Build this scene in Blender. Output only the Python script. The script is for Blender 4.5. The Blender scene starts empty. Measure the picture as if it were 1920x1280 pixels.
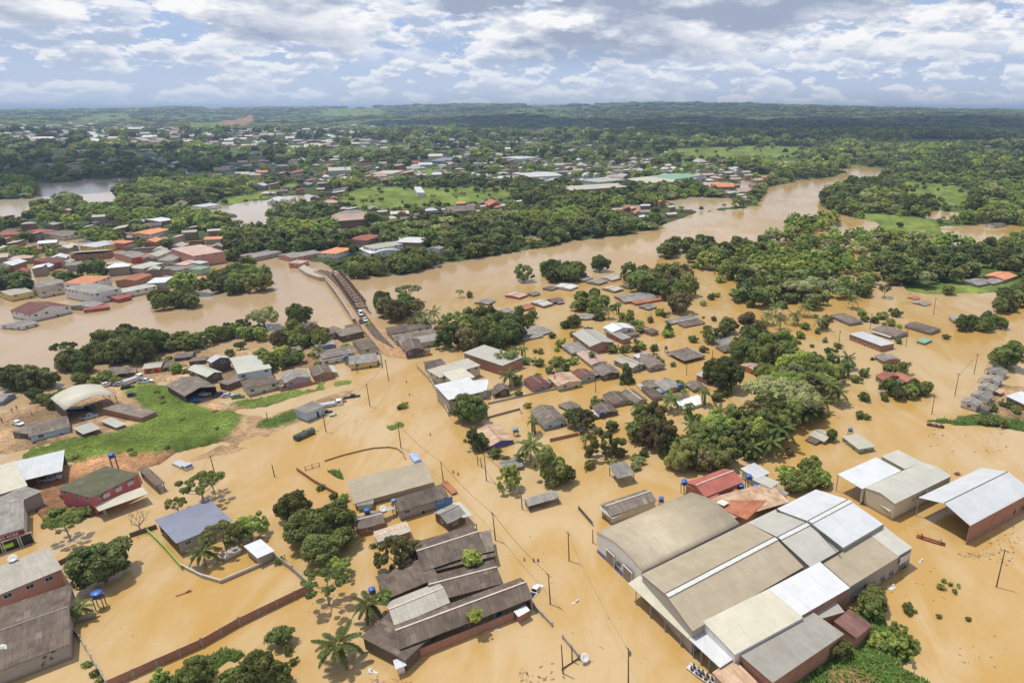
import bpy, math, random
import numpy as np
from mathutils import Vector, Matrix
sc = bpy.context.scene
R = math.radians
# ---------------------------------------------------------------- camera
H = 100.0; F = 1200.0; CX, CY = 1200.0, 640.0; PITCH = R(19.88)
cam_d = bpy.data.cameras.new('camera'); cam = bpy.data.objects.new('camera', cam_d)
sc.collection.objects.link(cam)
cam.location = (0, 0, H); cam.rotation_euler = (math.pi/2 - PITCH, 0, 0)
cam_d.sensor_width = 36; cam_d.lens = 36*F/1920; cam_d.shift_x = (960-CX)/1920
cam_d.clip_start = 1; cam_d.clip_end = 60000
sc.camera = cam
# ---------------------------------------------------------------- sun, sky, exposure
SUN_EL, SUN_AZ = R(70), R(-62)          # azimuth measured from +y towards +x; sun stands to the left and ahead
sd = bpy.data.lights.new('sun', 'SUN'); sd.energy = 4.0; sd.angle = R(0.53); sd.color = (1.0, 0.955, 0.88)
sun = bpy.data.objects.new('sun', sd); sc.collection.objects.link(sun)
sv = Vector((math.sin(SUN_AZ)*math.cos(SUN_EL), math.cos(SUN_AZ)*math.cos(SUN_EL), math.sin(SUN_EL)))
sun.rotation_euler = sv.to_track_quat('Z', 'Y').to_euler(); sun.location = (0, 0, 400)
w = bpy.data.worlds.new('World'); sc.world = w; w.use_nodes = True
wt = w.node_tree; wt.nodes.clear(); w.cycles.sampling_method = 'MANUAL'; w.cycles.sample_map_resolution = 256
def N(t, typ, ins=None, **kw):
    n = t.nodes.new(typ)
    for k, v in kw.items(): setattr(n, k, v)
    for k, v in (ins or {}).items():
        s = n.inputs[k]
        if isinstance(v, bpy.types.NodeSocket): t.links.new(v, s)
        else: s.default_value = v
    return n
def M_(t, op, a, b=None, c=None):
    ins = {0: a}
    if b is not None: ins[1] = b
    if c is not None: ins[2] = c
    return N(t, 'ShaderNodeMath', ins, operation=op).outputs[0]
def MIX(t, f, a, b, typ='MIX'):
    n = N(t, 'ShaderNodeMix', data_type='RGBA', blend_type=typ)
    for i, v in ((0, f), (6, a), (7, b)):
        if isinstance(v, bpy.types.NodeSocket): t.links.new(v, n.inputs[i])
        else: n.inputs[i].default_value = v if i == 0 else (tuple(v)+(1,))[:4]
    return n.outputs[2]
def RAMP(t, f, stops, interp='LINEAR'):
    n = N(t, 'ShaderNodeValToRGB', {0: f}); n.color_ramp.interpolation = interp
    e = n.color_ramp.elements
    while len(e) < len(stops): e.new(0.5)
    for el, (p, c) in zip(e, stops):
        el.position = p; el.color = (c, c, c, 1) if isinstance(c, (int, float)) else tuple(c)+(1,)
    return n.outputs[0]
sky = N(wt, 'ShaderNodeTexSky', sky_type='NISHITA', sun_disc=False, sun_elevation=SUN_EL,
        sun_rotation=SUN_AZ, altitude=200, air_density=1.0, dust_density=1.2, ozone_density=1.4)
tc = N(wt, 'ShaderNodeTexCoord'); sp = N(wt, 'ShaderNodeSeparateXYZ', {0: tc.outputs['Generated']})
zz = M_(wt, 'MAXIMUM', sp.outputs[2], 0.0)
hyp = M_(wt, 'SQRT', M_(wt, 'ADD', M_(wt, 'MULTIPLY', sp.outputs[0], sp.outputs[0]), M_(wt, 'MULTIPLY', sp.outputs[1], sp.outputs[1])))
tt = M_(wt, 'DIVIDE', zz, M_(wt, 'MAXIMUM', hyp, 0.05))
az = M_(wt, 'ARCTAN2', sp.outputs[0], sp.outputs[1])
def cloud_noise(dt, kx, kz, det, seed, rough=0.55, dist=0.25):
    v = N(wt, 'ShaderNodeCombineXYZ', {0: M_(wt, 'MULTIPLY', az, kx), 1: M_(wt, 'MULTIPLY', M_(wt, 'ADD', tt, dt), kz), 2: seed})
    return N(wt, 'ShaderNodeTexNoise', {'Vector': v.outputs[0], 'Scale': 1.0, 'Detail': det, 'Roughness': rough, 'Distortion': dist}).outputs[0]
def layer(kx, kz, seed, dt, cover, soft, gain, thk=0.22):
    """cumulus: rounded cells give the heads, noise gives the ragged edge; brighter where the cloud thins upward"""
    def dens_(o, det):
        w_ = cloud_noise(o, kx*2.1, kz*2.1, det, seed+9, .6, 0)
        v = N(wt, 'ShaderNodeCombineXYZ', {0: M_(wt, 'ADD', M_(wt, 'MULTIPLY', az, kx), M_(wt, 'MULTIPLY', w_, .55)), 1: M_(wt, 'ADD', M_(wt, 'MULTIPLY', M_(wt, 'ADD', tt, o), kz), M_(wt, 'MULTIPLY', w_, .45)), 2: seed})
        vo = N(wt, 'ShaderNodeTexVoronoi', {'Vector': v.outputs[0], 'Scale': 1.3, 'Smoothness': 0.35}, feature='SMOOTH_F1').outputs[0]
        return M_(wt, 'ADD', M_(wt, 'MULTIPLY', w_, 0.55), M_(wt, 'MULTIPLY', M_(wt, 'SUBTRACT', 1.0, vo), 0.30))
    a, b_ = dens_(0, 6), dens_(dt, 4); c_ = cloud_noise(0, kx*.38, kz*.38, 2, seed+5)
    d = M_(wt, 'ADD', a, M_(wt, 'MULTIPLY', c_, 0.45))
    m = RAMP(wt, d, [(cover, 0), (cover+soft, 1)], 'EASE'); th = RAMP(wt, d, [(cover, 0.0), (cover+thk, 1.0)])
    lum = M_(wt, 'SUBTRACT', M_(wt, 'ADD', M_(wt, 'MULTIPLY', M_(wt, 'SUBTRACT', a, b_), gain), 0.66), M_(wt, 'MULTIPLY', th, 0.52))
    return m, lum
mA, lA = layer(4.3, 11.5, 3.1, 0.014, 0.568, 0.04, 4.2, 0.17)
lA = M_(wt, 'SUBTRACT', lA, RAMP(wt, tt, [(0.105, 0.0), (0.16, 0.20)]))
mB, lB = layer(15.0, 38.0, 8.7, 0.005, 0.572, 0.06, 4.2, 0.2)
wB = RAMP(wt, tt, [(0.05, 1.0), (0.09, 0.0)])
tonesA = [(0.10, (0.37, 0.43, 0.56)), (0.32, (0.55, 0.60, 0.71)), (0.52, (0.80, 0.82, 0.88)), (0.66, (1.0, 1.0, 1.0))]
tonesB = [(0.15, (0.48, 0.56, 0.72)), (0.42, (0.70, 0.75, 0.86)), (0.62, (0.98, 0.98, 0.98))]
cA = RAMP(wt, lA, tonesA); cB = RAMP(wt, lB, tonesB)
veil = RAMP(wt, tt, [(0.0, 1.0), (0.02, 0.6), (0.07, 0.0)])
base = MIX(wt, 0.72, N(wt, 'ShaderNodeVectorMath', {0: sky.outputs[0], 3: 0.10}, operation='SCALE').outputs[0], (0.44, 0.57, 0.88))
cl = MIX(wt, M_(wt, 'MULTIPLY', mB, 0.9), base, cB); cl = MIX(wt, M_(wt, 'MULTIPLY', mA, M_(wt, 'SUBTRACT', 1.0, wB)), cl, cA)
cl = MIX(wt, M_(wt, 'MULTIPLY', veil, 0.85), cl, (0.74, 0.81, 0.94))
bgs = N(wt, 'ShaderNodeVectorMath', {0: cl, 3: 10.0}, operation='SCALE')
bg = N(wt, 'ShaderNodeBackground', {0: bgs.outputs[0], 1: 0.1})
N(wt, 'ShaderNodeOutputWorld', {0: bg.outputs[0]})
sc.view_settings.view_transform = 'Standard'; sc.view_settings.look = 'None'
sc.view_settings.exposure = 0.0; sc.view_settings.gamma = 1.0
cy = sc.cycles
cy.max_bounces = 5; cy.diffuse_bounces = 2; cy.glossy_bounces = 2; cy.transmission_bounces = 1
cy.transparent_max_bounces = 4; cy.volume_bounces = 0; cy.use_denoising = True
cy.caustics_reflective = False; cy.caustics_refractive = False; cy.sample_clamp_indirect = 3

# ---------------------------------------------------------------- helpers
rnd = random.Random(7); nr = np.random.RandomState(7)
CP, SP = math.cos(PITCH), math.sin(PITCH)
def at(px, py, z=0.0):
    """the point at height z that the photograph shows at pixel (px, py)"""
    u = (px-CX)/F; v = (CY-py)/F
    d = Vector((u, CP+v*SP, -SP+v*CP))
    return Vector((0, 0, H)) + d*((z-H)/d.z)
def ppm(py):
    """photo pixels per metre at image row py"""
    a = PITCH + math.atan((py-CY)/F)
    return F/(H*(CP/math.tan(a)+SP))
def lin(h):
    h = h.lstrip('#'); o = []
    for i in (0, 2, 4):
        c = int(h[i:i+2], 16)/255; o.append(c/12.92 if c <= .04045 else ((c+.055)/1.055)**2.4)
    return tuple(o)
def link(o, parent=None):
    sc.collection.objects.link(o)
    if parent is not None: o.parent = parent
    return o
def tag(o, label=None, cat=None, group=None, kind=None):
    if label: o['label'] = label
    if cat: o['category'] = cat
    if group: o['group'] = group
    if kind: o['kind'] = kind
    return o
def empty(name, loc, rz=0.0, label=None, cat=None, group=None):
    o = bpy.data.objects.new(name, None); o.location = loc; o.rotation_euler = (0, 0, rz); o.empty_display_size = 1
    return tag(link(o), label, cat, group)
class MB:
    def __init__(s): s.v = []; s.f = []; s.m = []
    def add(s, vs, fs, m=0):
        k = len(s.v); s.v += [tuple(p) for p in vs]; s.f += [tuple(i+k for i in f) for f in fs]; s.m += [m]*len(fs)
        return s
    def box(s, c, d, rz=0.0, m=0):
        x, y, z = (q/2 for q in d); cr, sr = math.cos(rz), math.sin(rz)
        vs = [(c[0]+cr*a*x-sr*b*y, c[1]+sr*a*x+cr*b*y, c[2]+e*z) for a in (-1, 1) for b in (-1, 1) for e in (-1, 1)]
        return s.add(vs, [(0, 1, 3, 2), (4, 6, 7, 5), (0, 4, 5, 1), (2, 3, 7, 6), (0, 2, 6, 4), (1, 5, 7, 3)], m)
    def bar(s, a, b, w, h=None, m=0):
        a, b = Vector(a), Vector(b); h = h or w; d = (b-a)
        if d.length < 1e-6: return s
        d.normalize(); up = Vector((0, 0, 1)) if abs(d.z) < .95 else Vector((1, 0, 0))
        x = d.cross(up).normalized()*w/2; y = x.cross(d).normalized()*h/2
        vs = [p+i*x+j*y for p in (a, b) for i, j in ((-1, -1), (1, -1), (1, 1), (-1, 1))]
        return s.add(vs, [(3, 2, 1, 0), (4, 5, 6, 7), (0, 1, 5, 4), (1, 2, 6, 5), (2, 3, 7, 6), (3, 0, 4, 7)], m)
    def tube(s, pts, rs, n=8, m=0, caps=True):
        rings = []; k = len(s.v)
        for i, p in enumerate(pts):
            p = Vector(p); q = Vector(pts[min(i+1, len(pts)-1)]) - Vector(pts[max(i-1, 0)])
            q = q.normalized() if q.length > 1e-6 else Vector((0, 0, 1))
            up = Vector((0, 0, 1)) if abs(q.z) < .9 else Vector((1, 0, 0))
            x = q.cross(up).normalized(); y = q.cross(x)
            r = rs[i] if hasattr(rs, '__len__') else rs
            s.v += [tuple(p+(x*math.cos(2*math.pi*j/n)+y*math.sin(2*math.pi*j/n))*r) for j in range(n)]
        for i in range(len(pts)-1):
            for j in range(n):
                a = k+i*n+j; b = k+i*n+(j+1) % n
                s.f.append((a, b, b+n, a+n)); s.m.append(m)
        if caps:
            s.f.append(tuple(k+j for j in range(n))); s.m.append(m)
            s.f.append(tuple(k+(len(pts)-1)*n+j for j in reversed(range(n)))); s.m.append(m)
        return s
    def lathe(s, prof, c=(0, 0, 0), n=16, m=0, sx=1, sy=1):
        k = len(s.v)
        for r, z in prof: s.v += [(c[0]+r*sx*math.cos(2*math.pi*j/n), c[1]+r*sy*math.sin(2*math.pi*j/n), c[2]+z) for j in range(n)]
        for i in range(len(prof)-1):
            for j in range(n):
                a = k+i*n+j; b = k+i*n+(j+1) % n
                s.f.append((a, b, b+n, a+n)); s.m.append(m)
        s.f.append(tuple(k+j for j in reversed(range(n)))); s.m.append(m)
        s.f.append(tuple(k+(len(prof)-1)*n+j for j in range(n))); s.m.append(m)
        return s
    def mesh(s, name, mats):
        me = bpy.data.meshes.new(name); me.from_pydata(s.v, [], s.f)
        for mt in (mats if isinstance(mats, (list, tuple)) else [mats]): me.materials.append(mt)
        if any(s.m): me.polygons.foreach_set('material_index', s.m)
        me.update(); return me
    def build(s, name, mats, parent=None, smooth=False):
        me = s.mesh(name, mats)
        if smooth: me.polygons.foreach_set('use_smooth', [True]*len(me.polygons))
        return link(bpy.data.objects.new(name, me), parent)
def part(name, me, parent, loc=(0, 0, 0), rz=0.0, sc_=None):
    o = bpy.data.objects.new(name, me); o.location = loc; o.rotation_euler = (0, 0, rz)
    if sc_: o.scale = sc_
    return link(o, parent)
def copy_tree(o, parent=None):
    c = o.copy(); sc.collection.objects.link(c); c.parent = parent
    for ch in list(kids.get(o.name, [])): copy_tree(ch, c)
    return c
kids = {}
def remember(o):
    """note the children of a finished prototype so that copy_tree can copy them"""
    for q in bpy.data.objects:
        if q.parent is not None: kids.setdefault(q.parent.name, [])
    def rec(a):
        kids[a.name] = [q for q in a.children]
        for q in kids[a.name]: rec(q)
    rec(o); return o

# ---------------------------------------------------------------- materials
def new_mat(name):
    m = bpy.data.materials.new(name); m.use_nodes = True; t = m.node_tree
    return m, t, t.nodes['Principled BSDF']
_mc = {}
def plain(name, col, rough=0.6, metal=0.0, var=0.12, scale=1.5, bump=0.0):
    if name in _mc: return _mc[name]
    m, t, b = new_mat(name)
    co = N(t, 'ShaderNodeTexCoord').outputs['Object']
    n = N(t, 'ShaderNodeTexNoise', {'Vector': co, 'Scale': scale, 'Detail': 5}).outputs[0]
    f = RAMP(t, n, [(0.3, 1-var*1.6), (0.7, 1+var*0.4)])
    cc = N(t, 'ShaderNodeVectorMath', {0: tuple(col), 1: f}, operation='MULTIPLY').outputs[0]
    t.links.new(cc, b.inputs['Base Color']); b.inputs['Roughness'].default_value = rough; b.inputs['Metallic'].default_value = metal
    if bump:
        bp = N(t, 'ShaderNodeBump', {'Height': n, 'Strength': bump}); t.links.new(bp.outputs[0], b.inputs['Normal'])
    _mc[name] = m; return m
def roof_mat(name, col, col2, streak=0.35, rough=0.75, metal=0.0, sheet=0.25, moss=None, spec=0.4, patch=None):
    """corrugated sheets: each sheet its own tone, stains that run down the slope, ribs as relief"""
    if name in _mc: return _mc[name]
    m, t, b = new_mat(name)
    co = N(t, 'ShaderNodeTexCoord').outputs['Object']; oi = N(t, 'ShaderNodeObjectInfo').outputs['Random']
    off = N(t, 'ShaderNodeVectorMath', {0: co, 1: N(t, 'ShaderNodeCombineXYZ', {0: M_(t, 'MULTIPLY', oi, 37.0), 1: M_(t, 'MULTIPLY', oi, 13.0)}).outputs[0]}, operation='ADD').outputs[0]
    br = N(t, 'ShaderNodeTexBrick', {'Vector': off, 'Color1': (0, 0, 0, 1), 'Color2': (1, 1, 1, 1), 'Mortar': (0.2, 0.2, 0.2, 1), 'Scale': 1.0, 'Mortar Size': 0.028,
           'Bias': 0.0, 'Brick Width': 1.05, 'Row Height': 1.83}, offset=0.0)
    st = N(t, 'ShaderNodeMapping', {0: off, 3: (1.6, 0.22, 0.4)}).outputs[0]
    n1 = N(t, 'ShaderNodeTexNoise', {'Vector': st, 'Scale': 1.3, 'Detail': 7, 'Roughness': 0.65}).outputs[0]
    n2 = N(t, 'ShaderNodeTexNoise', {'Vector': off, 'Scale': 0.22, 'Detail': 6, 'Roughness': 0.6}).outputs[0]
    f = M_(t, 'ADD', M_(t, 'MULTIPLY', M_(t, 'SUBTRACT', n1, 0.5), 1.6*streak/0.35), M_(t, 'MULTIPLY', M_(t, 'SUBTRACT', n2, 0.5), 1.8))
    f = M_(t, 'ADD', f, M_(t, 'MULTIPLY', M_(t, 'SUBTRACT', br.outputs[0], 0.5), sheet*2))
    f = N(t, 'ShaderNodeClamp', {0: M_(t, 'ADD', f, 0.5)}).outputs[0]
    c = MIX(t, f, col, col2)
    if patch:
        pm = RAMP(t, br.outputs[0], [(0.93, 0), (0.96, 1)]); c = MIX(t, M_(t, 'MULTIPLY', pm, 0.4), c, patch)
    if moss:
        n3 = N(t, 'ShaderNodeTexNoise', {'Vector': off, 'Scale': 0.5, 'Detail': 6}).outputs[0]
        c = MIX(t, RAMP(t, n3, [(0.42, 0), (0.6, 1)]), c, moss)
    n4 = N(t, 'ShaderNodeTexNoise', {'Vector': N(t, 'ShaderNodeMapping', {0: off, 3: (0.9, 0.10, 0.4)}).outputs[0], 'Scale': 1.0, 'Detail': 8, 'Roughness': 0.7}).outputs[0]
    c = MIX(t, M_(t, 'MULTIPLY', RAMP(t, n4, [(0.52, 0), (0.72, 1)]), 0.38), c, tuple(q*.62+d*.38 for q, d in zip(col, (0.22, 0.13, 0.07))))
    c = MIX(t, M_(t, 'MULTIPLY', br.outputs['Fac'], 0.20), c, tuple(q*.45 for q in col))
    v = M_(t, 'ADD', M_(t, 'MULTIPLY', oi, 0.28), 0.86)
    c = N(t, 'ShaderNodeVectorMath', {0: c, 3: v}, operation='SCALE').outputs[0]
    t.links.new(c, b.inputs['Base Color'])
    b.inputs['Roughness'].default_value = rough; b.inputs['Metallic'].default_value = metal; b.inputs['Specular IOR Level'].default_value = spec
    wv = N(t, 'ShaderNodeTexWave', {'Vector': co, 'Scale': 0.9, 'Distortion': 0.0}, wave_type='BANDS', bands_direction='X').outputs[0]
    hh = M_(t, 'ADD', M_(t, 'MULTIPLY', wv, 0.06), M_(t, 'MULTIPLY', br.outputs['Fac'], 0.05))
    bp = N(t, 'ShaderNodeBump', {'Height': hh, 'Strength': 0.35, 'Distance': 1.0}); t.links.new(bp.outputs[0], b.inputs['Normal'])
    _mc[name] = m; return m
def wall_mat(name, col, dirt=(0.30, 0.22, 0.14), amt=0.5, rough=0.85):
    if name in _mc: return _mc[name]
    m, t, b = new_mat(name)
    co = N(t, 'ShaderNodeTexCoord').outputs['Object']; oi = N(t, 'ShaderNodeObjectInfo').outputs['Random']
    s = N(t, 'ShaderNodeSeparateXYZ', {0: co})
    n = N(t, 'ShaderNodeTexNoise', {'Vector': N(t, 'ShaderNodeMapping', {0: co, 3: (1, 1, 0.35)}).outputs[0], 'Scale': 1.1, 'Detail': 7, 'Roughness': 0.65}).outputs[0]
    low = N(t, 'ShaderNodeMapRange', {0: M_(t, 'ADD', s.outputs[2], M_(t, 'MULTIPLY', n, 0.7)), 1: 0.45, 2: 1.35, 3: 1.0, 4: 0.0}).outputs[0]
    f = M_(t, 'MAXIMUM', low, M_(t, 'MULTIPLY', RAMP(t, n, [(0.45, 0), (0.75, 1)]), amt))
    c = MIX(t, M_(t, 'MULTIPLY', RAMP(t, n, [(0.45, 0), (0.75, 1)]), amt), col, tuple(0.5*a+0.5*d for a, d in zip(col, dirt))); c = MIX(t, low, c, tuple(0.22*a+0.55*d for a, d in zip(col, (0.26, 0.17, 0.09))))
    t.links.new(c, b.inputs['Base Color']); b.inputs['Roughness'].default_value = rough
    _mc[name] = m; return m
def brick_mat(name, col, mortar=(0.42, 0.33, 0.25)):
    if name in _mc: return _mc[name]
    m, t, b = new_mat(name)
    co = N(t, 'ShaderNodeTexCoord').outputs['Object']
    s = N(t, 'ShaderNodeSeparateXYZ', {0: co})
    uv = N(t, 'ShaderNodeCombineXYZ', {0: M_(t, 'ADD', s.outputs[0], s.outputs[1]), 1: s.outputs[2]}).outputs[0]
    br = N(t, 'ShaderNodeTexBrick', {'Vector': uv, 'Color1': col+(1,), 'Color2': tuple(c*0.7 for c in col)+(1,), 'Mortar': mortar+(1,), 'Scale': 1.0,
           'Mortar Size': 0.02, 'Brick Width': 0.30, 'Row Height': 0.2}).outputs[0]
    n = N(t, 'ShaderNodeTexNoise', {'Vector': co, 'Scale': 0.8, 'Detail': 6}).outputs[0]
    c = MIX(t, RAMP(t, n, [(0.45, 0), (0.8, 0.7)]), br, (0.20, 0.13, 0.09))
    t.links.new(c, b.inputs['Base Color']); b.inputs['Roughness'].default_value = 0.9
    _mc[name] = m; return m
RM = {
 'dk': roof_mat('fibre cement dark', (0.070, 0.050, 0.038), (0.165, 0.122, 0.090), patch=(0.24, 0.19, 0.15)),
 'md': roof_mat('fibre cement weathered', (0.105, 0.082, 0.066), (0.235, 0.188, 0.150), patch=(0.34, 0.28, 0.22)),
 'gy': roof_mat('fibre cement grey', (0.17, 0.155, 0.14), (0.31, 0.285, 0.25), patch=(0.40, 0.37, 0.33)),
 'lg': roof_mat('fibre cement pale', (0.33, 0.30, 0.25), (0.47, 0.43, 0.36), sheet=0.12),
 'tn': roof_mat('tan sheet', (0.325, 0.265, 0.18), (0.44, 0.37, 0.265), streak=0.24, sheet=0.06, rough=0.5),
 'cr': roof_mat('cream sheet', (0.43, 0.395, 0.30), (0.53, 0.495, 0.395), streak=0.2, sheet=0.06, rough=0.5),
 'cw': roof_mat('off white sheet', (0.37, 0.36, 0.31), (0.48, 0.465, 0.405), streak=0.2, sheet=0.06, rough=0.5),
 'wh': roof_mat('white sheet', (0.49, 0.50, 0.505), (0.61, 0.62, 0.625), streak=0.16, sheet=0.08, rough=0.45),
 'bl': roof_mat('blue grey sheet', (0.150, 0.160, 0.215), (0.205, 0.215, 0.275), streak=0.1, sheet=0.06, rough=0.5),
 'rd': roof_mat('red painted roof', (0.26, 0.065, 0.045), (0.40, 0.135, 0.10), sheet=0.1, rough=0.8),
 'cl': roof_mat('clay tile roof', (0.30, 0.10, 0.05), (0.48, 0.20, 0.11), sheet=0.15, rough=0.85),
 'or': roof_mat('orange tile roof', (0.50, 0.19, 0.09), (0.64, 0.29, 0.15), sheet=0.12, rough=0.85),
 'ro': roof_mat('rusty sheet', (0.36, 0.19, 0.10), (0.62, 0.46, 0.32), streak=0.5, sheet=0.25, rough=0.8),
 'pk': roof_mat('faded pink tile roof', (0.36, 0.24, 0.19), (0.52, 0.38, 0.31), sheet=0.2, rough=0.85),
 'ms': roof_mat('mossy sheet', (0.055, 0.055, 0.045), (0.13, 0.12, 0.08), moss=(0.075, 0.085, 0.020)),
 'gn': roof_mat('green sheet', (0.17, 0.30, 0.20), (0.25, 0.40, 0.28), sheet=0.08, rough=0.6),
 'mr': roof_mat('maroon roof', (0.10, 0.035, 0.03), (0.18, 0.07, 0.055), sheet=0.1, rough=0.85),
 'ru': roof_mat('old rusty red sheet', (0.13, 0.055, 0.045), (0.25, 0.13, 0.105), streak=0.5),
 'g2': roof_mat('pale grey sheet', (0.27, 0.25, 0.215), (0.37, 0.345, 0.30), sheet=0.08),
 'th': roof_mat('thatch', (0.16, 0.13, 0.10), (0.30, 0.25, 0.19), rough=0.95),
}
WM = {
 'w': wall_mat('white plaster', (0.66, 0.65, 0.62)), 'c': wall_mat('cream plaster', (0.55, 0.49, 0.37)), 'g': wall_mat('grey render', (0.33, 0.30, 0.26)),
 'b': brick_mat('red brick', (0.40, 0.13, 0.06)), 'p': wall_mat('pink plaster', (0.56, 0.27, 0.21)), 'k': wall_mat('rose plaster', (0.52, 0.12, 0.13)),
 'o': wall_mat('orange plaster', (0.60, 0.25, 0.08)), 'u': wall_mat('blue plaster', (0.16, 0.27, 0.50)), 'U': wall_mat('bright blue plaster', (0.05, 0.10, 0.42), amt=0.15),
 'l': wall_mat('light blue plaster', (0.42, 0.52, 0.60), amt=0.3), 'd': wall_mat('dark boards', (0.10, 0.075, 0.055)), 'n': wall_mat('green plaster', (0.35, 0.46, 0.35)),
 'v': wall_mat('lilac plaster', (0.40, 0.26, 0.30)), 'r': wall_mat('red boards', (0.42, 0.05, 0.035)), 'y': wall_mat('yellow plaster', (0.62, 0.48, 0.16)),
}
DARK = plain('dark opening', (0.018, 0.016, 0.015), 0.35); GLASS = plain('window glass', (0.04, 0.05, 0.055), 0.12)
PALE = plain('pale ridge tiles', (0.58, 0.50, 0.42), 0.8); TRIM = plain('white trim', (0.62, 0.60, 0.56), 0.6)
WOOD = plain('weathered wood', (0.16, 0.11, 0.075), 0.9); CONC = plain('concrete', (0.34, 0.31, 0.27), 0.9, bump=0.2)
TANK = plain('blue tank plastic', (0.03, 0.12, 0.42), 0.4); TANKL = plain('faded blue tank plastic', (0.13, 0.29, 0.46), 0.5)
BLACK = plain('black rubber', (0.02, 0.02, 0.02), 0.7); STEEL = plain('galvanised steel', (0.30, 0.30, 0.30), 0.5, 0.6)
# ---------------------------------------------------------------- land and flood water
def inside(poly, X, Y):
    p = np.array(poly, float); r = np.zeros(X.shape, bool); j = len(p)-1
    for i in range(len(p)):
        xi, yi = p[i]; xj, yj = p[j]
        if yi != yj: r ^= ((yi > Y) != (yj > Y)) & (X < (xj-xi)*(Y-yi)/(yj-yi)+xi)
        j = i
    return r
def vnoise(x, y, seed=0):
    xi = np.floor(x).astype(np.int64); yi = np.floor(y).astype(np.int64); fx = x-xi; fy = y-yi
    fx = fx*fx*(3-2*fx); fy = fy*fy*(3-2*fy)
    def h(a, b):
        n = (a*374761393 + b*668265263 + seed*982451653) & 0x7fffffff
        n = ((n ^ (n >> 13))*1274126177) & 0x7fffffff
        return ((n ^ (n >> 16)) & 0xffff)/65535.0
    return (h(xi, yi)*(1-fx)+h(xi+1, yi)*fx)*(1-fy)+(h(xi, yi+1)*(1-fx)+h(xi+1, yi+1)*fx)*fy
def fbm(x, y, o=4, seed=0):
    a = 0.5; s = 0; t = 0
    for i in range(o): s = s+a*vnoise(x, y, seed+i*17); t += a; x = x*2.03; y = y*2.03; a *= .5
    return s/t
# --- water courses and flooded ground, outlined where they lie (photo pixels of points at water level)
RIVER = [(-1500, 640), (0, 607), (70, 601), (130, 595), (215, 577), (270, 582), (385, 572), (420, 553), (500, 535), (512, 512), (500, 497), (560, 490), (600, 492), (650, 520),
 (760, 515), (840, 492), (880, 488), (950, 475), (1010, 466), (1080, 452), (1170, 440), (1222, 432), (1290, 405), (1310, 398), (1390, 392), (1420, 385), (1440, 352),
 (1500, 338), (1560, 332), (1592, 322), (1545, 312), (1600, 310), (1660, 317), (1655, 338), (1590, 345), (1545, 365), (1536, 385), (1560, 400), (1640, 415), (1660, 440), (1640, 470),
 (1700, 545), (1740, 553), (1860, 550), (1900, 560), (2000, 570), (3600, 600), (3600, 3200), (-1500, 3200)]
TOWNW = [(-1500, 640), (-600, 470), (0, 440), (60, 452), (120, 440), (200, 460), (240, 440), (300, 438), (330, 455), (400, 452), (440, 470), (500, 480), (560, 478), (600, 500), (520, 560), (400, 590), (0, 630)]
LAGOON = [[(-60, 377), (60, 372), (75, 352), (35, 343), (120, 342), (160, 335), (250, 334), (248, 350), (215, 355), (225, 390), (165, 385), (130, 366), (70, 384), (58, 408), (-60, 415)],
 [(318, 393), (420, 386), (500, 375), (560, 366), (602, 366), (590, 376), (520, 388), (505, 422), (465, 432), (420, 404), (330, 402)],
 [(1048, 261), (1090, 264), (1150, 276), (1212, 290), (1215, 296), (1150, 284), (1090, 271), (1048, 264)],
 [(1750, 395), (1810, 400), (1800, 412), (1740, 410), (1730, 402)], [(1760, 425), (1860, 420), (1930, 425), (1930, 445), (1850, 450), (1790, 470), (1780, 445)], [(1880, 395), (1960, 392), (1960, 402), (1890, 404)],
 [(1165, 385), (1210, 384), (1212, 394), (1170, 396)], [(1245, 378), (1300, 370), (1370, 372), (1385, 385), (1320, 395), (1260, 390)], [(1380, 340), (1412, 340), (1410, 362), (1385, 360)],
 [(1430, 303), (1560, 300), (1560, 306), (1430, 309)], [(990, 445), (1020, 440), (1010, 452), (985, 455)], [(1560, 548), (1640, 540), (1640, 575), (1570, 575)]]
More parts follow.
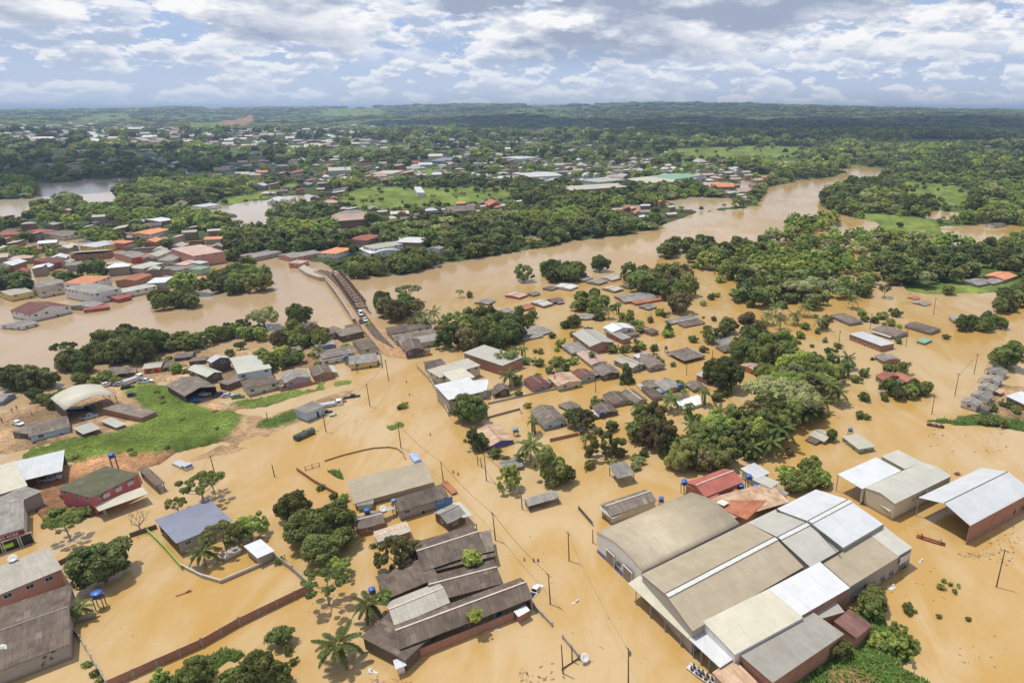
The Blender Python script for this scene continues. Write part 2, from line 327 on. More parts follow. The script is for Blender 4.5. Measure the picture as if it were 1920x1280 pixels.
# --- dry ground standing out of the flood: (height, cover, outline)
GRASS, LUSH, DIRT, REDD, SCRUB = 1, 2, 3, 4, 5
DRY = [
 (0.14, DIRT, [(400, 772), (480, 776), (560, 762), (600, 745), (690, 716), (655, 742), (600, 772), (520, 812), (450, 850), (395, 862), (330, 872), (420, 830)]),
 (0.7, DIRT, [(-900, 900), (-300, 830), (0, 775), (95, 755), (130, 735), (190, 712), (240, 695), (300, 680), (370, 650), (400, 660), (440, 655), (560, 650), (600, 640), (640, 640), (680, 655), (660, 680),
   (600, 690), (540, 690), (520, 700), (470, 700), (420, 716), (340, 720), (300, 716), (268, 735), (262, 780), (300, 800), (200, 815), (90, 830), (25, 850), (-300, 900)]),
 (1.1, LUSH, [(20, 866), (60, 842), (140, 822), (215, 815), (272, 790), (262, 760), (232, 738), (258, 722), (310, 722), (330, 735), (372, 760), (456, 778), (448, 800), (425, 825), (395, 836), (330, 848), (270, 862), (215, 856), (140, 866), (60, 880)]),
 (0.6, REDD, [(45, 905), (140, 870), (215, 852), (290, 852), (330, 846), (300, 872), (262, 880), (272, 905), (200, 950), (150, 965), (80, 975), (55, 950)]),
 (0.6, GRASS, [(425, 757), (455, 748), (500, 742), (560, 727), (600, 712), (640, 711), (670, 713), (655, 722), (600, 733), (545, 750), (500, 766), (455, 768)]),
 (0.6, SCRUB, [(478, 800), (490, 788), (520, 778), (552, 766), (562, 784), (535, 797), (500, 805)]),
 (0.5, DIRT, [(430, 760), (470, 768), (400, 775), (372, 762), (395, 745)]),
 (0.5, GRASS, [(640, 668), (665, 665), (700, 668), (690, 676), (655, 680)]),
 (0.45, GRASS, [(719, 797), (727, 790), (740, 787), (757, 789), (766, 795), (762, 802), (750, 807), (735, 808), (723, 804)]),
 (0.7, SCRUB, [(1450, 1290), (1500, 1235), (1560, 1205), (1600, 1140), (1640, 1125), (1665, 1165), (1700, 1190), (1728, 1225), (1690, 1250), (1740, 1275), (1800, 1330), (1600, 1400), (1450, 1340)]),
 (0.8, REDD, [(1560, 1262), (1600, 1258), (1640, 1275), (1600, 1300), (1550, 1300)]),
 (0.4, SCRUB, [(200, 1310), (330, 1262), (420, 1215), (470, 1225), (400, 1280), (560, 1290), (560, 1330), (200, 1350)]),
 (0.3, SCRUB, [(75, 975), (140, 958), (180, 968), (150, 985), (90, 992)]),
 (0.25, SCRUB, [(1720, 790), (1790, 780), (1850, 775), (1930, 790), (1930, 815), (1860, 800), (1800, 800)]),
 (0.4, DIRT, [(1845, 735), (1880, 720), (1990, 735), (1990, 790), (1880, 785), (1850, 762)]),
 (0.35, SCRUB, [(640, 878), (650, 905), (622, 893), (600, 880)]),
]
FIELDS = [(GRASS, p) for p in ([(640, 358), (700, 350), (800, 352), (950, 350), (965, 368), (900, 383), (780, 392), (700, 398), (640, 385)],
 [(1235, 285), (1420, 277), (1540, 281), (1562, 290), (1430, 300), (1300, 303)], [(1700, 266), (1850, 262), (1856, 274), (1720, 277)],
 [(1600, 400), (1740, 410), (1762, 425), (1800, 455), (1740, 457), (1670, 440)], [(390, 380), (560, 343), (562, 358), (430, 386)],
 [(590, 222), (700, 219), (730, 226), (640, 233)], [(940, 212), (1130, 210), (1140, 220), (1000, 224)], [(150, 236), (240, 228), (250, 236), (160, 241)], [(1100, 252), (1200, 249), (1180, 256)],
 [(350, 240), (420, 236), (430, 246), (355, 250)], [(760, 318), (820, 318), (830, 335), (765, 336)], [(0, 520), (1, 520), (1, 521)], [(1700, 545), (1900, 520), (1900, 548), (1740, 553)],
 [(1690, 340), (1800, 350), (1830, 370), (1700, 372)], [(1740, 362), (1900, 380), (1900, 392), (1760, 388)], [(1420, 300), (1560, 303), (1500, 312), (1430, 310)], [(1480, 345), (1540, 335), (1545, 345), (1490, 352)])] + \
 [(REDD, p) for p in ([(400, 238), (470, 230), (500, 234), (450, 244)], [(380, 222), (420, 220), (415, 226)])]
COVER = {0: (0.066, 0.086, 0.030), GRASS: (0.160, 0.205, 0.045), LUSH: (0.130, 0.180, 0.034), DIRT: (0.42, 0.275, 0.15), REDD: (0.34, 0.18, 0.09), SCRUB: (0.055, 0.105, 0.020)}
SKYLINE = [(-900, 212), (0, 208), (250, 206), (360, 203), (400, 206), (700, 202), (900, 198), (1200, 195), (1400, 196), (1500, 200), (1650, 204), (1800, 207), (1920, 208), (2900, 212)]
rows = np.concatenate([np.arange(206.35, 212, .35), np.arange(212, 240, .8), np.arange(240, 330, 1.6), np.arange(330, 640, 2.4), np.arange(640, 1300, 3.5), np.arange(1300, 3000, 40)])
cols = np.concatenate([np.arange(-1400, -60, 30), np.arange(-60, 1980, 4.5), np.arange(1980, 3400, 30)])
PX, PY = np.meshgrid(cols, rows)
U = (PX-CX)/F; V = (CY-PY)/F
T = -H/(-SP+V*CP); GX = U*T; GY = (CP+V*SP)*T; DD = np.hypot(GX, GY)
def wob(a, s, seed): return (fbm(GX/s, GY/s, 3, seed)-.5)*a
jx = PX+wob(9, 14, 5)*ppm(600)/4*0+wob(10, 9, 3); jy = PY+wob(5, 9, 4)
land = np.ones(PX.shape); cover = np.zeros(PX.shape, int); hgt = np.full(PX.shape, 0.7)
far = DD > 800
for poly in [RIVER, TOWNW]+LAGOON: land[inside(poly, np.where(PY > 330, jx, PX), np.where(PY > 330, jy, PY))] = 0
for c_, p in FIELDS: cover[inside(p, jx, PY+(jy-PY)*np.where(PY > 330, 1, .4)) & (land > 0)] = c_
isl = fbm(GX/22, GY/22, 4, 31)           # small weedy humps that just break the surface
for h_, c_, p in DRY:
    q = inside(p, jx, jy); land[q] = 1; cover[q] = c_; hgt[q] = h_
def blur(a, n):
    for _ in range(n):
        a = np.pad(a, 1, 'edge'); a = (a[:-2, 1:-1]+a[2:, 1:-1]+a[1:-1, :-2]+a[1:-1, 2:]+2*a[1:-1, 1:-1])/6
    return a
land = np.where((DD < 700) & (land > 0) & (cover > 0) & (fbm(GX/5, GY/5, 3, 61) < .27) & (blur(land, 6) < .97), 0, land); lm = blur(land, 2); hb = blur(hgt, 4)
GZ = -1.3+(lm)*(1.3+hb)+(fbm(GX/7, GY/7, 3, 9)-.5)*0.5*lm
ramp = np.clip((DD-1000)/5000, 0, 1)
roll = (fbm(GX/900, GY/900, 4, 21)-.46)*2
GZ = GZ+np.where(lm > .5, 1, 0)*np.clip((DD-900)/400, 0, 1)*(ramp*(26+55*np.clip(roll, -.35, 1)))
tgt = np.interp(PX, [a for a, b in SKYLINE], [b for a, b in SKYLINE])
tz = H+DD*(206.35-tgt)/F*0.93-10
ridge = np.clip((DD-5200)/3300, 0, 1); ridge = ridge*ridge*(3-2*ridge)
GZ = GZ*(1-ridge)+ridge*(np.minimum(tz, 230)+ (fbm(GX/700, GY/1500, 5, 77)-.5)*8)
back = np.clip((DD-10500)/3000, 0, 1); GZ = GZ*(1-back)+back*(40)
cn = fbm(GX/420, GY/900, 4, 55); bright = np.clip((cn-.53)*9, 0, 1)*np.clip((DD-1300)/600, 0, 1)*(cover == 0)
colr = np.zeros(PX.shape+(3,))
for k, c_ in COVER.items(): colr[cover == k] = c_
colr = colr*(1-bright[..., None]*.8)+np.array((0.125, 0.175, 0.040))*bright[..., None]*.8
mot = fbm(GX/2.6, GY/2.6, 4, 41)[..., None]; mot2 = fbm(GX/14, GY/14, 3, 43)[..., None]
rz_ = ((PX > 1480) & (PY > 300) & (PY < 545) & (cover == 0))[..., None]; colr = np.where(rz_, colr*.4+np.array((0.12, 0.17, 0.035))*.6, colr)
k_ = (cover > 0)[..., None]
colr = colr*(0.62+0.76*mot)*(np.where(k_, 0.35+1.3*mot2, 0.8+0.4*mot2))
for i in range(3): colr[..., i] = blur(colr[..., i], 1)
nrw, ncl = PX.shape
vs = np.stack([GX, GY, GZ], -1).reshape(-1, 3)
ii = np.arange(nrw*ncl).reshape(nrw, ncl)
fq = np.stack([ii[:-1, :-1], ii[1:, :-1], ii[1:, 1:], ii[:-1, 1:]], -1).reshape(-1, 4)
def fast_mesh(name, vs, fq, mats):
    me = bpy.data.meshes.new(name); me.vertices.add(len(vs)); me.vertices.foreach_set('co', np.asarray(vs, np.float32).ravel())
    n = len(fq); k = fq.shape[1]
    me.loops.add(n*k); me.loops.foreach_set('vertex_index', fq.astype(np.int32).ravel())
    me.polygons.add(n); me.polygons.foreach_set('loop_start', np.arange(0, n*k, k, dtype=np.int32))
    for m in mats: me.materials.append(m)
    me.update(calc_edges=True); me.validate(); return me
gm, t, b = new_mat('ground cover')
ga = N(t, 'ShaderNodeAttribute', attribute_name='cover').outputs[0]
co = N(t, 'ShaderNodeTexCoord').outputs['Object']
g1 = N(t, 'ShaderNodeTexNoise', {'Vector': co, 'Scale': 0.9, 'Detail': 8, 'Roughness': 0.7}).outputs[0]
g2 = N(t, 'ShaderNodeTexNoise', {'Vector': co, 'Scale': 0.035, 'Detail': 8, 'Roughness': 0.7}).outputs[0]
gf = M_(t, 'MULTIPLY', RAMP(t, g1, [(0.3, 0.45), (0.7, 1.45)]), RAMP(t, g2, [(0.3, 0.75), (0.7, 1.25)]))
t.links.new(N(t, 'ShaderNodeVectorMath', {0: ga, 3: gf}, operation='SCALE').outputs[0], b.inputs['Base Color'])
b.inputs['Roughness'].default_value = 0.95; b.inputs['Specular IOR Level'].default_value = 0.1
t.links.new(N(t, 'ShaderNodeBump', {'Height': g1, 'Strength': 0.8, 'Distance': 0.6}).outputs[0], b.inputs['Normal'])
me = fast_mesh('ground', vs, fq, [gm])
at_ = me.color_attributes.new('cover', 'FLOAT_COLOR', 'POINT')
at_.data.foreach_set('color', np.concatenate([colr.reshape(-1, 3), np.ones((nrw*ncl, 1))], 1).astype(np.float32).ravel())
me.polygons.foreach_set('use_smooth', [True]*len(me.polygons))
tag(link(bpy.data.objects.new('ground', me)), 'dry ground, grass and dirt standing out of the flood', kind='structure')
wm, t, b = new_mat('muddy water')
co = N(t, 'ShaderNodeTexCoord').outputs['Object']
w1 = N(t, 'ShaderNodeTexNoise', {'Vector': co, 'Scale': 0.013, 'Detail': 5, 'Roughness': 0.55, 'Distortion': 0.9}).outputs[0]
w2 = N(t, 'ShaderNodeTexNoise', {'Vector': N(t, 'ShaderNodeMapping', {0: co, 2: (0, 0, 0.7), 3: (1, 0.35, 1)}).outputs[0], 'Scale': 0.06, 'Detail': 6, 'Roughness': 0.6, 'Distortion': 1.2}).outputs[0]
w3 = N(t, 'ShaderNodeTexNoise', {'Vector': co, 'Scale': 0.5, 'Detail': 6, 'Roughness': 0.7}).outputs[0]
wf = M_(t, 'ADD', M_(t, 'MULTIPLY', w1, 0.5), M_(t, 'MULTIPLY', w2, 0.5))
wc = MIX(t, RAMP(t, wf, [(0.41, 0), (0.59, 1)], 'EASE'), (0.445, 0.268, 0.076), (0.500, 0.355, 0.183))
wc = MIX(t, M_(t, 'MULTIPLY', RAMP(t, w3, [(0.5, 0), (0.75, 1)]), 0.22), wc, (0.38, 0.26, 0.13))
sx_ = N(t, 'ShaderNodeSeparateXYZ', {0: co}); painted_sheen = N(t, 'ShaderNodeMapRange', {0: M_(t, 'ADD', M_(t, 'ADD', sx_.outputs[0], M_(t, 'MULTIPLY', sx_.outputs[1], -0.45)), M_(t, 'MULTIPLY', w1, 90)), 1: -150.0, 2: -290.0, 3: 0.0, 4: 0.75}).outputs[0]
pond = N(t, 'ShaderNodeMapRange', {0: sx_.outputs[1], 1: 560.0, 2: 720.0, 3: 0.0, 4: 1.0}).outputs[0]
wc = MIX(t, painted_sheen, wc, MIX(t, pond, (0.40, 0.285, 0.175), (0.50, 0.43, 0.36)))          # sky reflection painted into the colour: greyer left river, silvery far ponds
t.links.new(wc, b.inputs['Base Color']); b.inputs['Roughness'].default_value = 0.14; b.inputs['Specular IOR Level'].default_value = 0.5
r1 = N(t, 'ShaderNodeTexNoise', {'Vector': co, 'Scale': 1.1, 'Detail': 4, 'Roughness': 0.6}).outputs[0]
r2 = N(t, 'ShaderNodeTexNoise', {'Vector': co, 'Scale': 0.12, 'Detail': 3}).outputs[0]
r3 = N(t, 'ShaderNodeTexNoise', {'Vector': N(t, 'ShaderNodeMapping', {0: co, 2: (0, 0, 0.9), 3: (1, 0.3, 1)}).outputs[0], 'Scale': 2.2, 'Detail': 3}).outputs[0]
hh = M_(t, 'ADD', M_(t, 'ADD', M_(t, 'MULTIPLY', r1, 0.10), M_(t, 'MULTIPLY', r3, 0.05)), M_(t, 'MULTIPLY', r2, 0.35))
t.links.new(N(t, 'ShaderNodeBump', {'Height': hh, 'Strength': 0.12, 'Distance': 1.0}).outputs[0], b.inputs['Normal'])
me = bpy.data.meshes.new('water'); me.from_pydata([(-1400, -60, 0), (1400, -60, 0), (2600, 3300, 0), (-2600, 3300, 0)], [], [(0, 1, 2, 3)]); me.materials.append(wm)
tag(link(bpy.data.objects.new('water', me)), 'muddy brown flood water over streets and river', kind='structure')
def ground_z(x, y):
    """height of the ground sheet under a world point"""
    t_ = (x*0+1); zc = y*CP+H*SP; px_ = CX+F*x/zc; py_ = CY-F*(y*SP-H*CP)/zc
    i = min(max(int(np.searchsorted(rows, py_)), 0), nrw-1); j = min(max(int(np.searchsorted(cols, px_)), 0), ncl-1)
    return float(GZ[i, j])
# ---------------------------------------------------------------- vegetation
def leaf_mat(name, ca, cb, cc, transl=0.35):
    m, t, b = new_mat(name)
    g = N(t, 'ShaderNodeNewGeometry').outputs['Random Per Island']; oi = N(t, 'ShaderNodeObjectInfo').outputs['Random']
    at1 = N(t, 'ShaderNodeAttribute', attribute_name='tone').outputs['Fac']
    c = MIX(t, g, ca, cb); c = MIX(t, at1, c, cc)
    hv = N(t, 'ShaderNodeHueSaturation', {'Hue': M_(t, 'ADD', M_(t, 'MULTIPLY', oi, 0.05), 0.468), 'Saturation': 0.93,
            'Value': M_(t, 'ADD', M_(t, 'MULTIPLY', M_(t, 'FRACT', M_(t, 'MULTIPLY', oi, 7.13)), 0.65), 0.68), 'Color': c}).outputs[0]
    t.links.new(hv, b.inputs['Base Color']); b.inputs['Roughness'].default_value = 0.6; b.inputs['Specular IOR Level'].default_value = 0.25
    tr = N(t, 'ShaderNodeBsdfTranslucent', {'Color': hv}); mx = N(t, 'ShaderNodeMixShader', {0: transl, 1: b.outputs[0], 2: tr.outputs[0]})
    t.links.new(mx.outputs[0], t.nodes['Material Output'].inputs['Surface']); return m
LM = {'m': leaf_mat('mango leaves', (0.063, 0.092, 0.020), (0.143, 0.192, 0.040), (0.256, 0.288, 0.065)),
      'g': leaf_mat('green leaves', (0.100, 0.139, 0.026), (0.211, 0.266, 0.053), (0.346, 0.381, 0.090)),
      'l': leaf_mat('light leaves', (0.164, 0.240, 0.033), (0.307, 0.409, 0.059), (0.451, 0.550, 0.098)),
      'o': leaf_mat('olive leaves', (0.106, 0.106, 0.029), (0.221, 0.199, 0.055), (0.355, 0.275, 0.106)),
      'y': leaf_mat('pale green leaves', (0.211, 0.249, 0.085), (0.374, 0.409, 0.143), (0.538, 0.550, 0.236)),
      'p': leaf_mat('palm fronds', (0.081, 0.117, 0.022), (0.192, 0.240, 0.053), (0.365, 0.346, 0.081))}
BARK = plain('bark', (0.16, 0.12, 0.085), 0.95, bump=0.3); BARKP = plain('pale bark', (0.33, 0.28, 0.22), 0.9)
def leaf_cards(lumps, n, size, seed, up=0.35, core=True, thin=1.0):
    """leaf sprays over a set of lumps (x, y, z, r): every spray a small bent card of two faces"""
    q = np.random.RandomState(seed); L = np.array(lumps, float)
    wgt = L[:, 3]**2; idx = q.choice(len(L), n, p=wgt/wgt.sum())
    d = q.normal(size=(n, 3)); d[:, 2] += up; d /= np.linalg.norm(d, axis=1)[:, None]
    rr = L[idx, 3]*(1-0.30*q.rand(n)**2*1.0)
    P = L[idx, :3]+d*rr[:, None]*np.array((1, 1, .85))
    if core:        # drop sprays that sit deep inside another lump
        keep = np.ones(n, bool)
        for l in L: keep &= (np.linalg.norm((P-l[:3])/np.array((1, 1, .85)), axis=1) > l[3]*0.66)
        P = P[keep]; d = d[keep]; idx = idx[keep]
    n = len(P); nn = d+q.normal(size=(n, 3))*0.45; nn[:, 2] += 0.25; nn /= np.linalg.norm(nn, axis=1)[:, None]
    a = np.cross(nn, q.normal(size=(n, 3))); a /= np.linalg.norm(a, axis=1)[:, None]; bb = np.cross(nn, a)
    s = size*(0.6+0.8*q.rand(n))[:, None]
    v0 = P-a*s; v1 = P-bb*s*.62*thin+nn*s*.12; v2 = P+a*s*1.1-nn*s*.25; v3 = P+bb*s*.62*thin+nn*s*.12
    V_ = np.stack([v0, v1, v2, v3], 1).reshape(-1, 3); Fq = np.arange(n*4).reshape(n, 4)
    tone = np.clip(np.repeat(q.rand(len(L))[idx]*.65+.35*q.rand(n)*q.rand(n), 4), 0, 1)
    return V_, Fq, tone
def ico(c, r, seed, sub=2):
    bm = bmesh.new(); bmesh.ops.create_icosphere(bm, subdivisions=sub, radius=1)
    q = random.Random(seed); v = []
    for p in bm.verts: k = r*(0.82+0.25*q.random()); v.append((c[0]+p.co.x*k, c[1]+p.co.y*k, c[2]+p.co.z*k*.85))
    f = [[p.index for p in a.verts] for a in bm.faces]; bm.free(); return v, f
import bmesh
def crown_mesh(name, mat, lumps, n, size, seed, core=0.62, up=0.35, thin=1.0):
    V_, Fq, tone = leaf_cards(lumps, n, size, seed, up, core > 0, thin)
    tri = np.concatenate([Fq[:, [0, 1, 2]], Fq[:, [0, 2, 3]]]); V2 = V_
    if core > 0:
        vs_, fs_ = [], []
        for i, l in enumerate(lumps):
            v, f = ico(l[:3], l[3]*core*1.18, seed+i, 1); k = len(vs_); vs_ += v; fs_ += [[a+k for a in g] for g in f]
        k = len(V2); V2 = np.concatenate([V2, np.array(vs_)]); tri = np.concatenate([tri, np.array(fs_)+k]); tone = np.concatenate([tone, np.zeros(len(vs_))])
    me = fast_mesh(name, V2, tri, [mat]); a = me.attributes.new('tone', 'FLOAT', 'POINT'); a.data.foreach_set('value', tone.astype(np.float32)); return me
def dome_lumps(seed, n=30, flat=0.85, spread=0.66, r0=0.12, r1=0.34, low=-0.55, base=True, rough=1.0):
    """a crown of many uneven limbs: lopsided, with bites missing and a few limbs reaching out"""
    q = random.Random(seed); L = []; bx, by = q.uniform(.82, 1.12), q.uniform(.82, 1.12); gap = q.uniform(0, 6.28); g2 = q.uniform(0, 6.28)
    if base: L += [(q.uniform(-.1, .1), q.uniform(-.1, .1), -.08, 0.52), (q.uniform(-.2, .2), q.uniform(-.2, .2), .15, 0.42)]
    for i in range(n):
        a = i*2.39996+q.random()*.9; u = low+(1-low)*((i+.5)/n)**0.9; u = min(.97, u)
        c = math.sqrt(max(0, 1-u*u)); k = spread*(1-.28*rough+0.50*rough*q.random()**1.3)
        if abs(((a-gap+math.pi) % (2*math.pi))-math.pi) < .4 and u < .6: k *= 1-.45*rough
        if abs(((a-g2+math.pi) % (2*math.pi))-math.pi) < .3: k *= 1+.25*rough
        L.append((c*math.cos(a)*k*bx, c*math.sin(a)*k*by, u*k*flat+q.uniform(-.08, .10), r0+(r1-r0)*q.random()**1.4))
    return L
def spread_lumps(seed, n=18, flat=0.25, r0=0.12, r1=0.24, hole=0.15):
    q = random.Random(seed); L = []
    for i in range(n):
        a = i*2.39996+q.random()*.5; k = hole+(0.86-hole)*math.sqrt((i+.5)/n)
        L.append((k*math.cos(a), k*math.sin(a), flat*(1-k*k)+q.uniform(-.12, .12), q.uniform(r0, r1)))
    return L
def cone_lumps(seed, n=14):
    q = random.Random(seed); L = [(0, 0, -0.2, .55), (0, 0, .35, .42), (0, 0, .85, .25)]
    for i in range(n):
        h = -0.6+1.6*(i/n); k = 0.62*(1-(h+.6)/2.1); a = i*2.4
        L.append((k*math.cos(a), k*math.sin(a), h, .30*(1.1-.45*(h+.6)/1.6)))
    return L
# kinds: crown lumps, sprays near / mid / far, leaf size, material list
CR = {}
def crown(kind, lod, var, mat):
    key = (kind, lod, var, mat)
    if key in CR: return CR[key]
    n, sz = {0: (6500, .056), 1: (2200, .090), 2: (520, .165), 3: (120, .32)}[lod]; s = var*31+7
    if kind == 'dome': L = dome_lumps(s, 34 if lod < 2 else 22, rough=(.35, .8, .5, 1, .4, .9)[var % 6]); me = crown_mesh('crown', LM[mat], L, n, sz, s)
    elif kind == 'loose': L = dome_lumps(s, 38 if lod < 2 else 24, .95, .82, .09, .24, -.5, False); me = crown_mesh('crown', LM[mat], L, int(n*.8), sz, s, core=0.5)
    elif kind == 'cloud': L = spread_lumps(s, 16, .35, .20, .32, .05); me = crown_mesh('crown', LM[mat], L, int(n*.8), sz, s, core=.55)
    elif kind == 'sparse': L = spread_lumps(s, 20, .3, .10, .20); me = crown_mesh('crown', LM[mat], L, int(n*.34), sz*.95, s, core=0, up=.6)
    elif kind == 'cone': L = cone_lumps(s); me = crown_mesh('crown', LM[mat], L, int(n*.8), sz, s)
    elif kind == 'bush': L = dome_lumps(s, 22, .6, .70, .12, .30, -.05); me = crown_mesh('crown', LM[mat], L, int(n*.55), sz*1.15, s)
    CR[key] = me; return me
_tr = {}
def trunk_mesh(kind, var):
    if (kind, var) in _tr: return _tr[(kind, var)]
    q = random.Random(var*5+2); m = MB()       # unit: crown radius 1, crown centre at z=0, foot at z=-2.2
    if kind == 'sparse':
        m.tube([(0, 0, -2.2), (.04, .02, -1.3), (0, 0, -.5)], [.05, .042, .035], 7)
        for i in range(9):
            a = i*2.4+q.random(); k = .45+.4*q.random(); z0 = -.8+.04*i
            m.tube([(0, 0, z0), (k*.5*math.cos(a), k*.5*math.sin(a), z0+.35), (k*math.cos(a), k*math.sin(a), .05+.2*q.random())], [.026, .018, .008], 5)
    else:
        m.tube([(0, 0, -2.2), (.05, .02, -1.2), (0, 0, -.2)], [.075, .06, .045], 8)
        for i in range(6):
            a = i*2.4+q.random(); m.tube([(0, 0, -.9+.06*i), (.3*math.cos(a), .3*math.sin(a), -.45), (.55*math.cos(a), .55*math.sin(a), 0)], [.04, .03, .012], 5)
    _tr[(kind, var)] = m.mesh('trunk', [BARKP if kind == 'sparse' else BARK]); return _tr[(kind, var)]
def lod_for(rpx): return 0 if rpx > 26 else 1 if rpx > 11 else 2 if rpx > 5 else 3
TREES = []
def tree(px, py, rpx, kind='dome', mat='m', label=None, group=None, cat=None, name=None, hc=None, loc=None, r=None):
    """px, py: where the crown's centre shows; rpx: its radius in photo pixels"""
    if loc is None:
        k = ppm(py+rpx*.6); r = rpx*1.12/k
        h = hc if hc is not None else (r*0.40 if kind == 'bush' else (r*0.62+0.3 if kind in ('dome', 'cone', 'loose', 'cloud') else r*.9+.8))
        p = at(px, py, h)
    else: p = Vector(loc); h = p.z
    nm = name or {'bush': 'bush'}.get(kind, 'tree'); cat = cat or ('bush' if kind == 'bush' else 'tree')
    g0 = ground_z(p.x, p.y)
    root = empty(nm, (p.x, p.y, min(g0, 0.0)), rnd.uniform(0, 6.28), label, cat, group)
    z = h-root.location.z; v = rnd.choice((0, 2, 4)) if label and 'mango' in label or rpx > 36 else rnd.randrange(6)
    c = part('crown', crown(kind, lod_for(rpx), v, mat), root, (0, 0, z), 0, (r*rnd.uniform(.88, 1.12), r*rnd.uniform(.88, 1.12), r*rnd.uniform(.85, 1.25)))
    if kind != 'bush':
        kz = (z+0.5)/2.2; part('trunk', trunk_mesh('sparse' if kind == 'sparse' else 'x', v % 2), root, (0, 0, z), 0, (r, r, kz))
    TREES.append((p.x, p.y, r)); return root
# palms
def frond(m, a, L, droop, lift, q, nl=15, w=.32):
    pts = []
    for i in range(7):
        s = i/6; rr = L*s*(1-.12*s); z = lift*L*s-droop*L*s*s; pts.append(Vector((math.cos(a)*rr, math.sin(a)*rr, z)))
    side = Vector((-math.sin(a), math.cos(a), 0))
    m.tube(pts, [.03*L/3*(1-.7*i/6) for i in range(7)], 3, 0, False)
    for k in range(nl):
        s = .12+.88*k/nl; i = min(5, int(s*6)); f = s*6-i; p = pts[i].lerp(pts[i+1], f); d = (pts[i+1]-pts[i]).normalized()
        ll = w*L*math.sin(math.pi*(.12+.8*s))**.6
        for sg in (-1, 1):
            tip = p+side*sg*ll*.8+d*ll*.55+Vector((0, 0, -ll*(.25+.25*q.random()))); b2 = p+d*L*.11
            m.add([p, b2, tip], [(0, 1, 2)])
_pm = {}
def palm_meshes(var, lod):
    if (var, lod) in _pm: return _pm[(var, lod)]
    q = random.Random(var); m = MB(); nf = 17 if lod < 2 else 11
    for i in range(nf):
        s = i/nf; frond(m, i*2.39996, 1.0*(.85+.3*q.random()), .25+.75*(1-s), .15+.85*s, q, 18 if lod < 1 else 9, .26)
    t_ = MB(); t_.tube([(.08, 0, -2), (.03, 0, -1), (0, 0, 0)], [.07, .045, .04], 7)
    a = m.mesh('crown', [LM['p']]); b2 = t_.mesh('trunk', [BARKP]); _pm[(var, lod)] = (a, b2); return a, b2
def palm(px, py, rpx, label, group=None, h=None):
    k = ppm(py+rpx); r = rpx/k*1.12; hh = h or max(2.5, r*1.1); p = at(px, py, hh)
    root = empty('palm_tree', (p.x, p.y, 0), rnd.uniform(0, 6.28), label, 'palm tree', group)
    a, b2 = palm_meshes(rnd.randrange(3), 0 if rpx > 15 else 1 if rpx > 8 else 2)
    part('crown', a, root, (0, 0, hh), 0, (r, r, r)); part('trunk', b2, root, (0, 0, hh), 0, (r*.8, r*.8, (hh+1)/2)); return root
def banana_mesh(var):
    if ('b', var) in _pm: return _pm[('b', var)]
    q = random.Random(var+50); m = MB(); s_ = MB()
    for st in range(5):
        a0 = q.random()*6.28; k = .45*math.sqrt(st/5); cx_, cy_ = k*math.cos(a0), k*math.sin(a0); hh = .3+.3*q.random()
        s_.tube([(cx_, cy_, -.8), (cx_, cy_, hh)], [.06, .04], 6)
        for i in range(7):
            a = i*2.4+q.random(); L = .55+.25*q.random(); w_ = .11; pr = None; side = Vector((-math.sin(a), math.cos(a), 0))
            for j in range(6):
                s = j/5; c = Vector((cx_+math.cos(a)*L*s*.8, cy_+math.sin(a)*L*s*.8, hh+L*(.9*s-1.15*s*s))); ww = w_*math.sin(math.pi*(.08+.88*s))
                cur = (c-side*ww-Vector((0, 0, ww*.5)), c, c+side*ww-Vector((0, 0, ww*.5)))
                if pr: m.add([pr[0], pr[1], cur[1], cur[0]], [(0, 1, 2, 3)]); m.add([pr[1], pr[2], cur[2], cur[1]], [(0, 1, 2, 3)])
                pr = cur
    _pm[('b', var)] = (m.mesh('foliage', [LM['g']]), s_.mesh('stem', [plain('banana stem', (.14, .18, .05))])); return _pm[('b', var)]
def banana(px, py, rpx, label, group=None):
    r = rpx/ppm(py+rpx)*1.1; hh = r*.8; p = at(px, py, hh); root = empty('banana_plant', (p.x, p.y, 0), rnd.uniform(0, 6.28), label, 'banana plant', group)
    a, b2 = banana_mesh(rnd.randrange(3)); part('foliage', a, root, (0, 0, hh), 0, (r,)*3); part('stem', b2, root, (0, 0, hh), 0, (r,)*3); return root
def bare_tree(px, py, rpx, label, hh=None):
    r = rpx/ppm(py+rpx); hh = hh or r*1.1; p = at(px, py, hh*.6); q = random.Random(int(px)); m = MB(); tw = MB()
    m.tube([(0, 0, -1), (0, 0, hh*.35)], [.2, .14], 7)
    def rec(b_, d, L, rad, n):
        e = b_+d*L; (m if n > 1 else tw).tube([b_, (b_+e)/2+Vector((q.uniform(-.06, .06), q.uniform(-.06, .06), 0))*L, e], [rad, rad*.8, rad*.55], 5 if n > 1 else 3, 0, False)
        if n > 0:
            for i in range(3): rec(e, (d+Vector((q.uniform(-.8, .8), q.uniform(-.8, .8), q.uniform(-.1, .5)))).normalized(), L*.62, rad*.55, n-1)
    for i in range(7): a = i*2.4; rec(Vector((0, 0, hh*.3)), Vector((math.cos(a)*.75, math.sin(a)*.75, .7)).normalized(), r*.5, .1, 3)
    root = empty('bare_tree', (p.x, p.y, 0), 0, label, 'bare tree'); m.build('trunk', BARKP, root); tw.build('crown', BARKP, root); return root
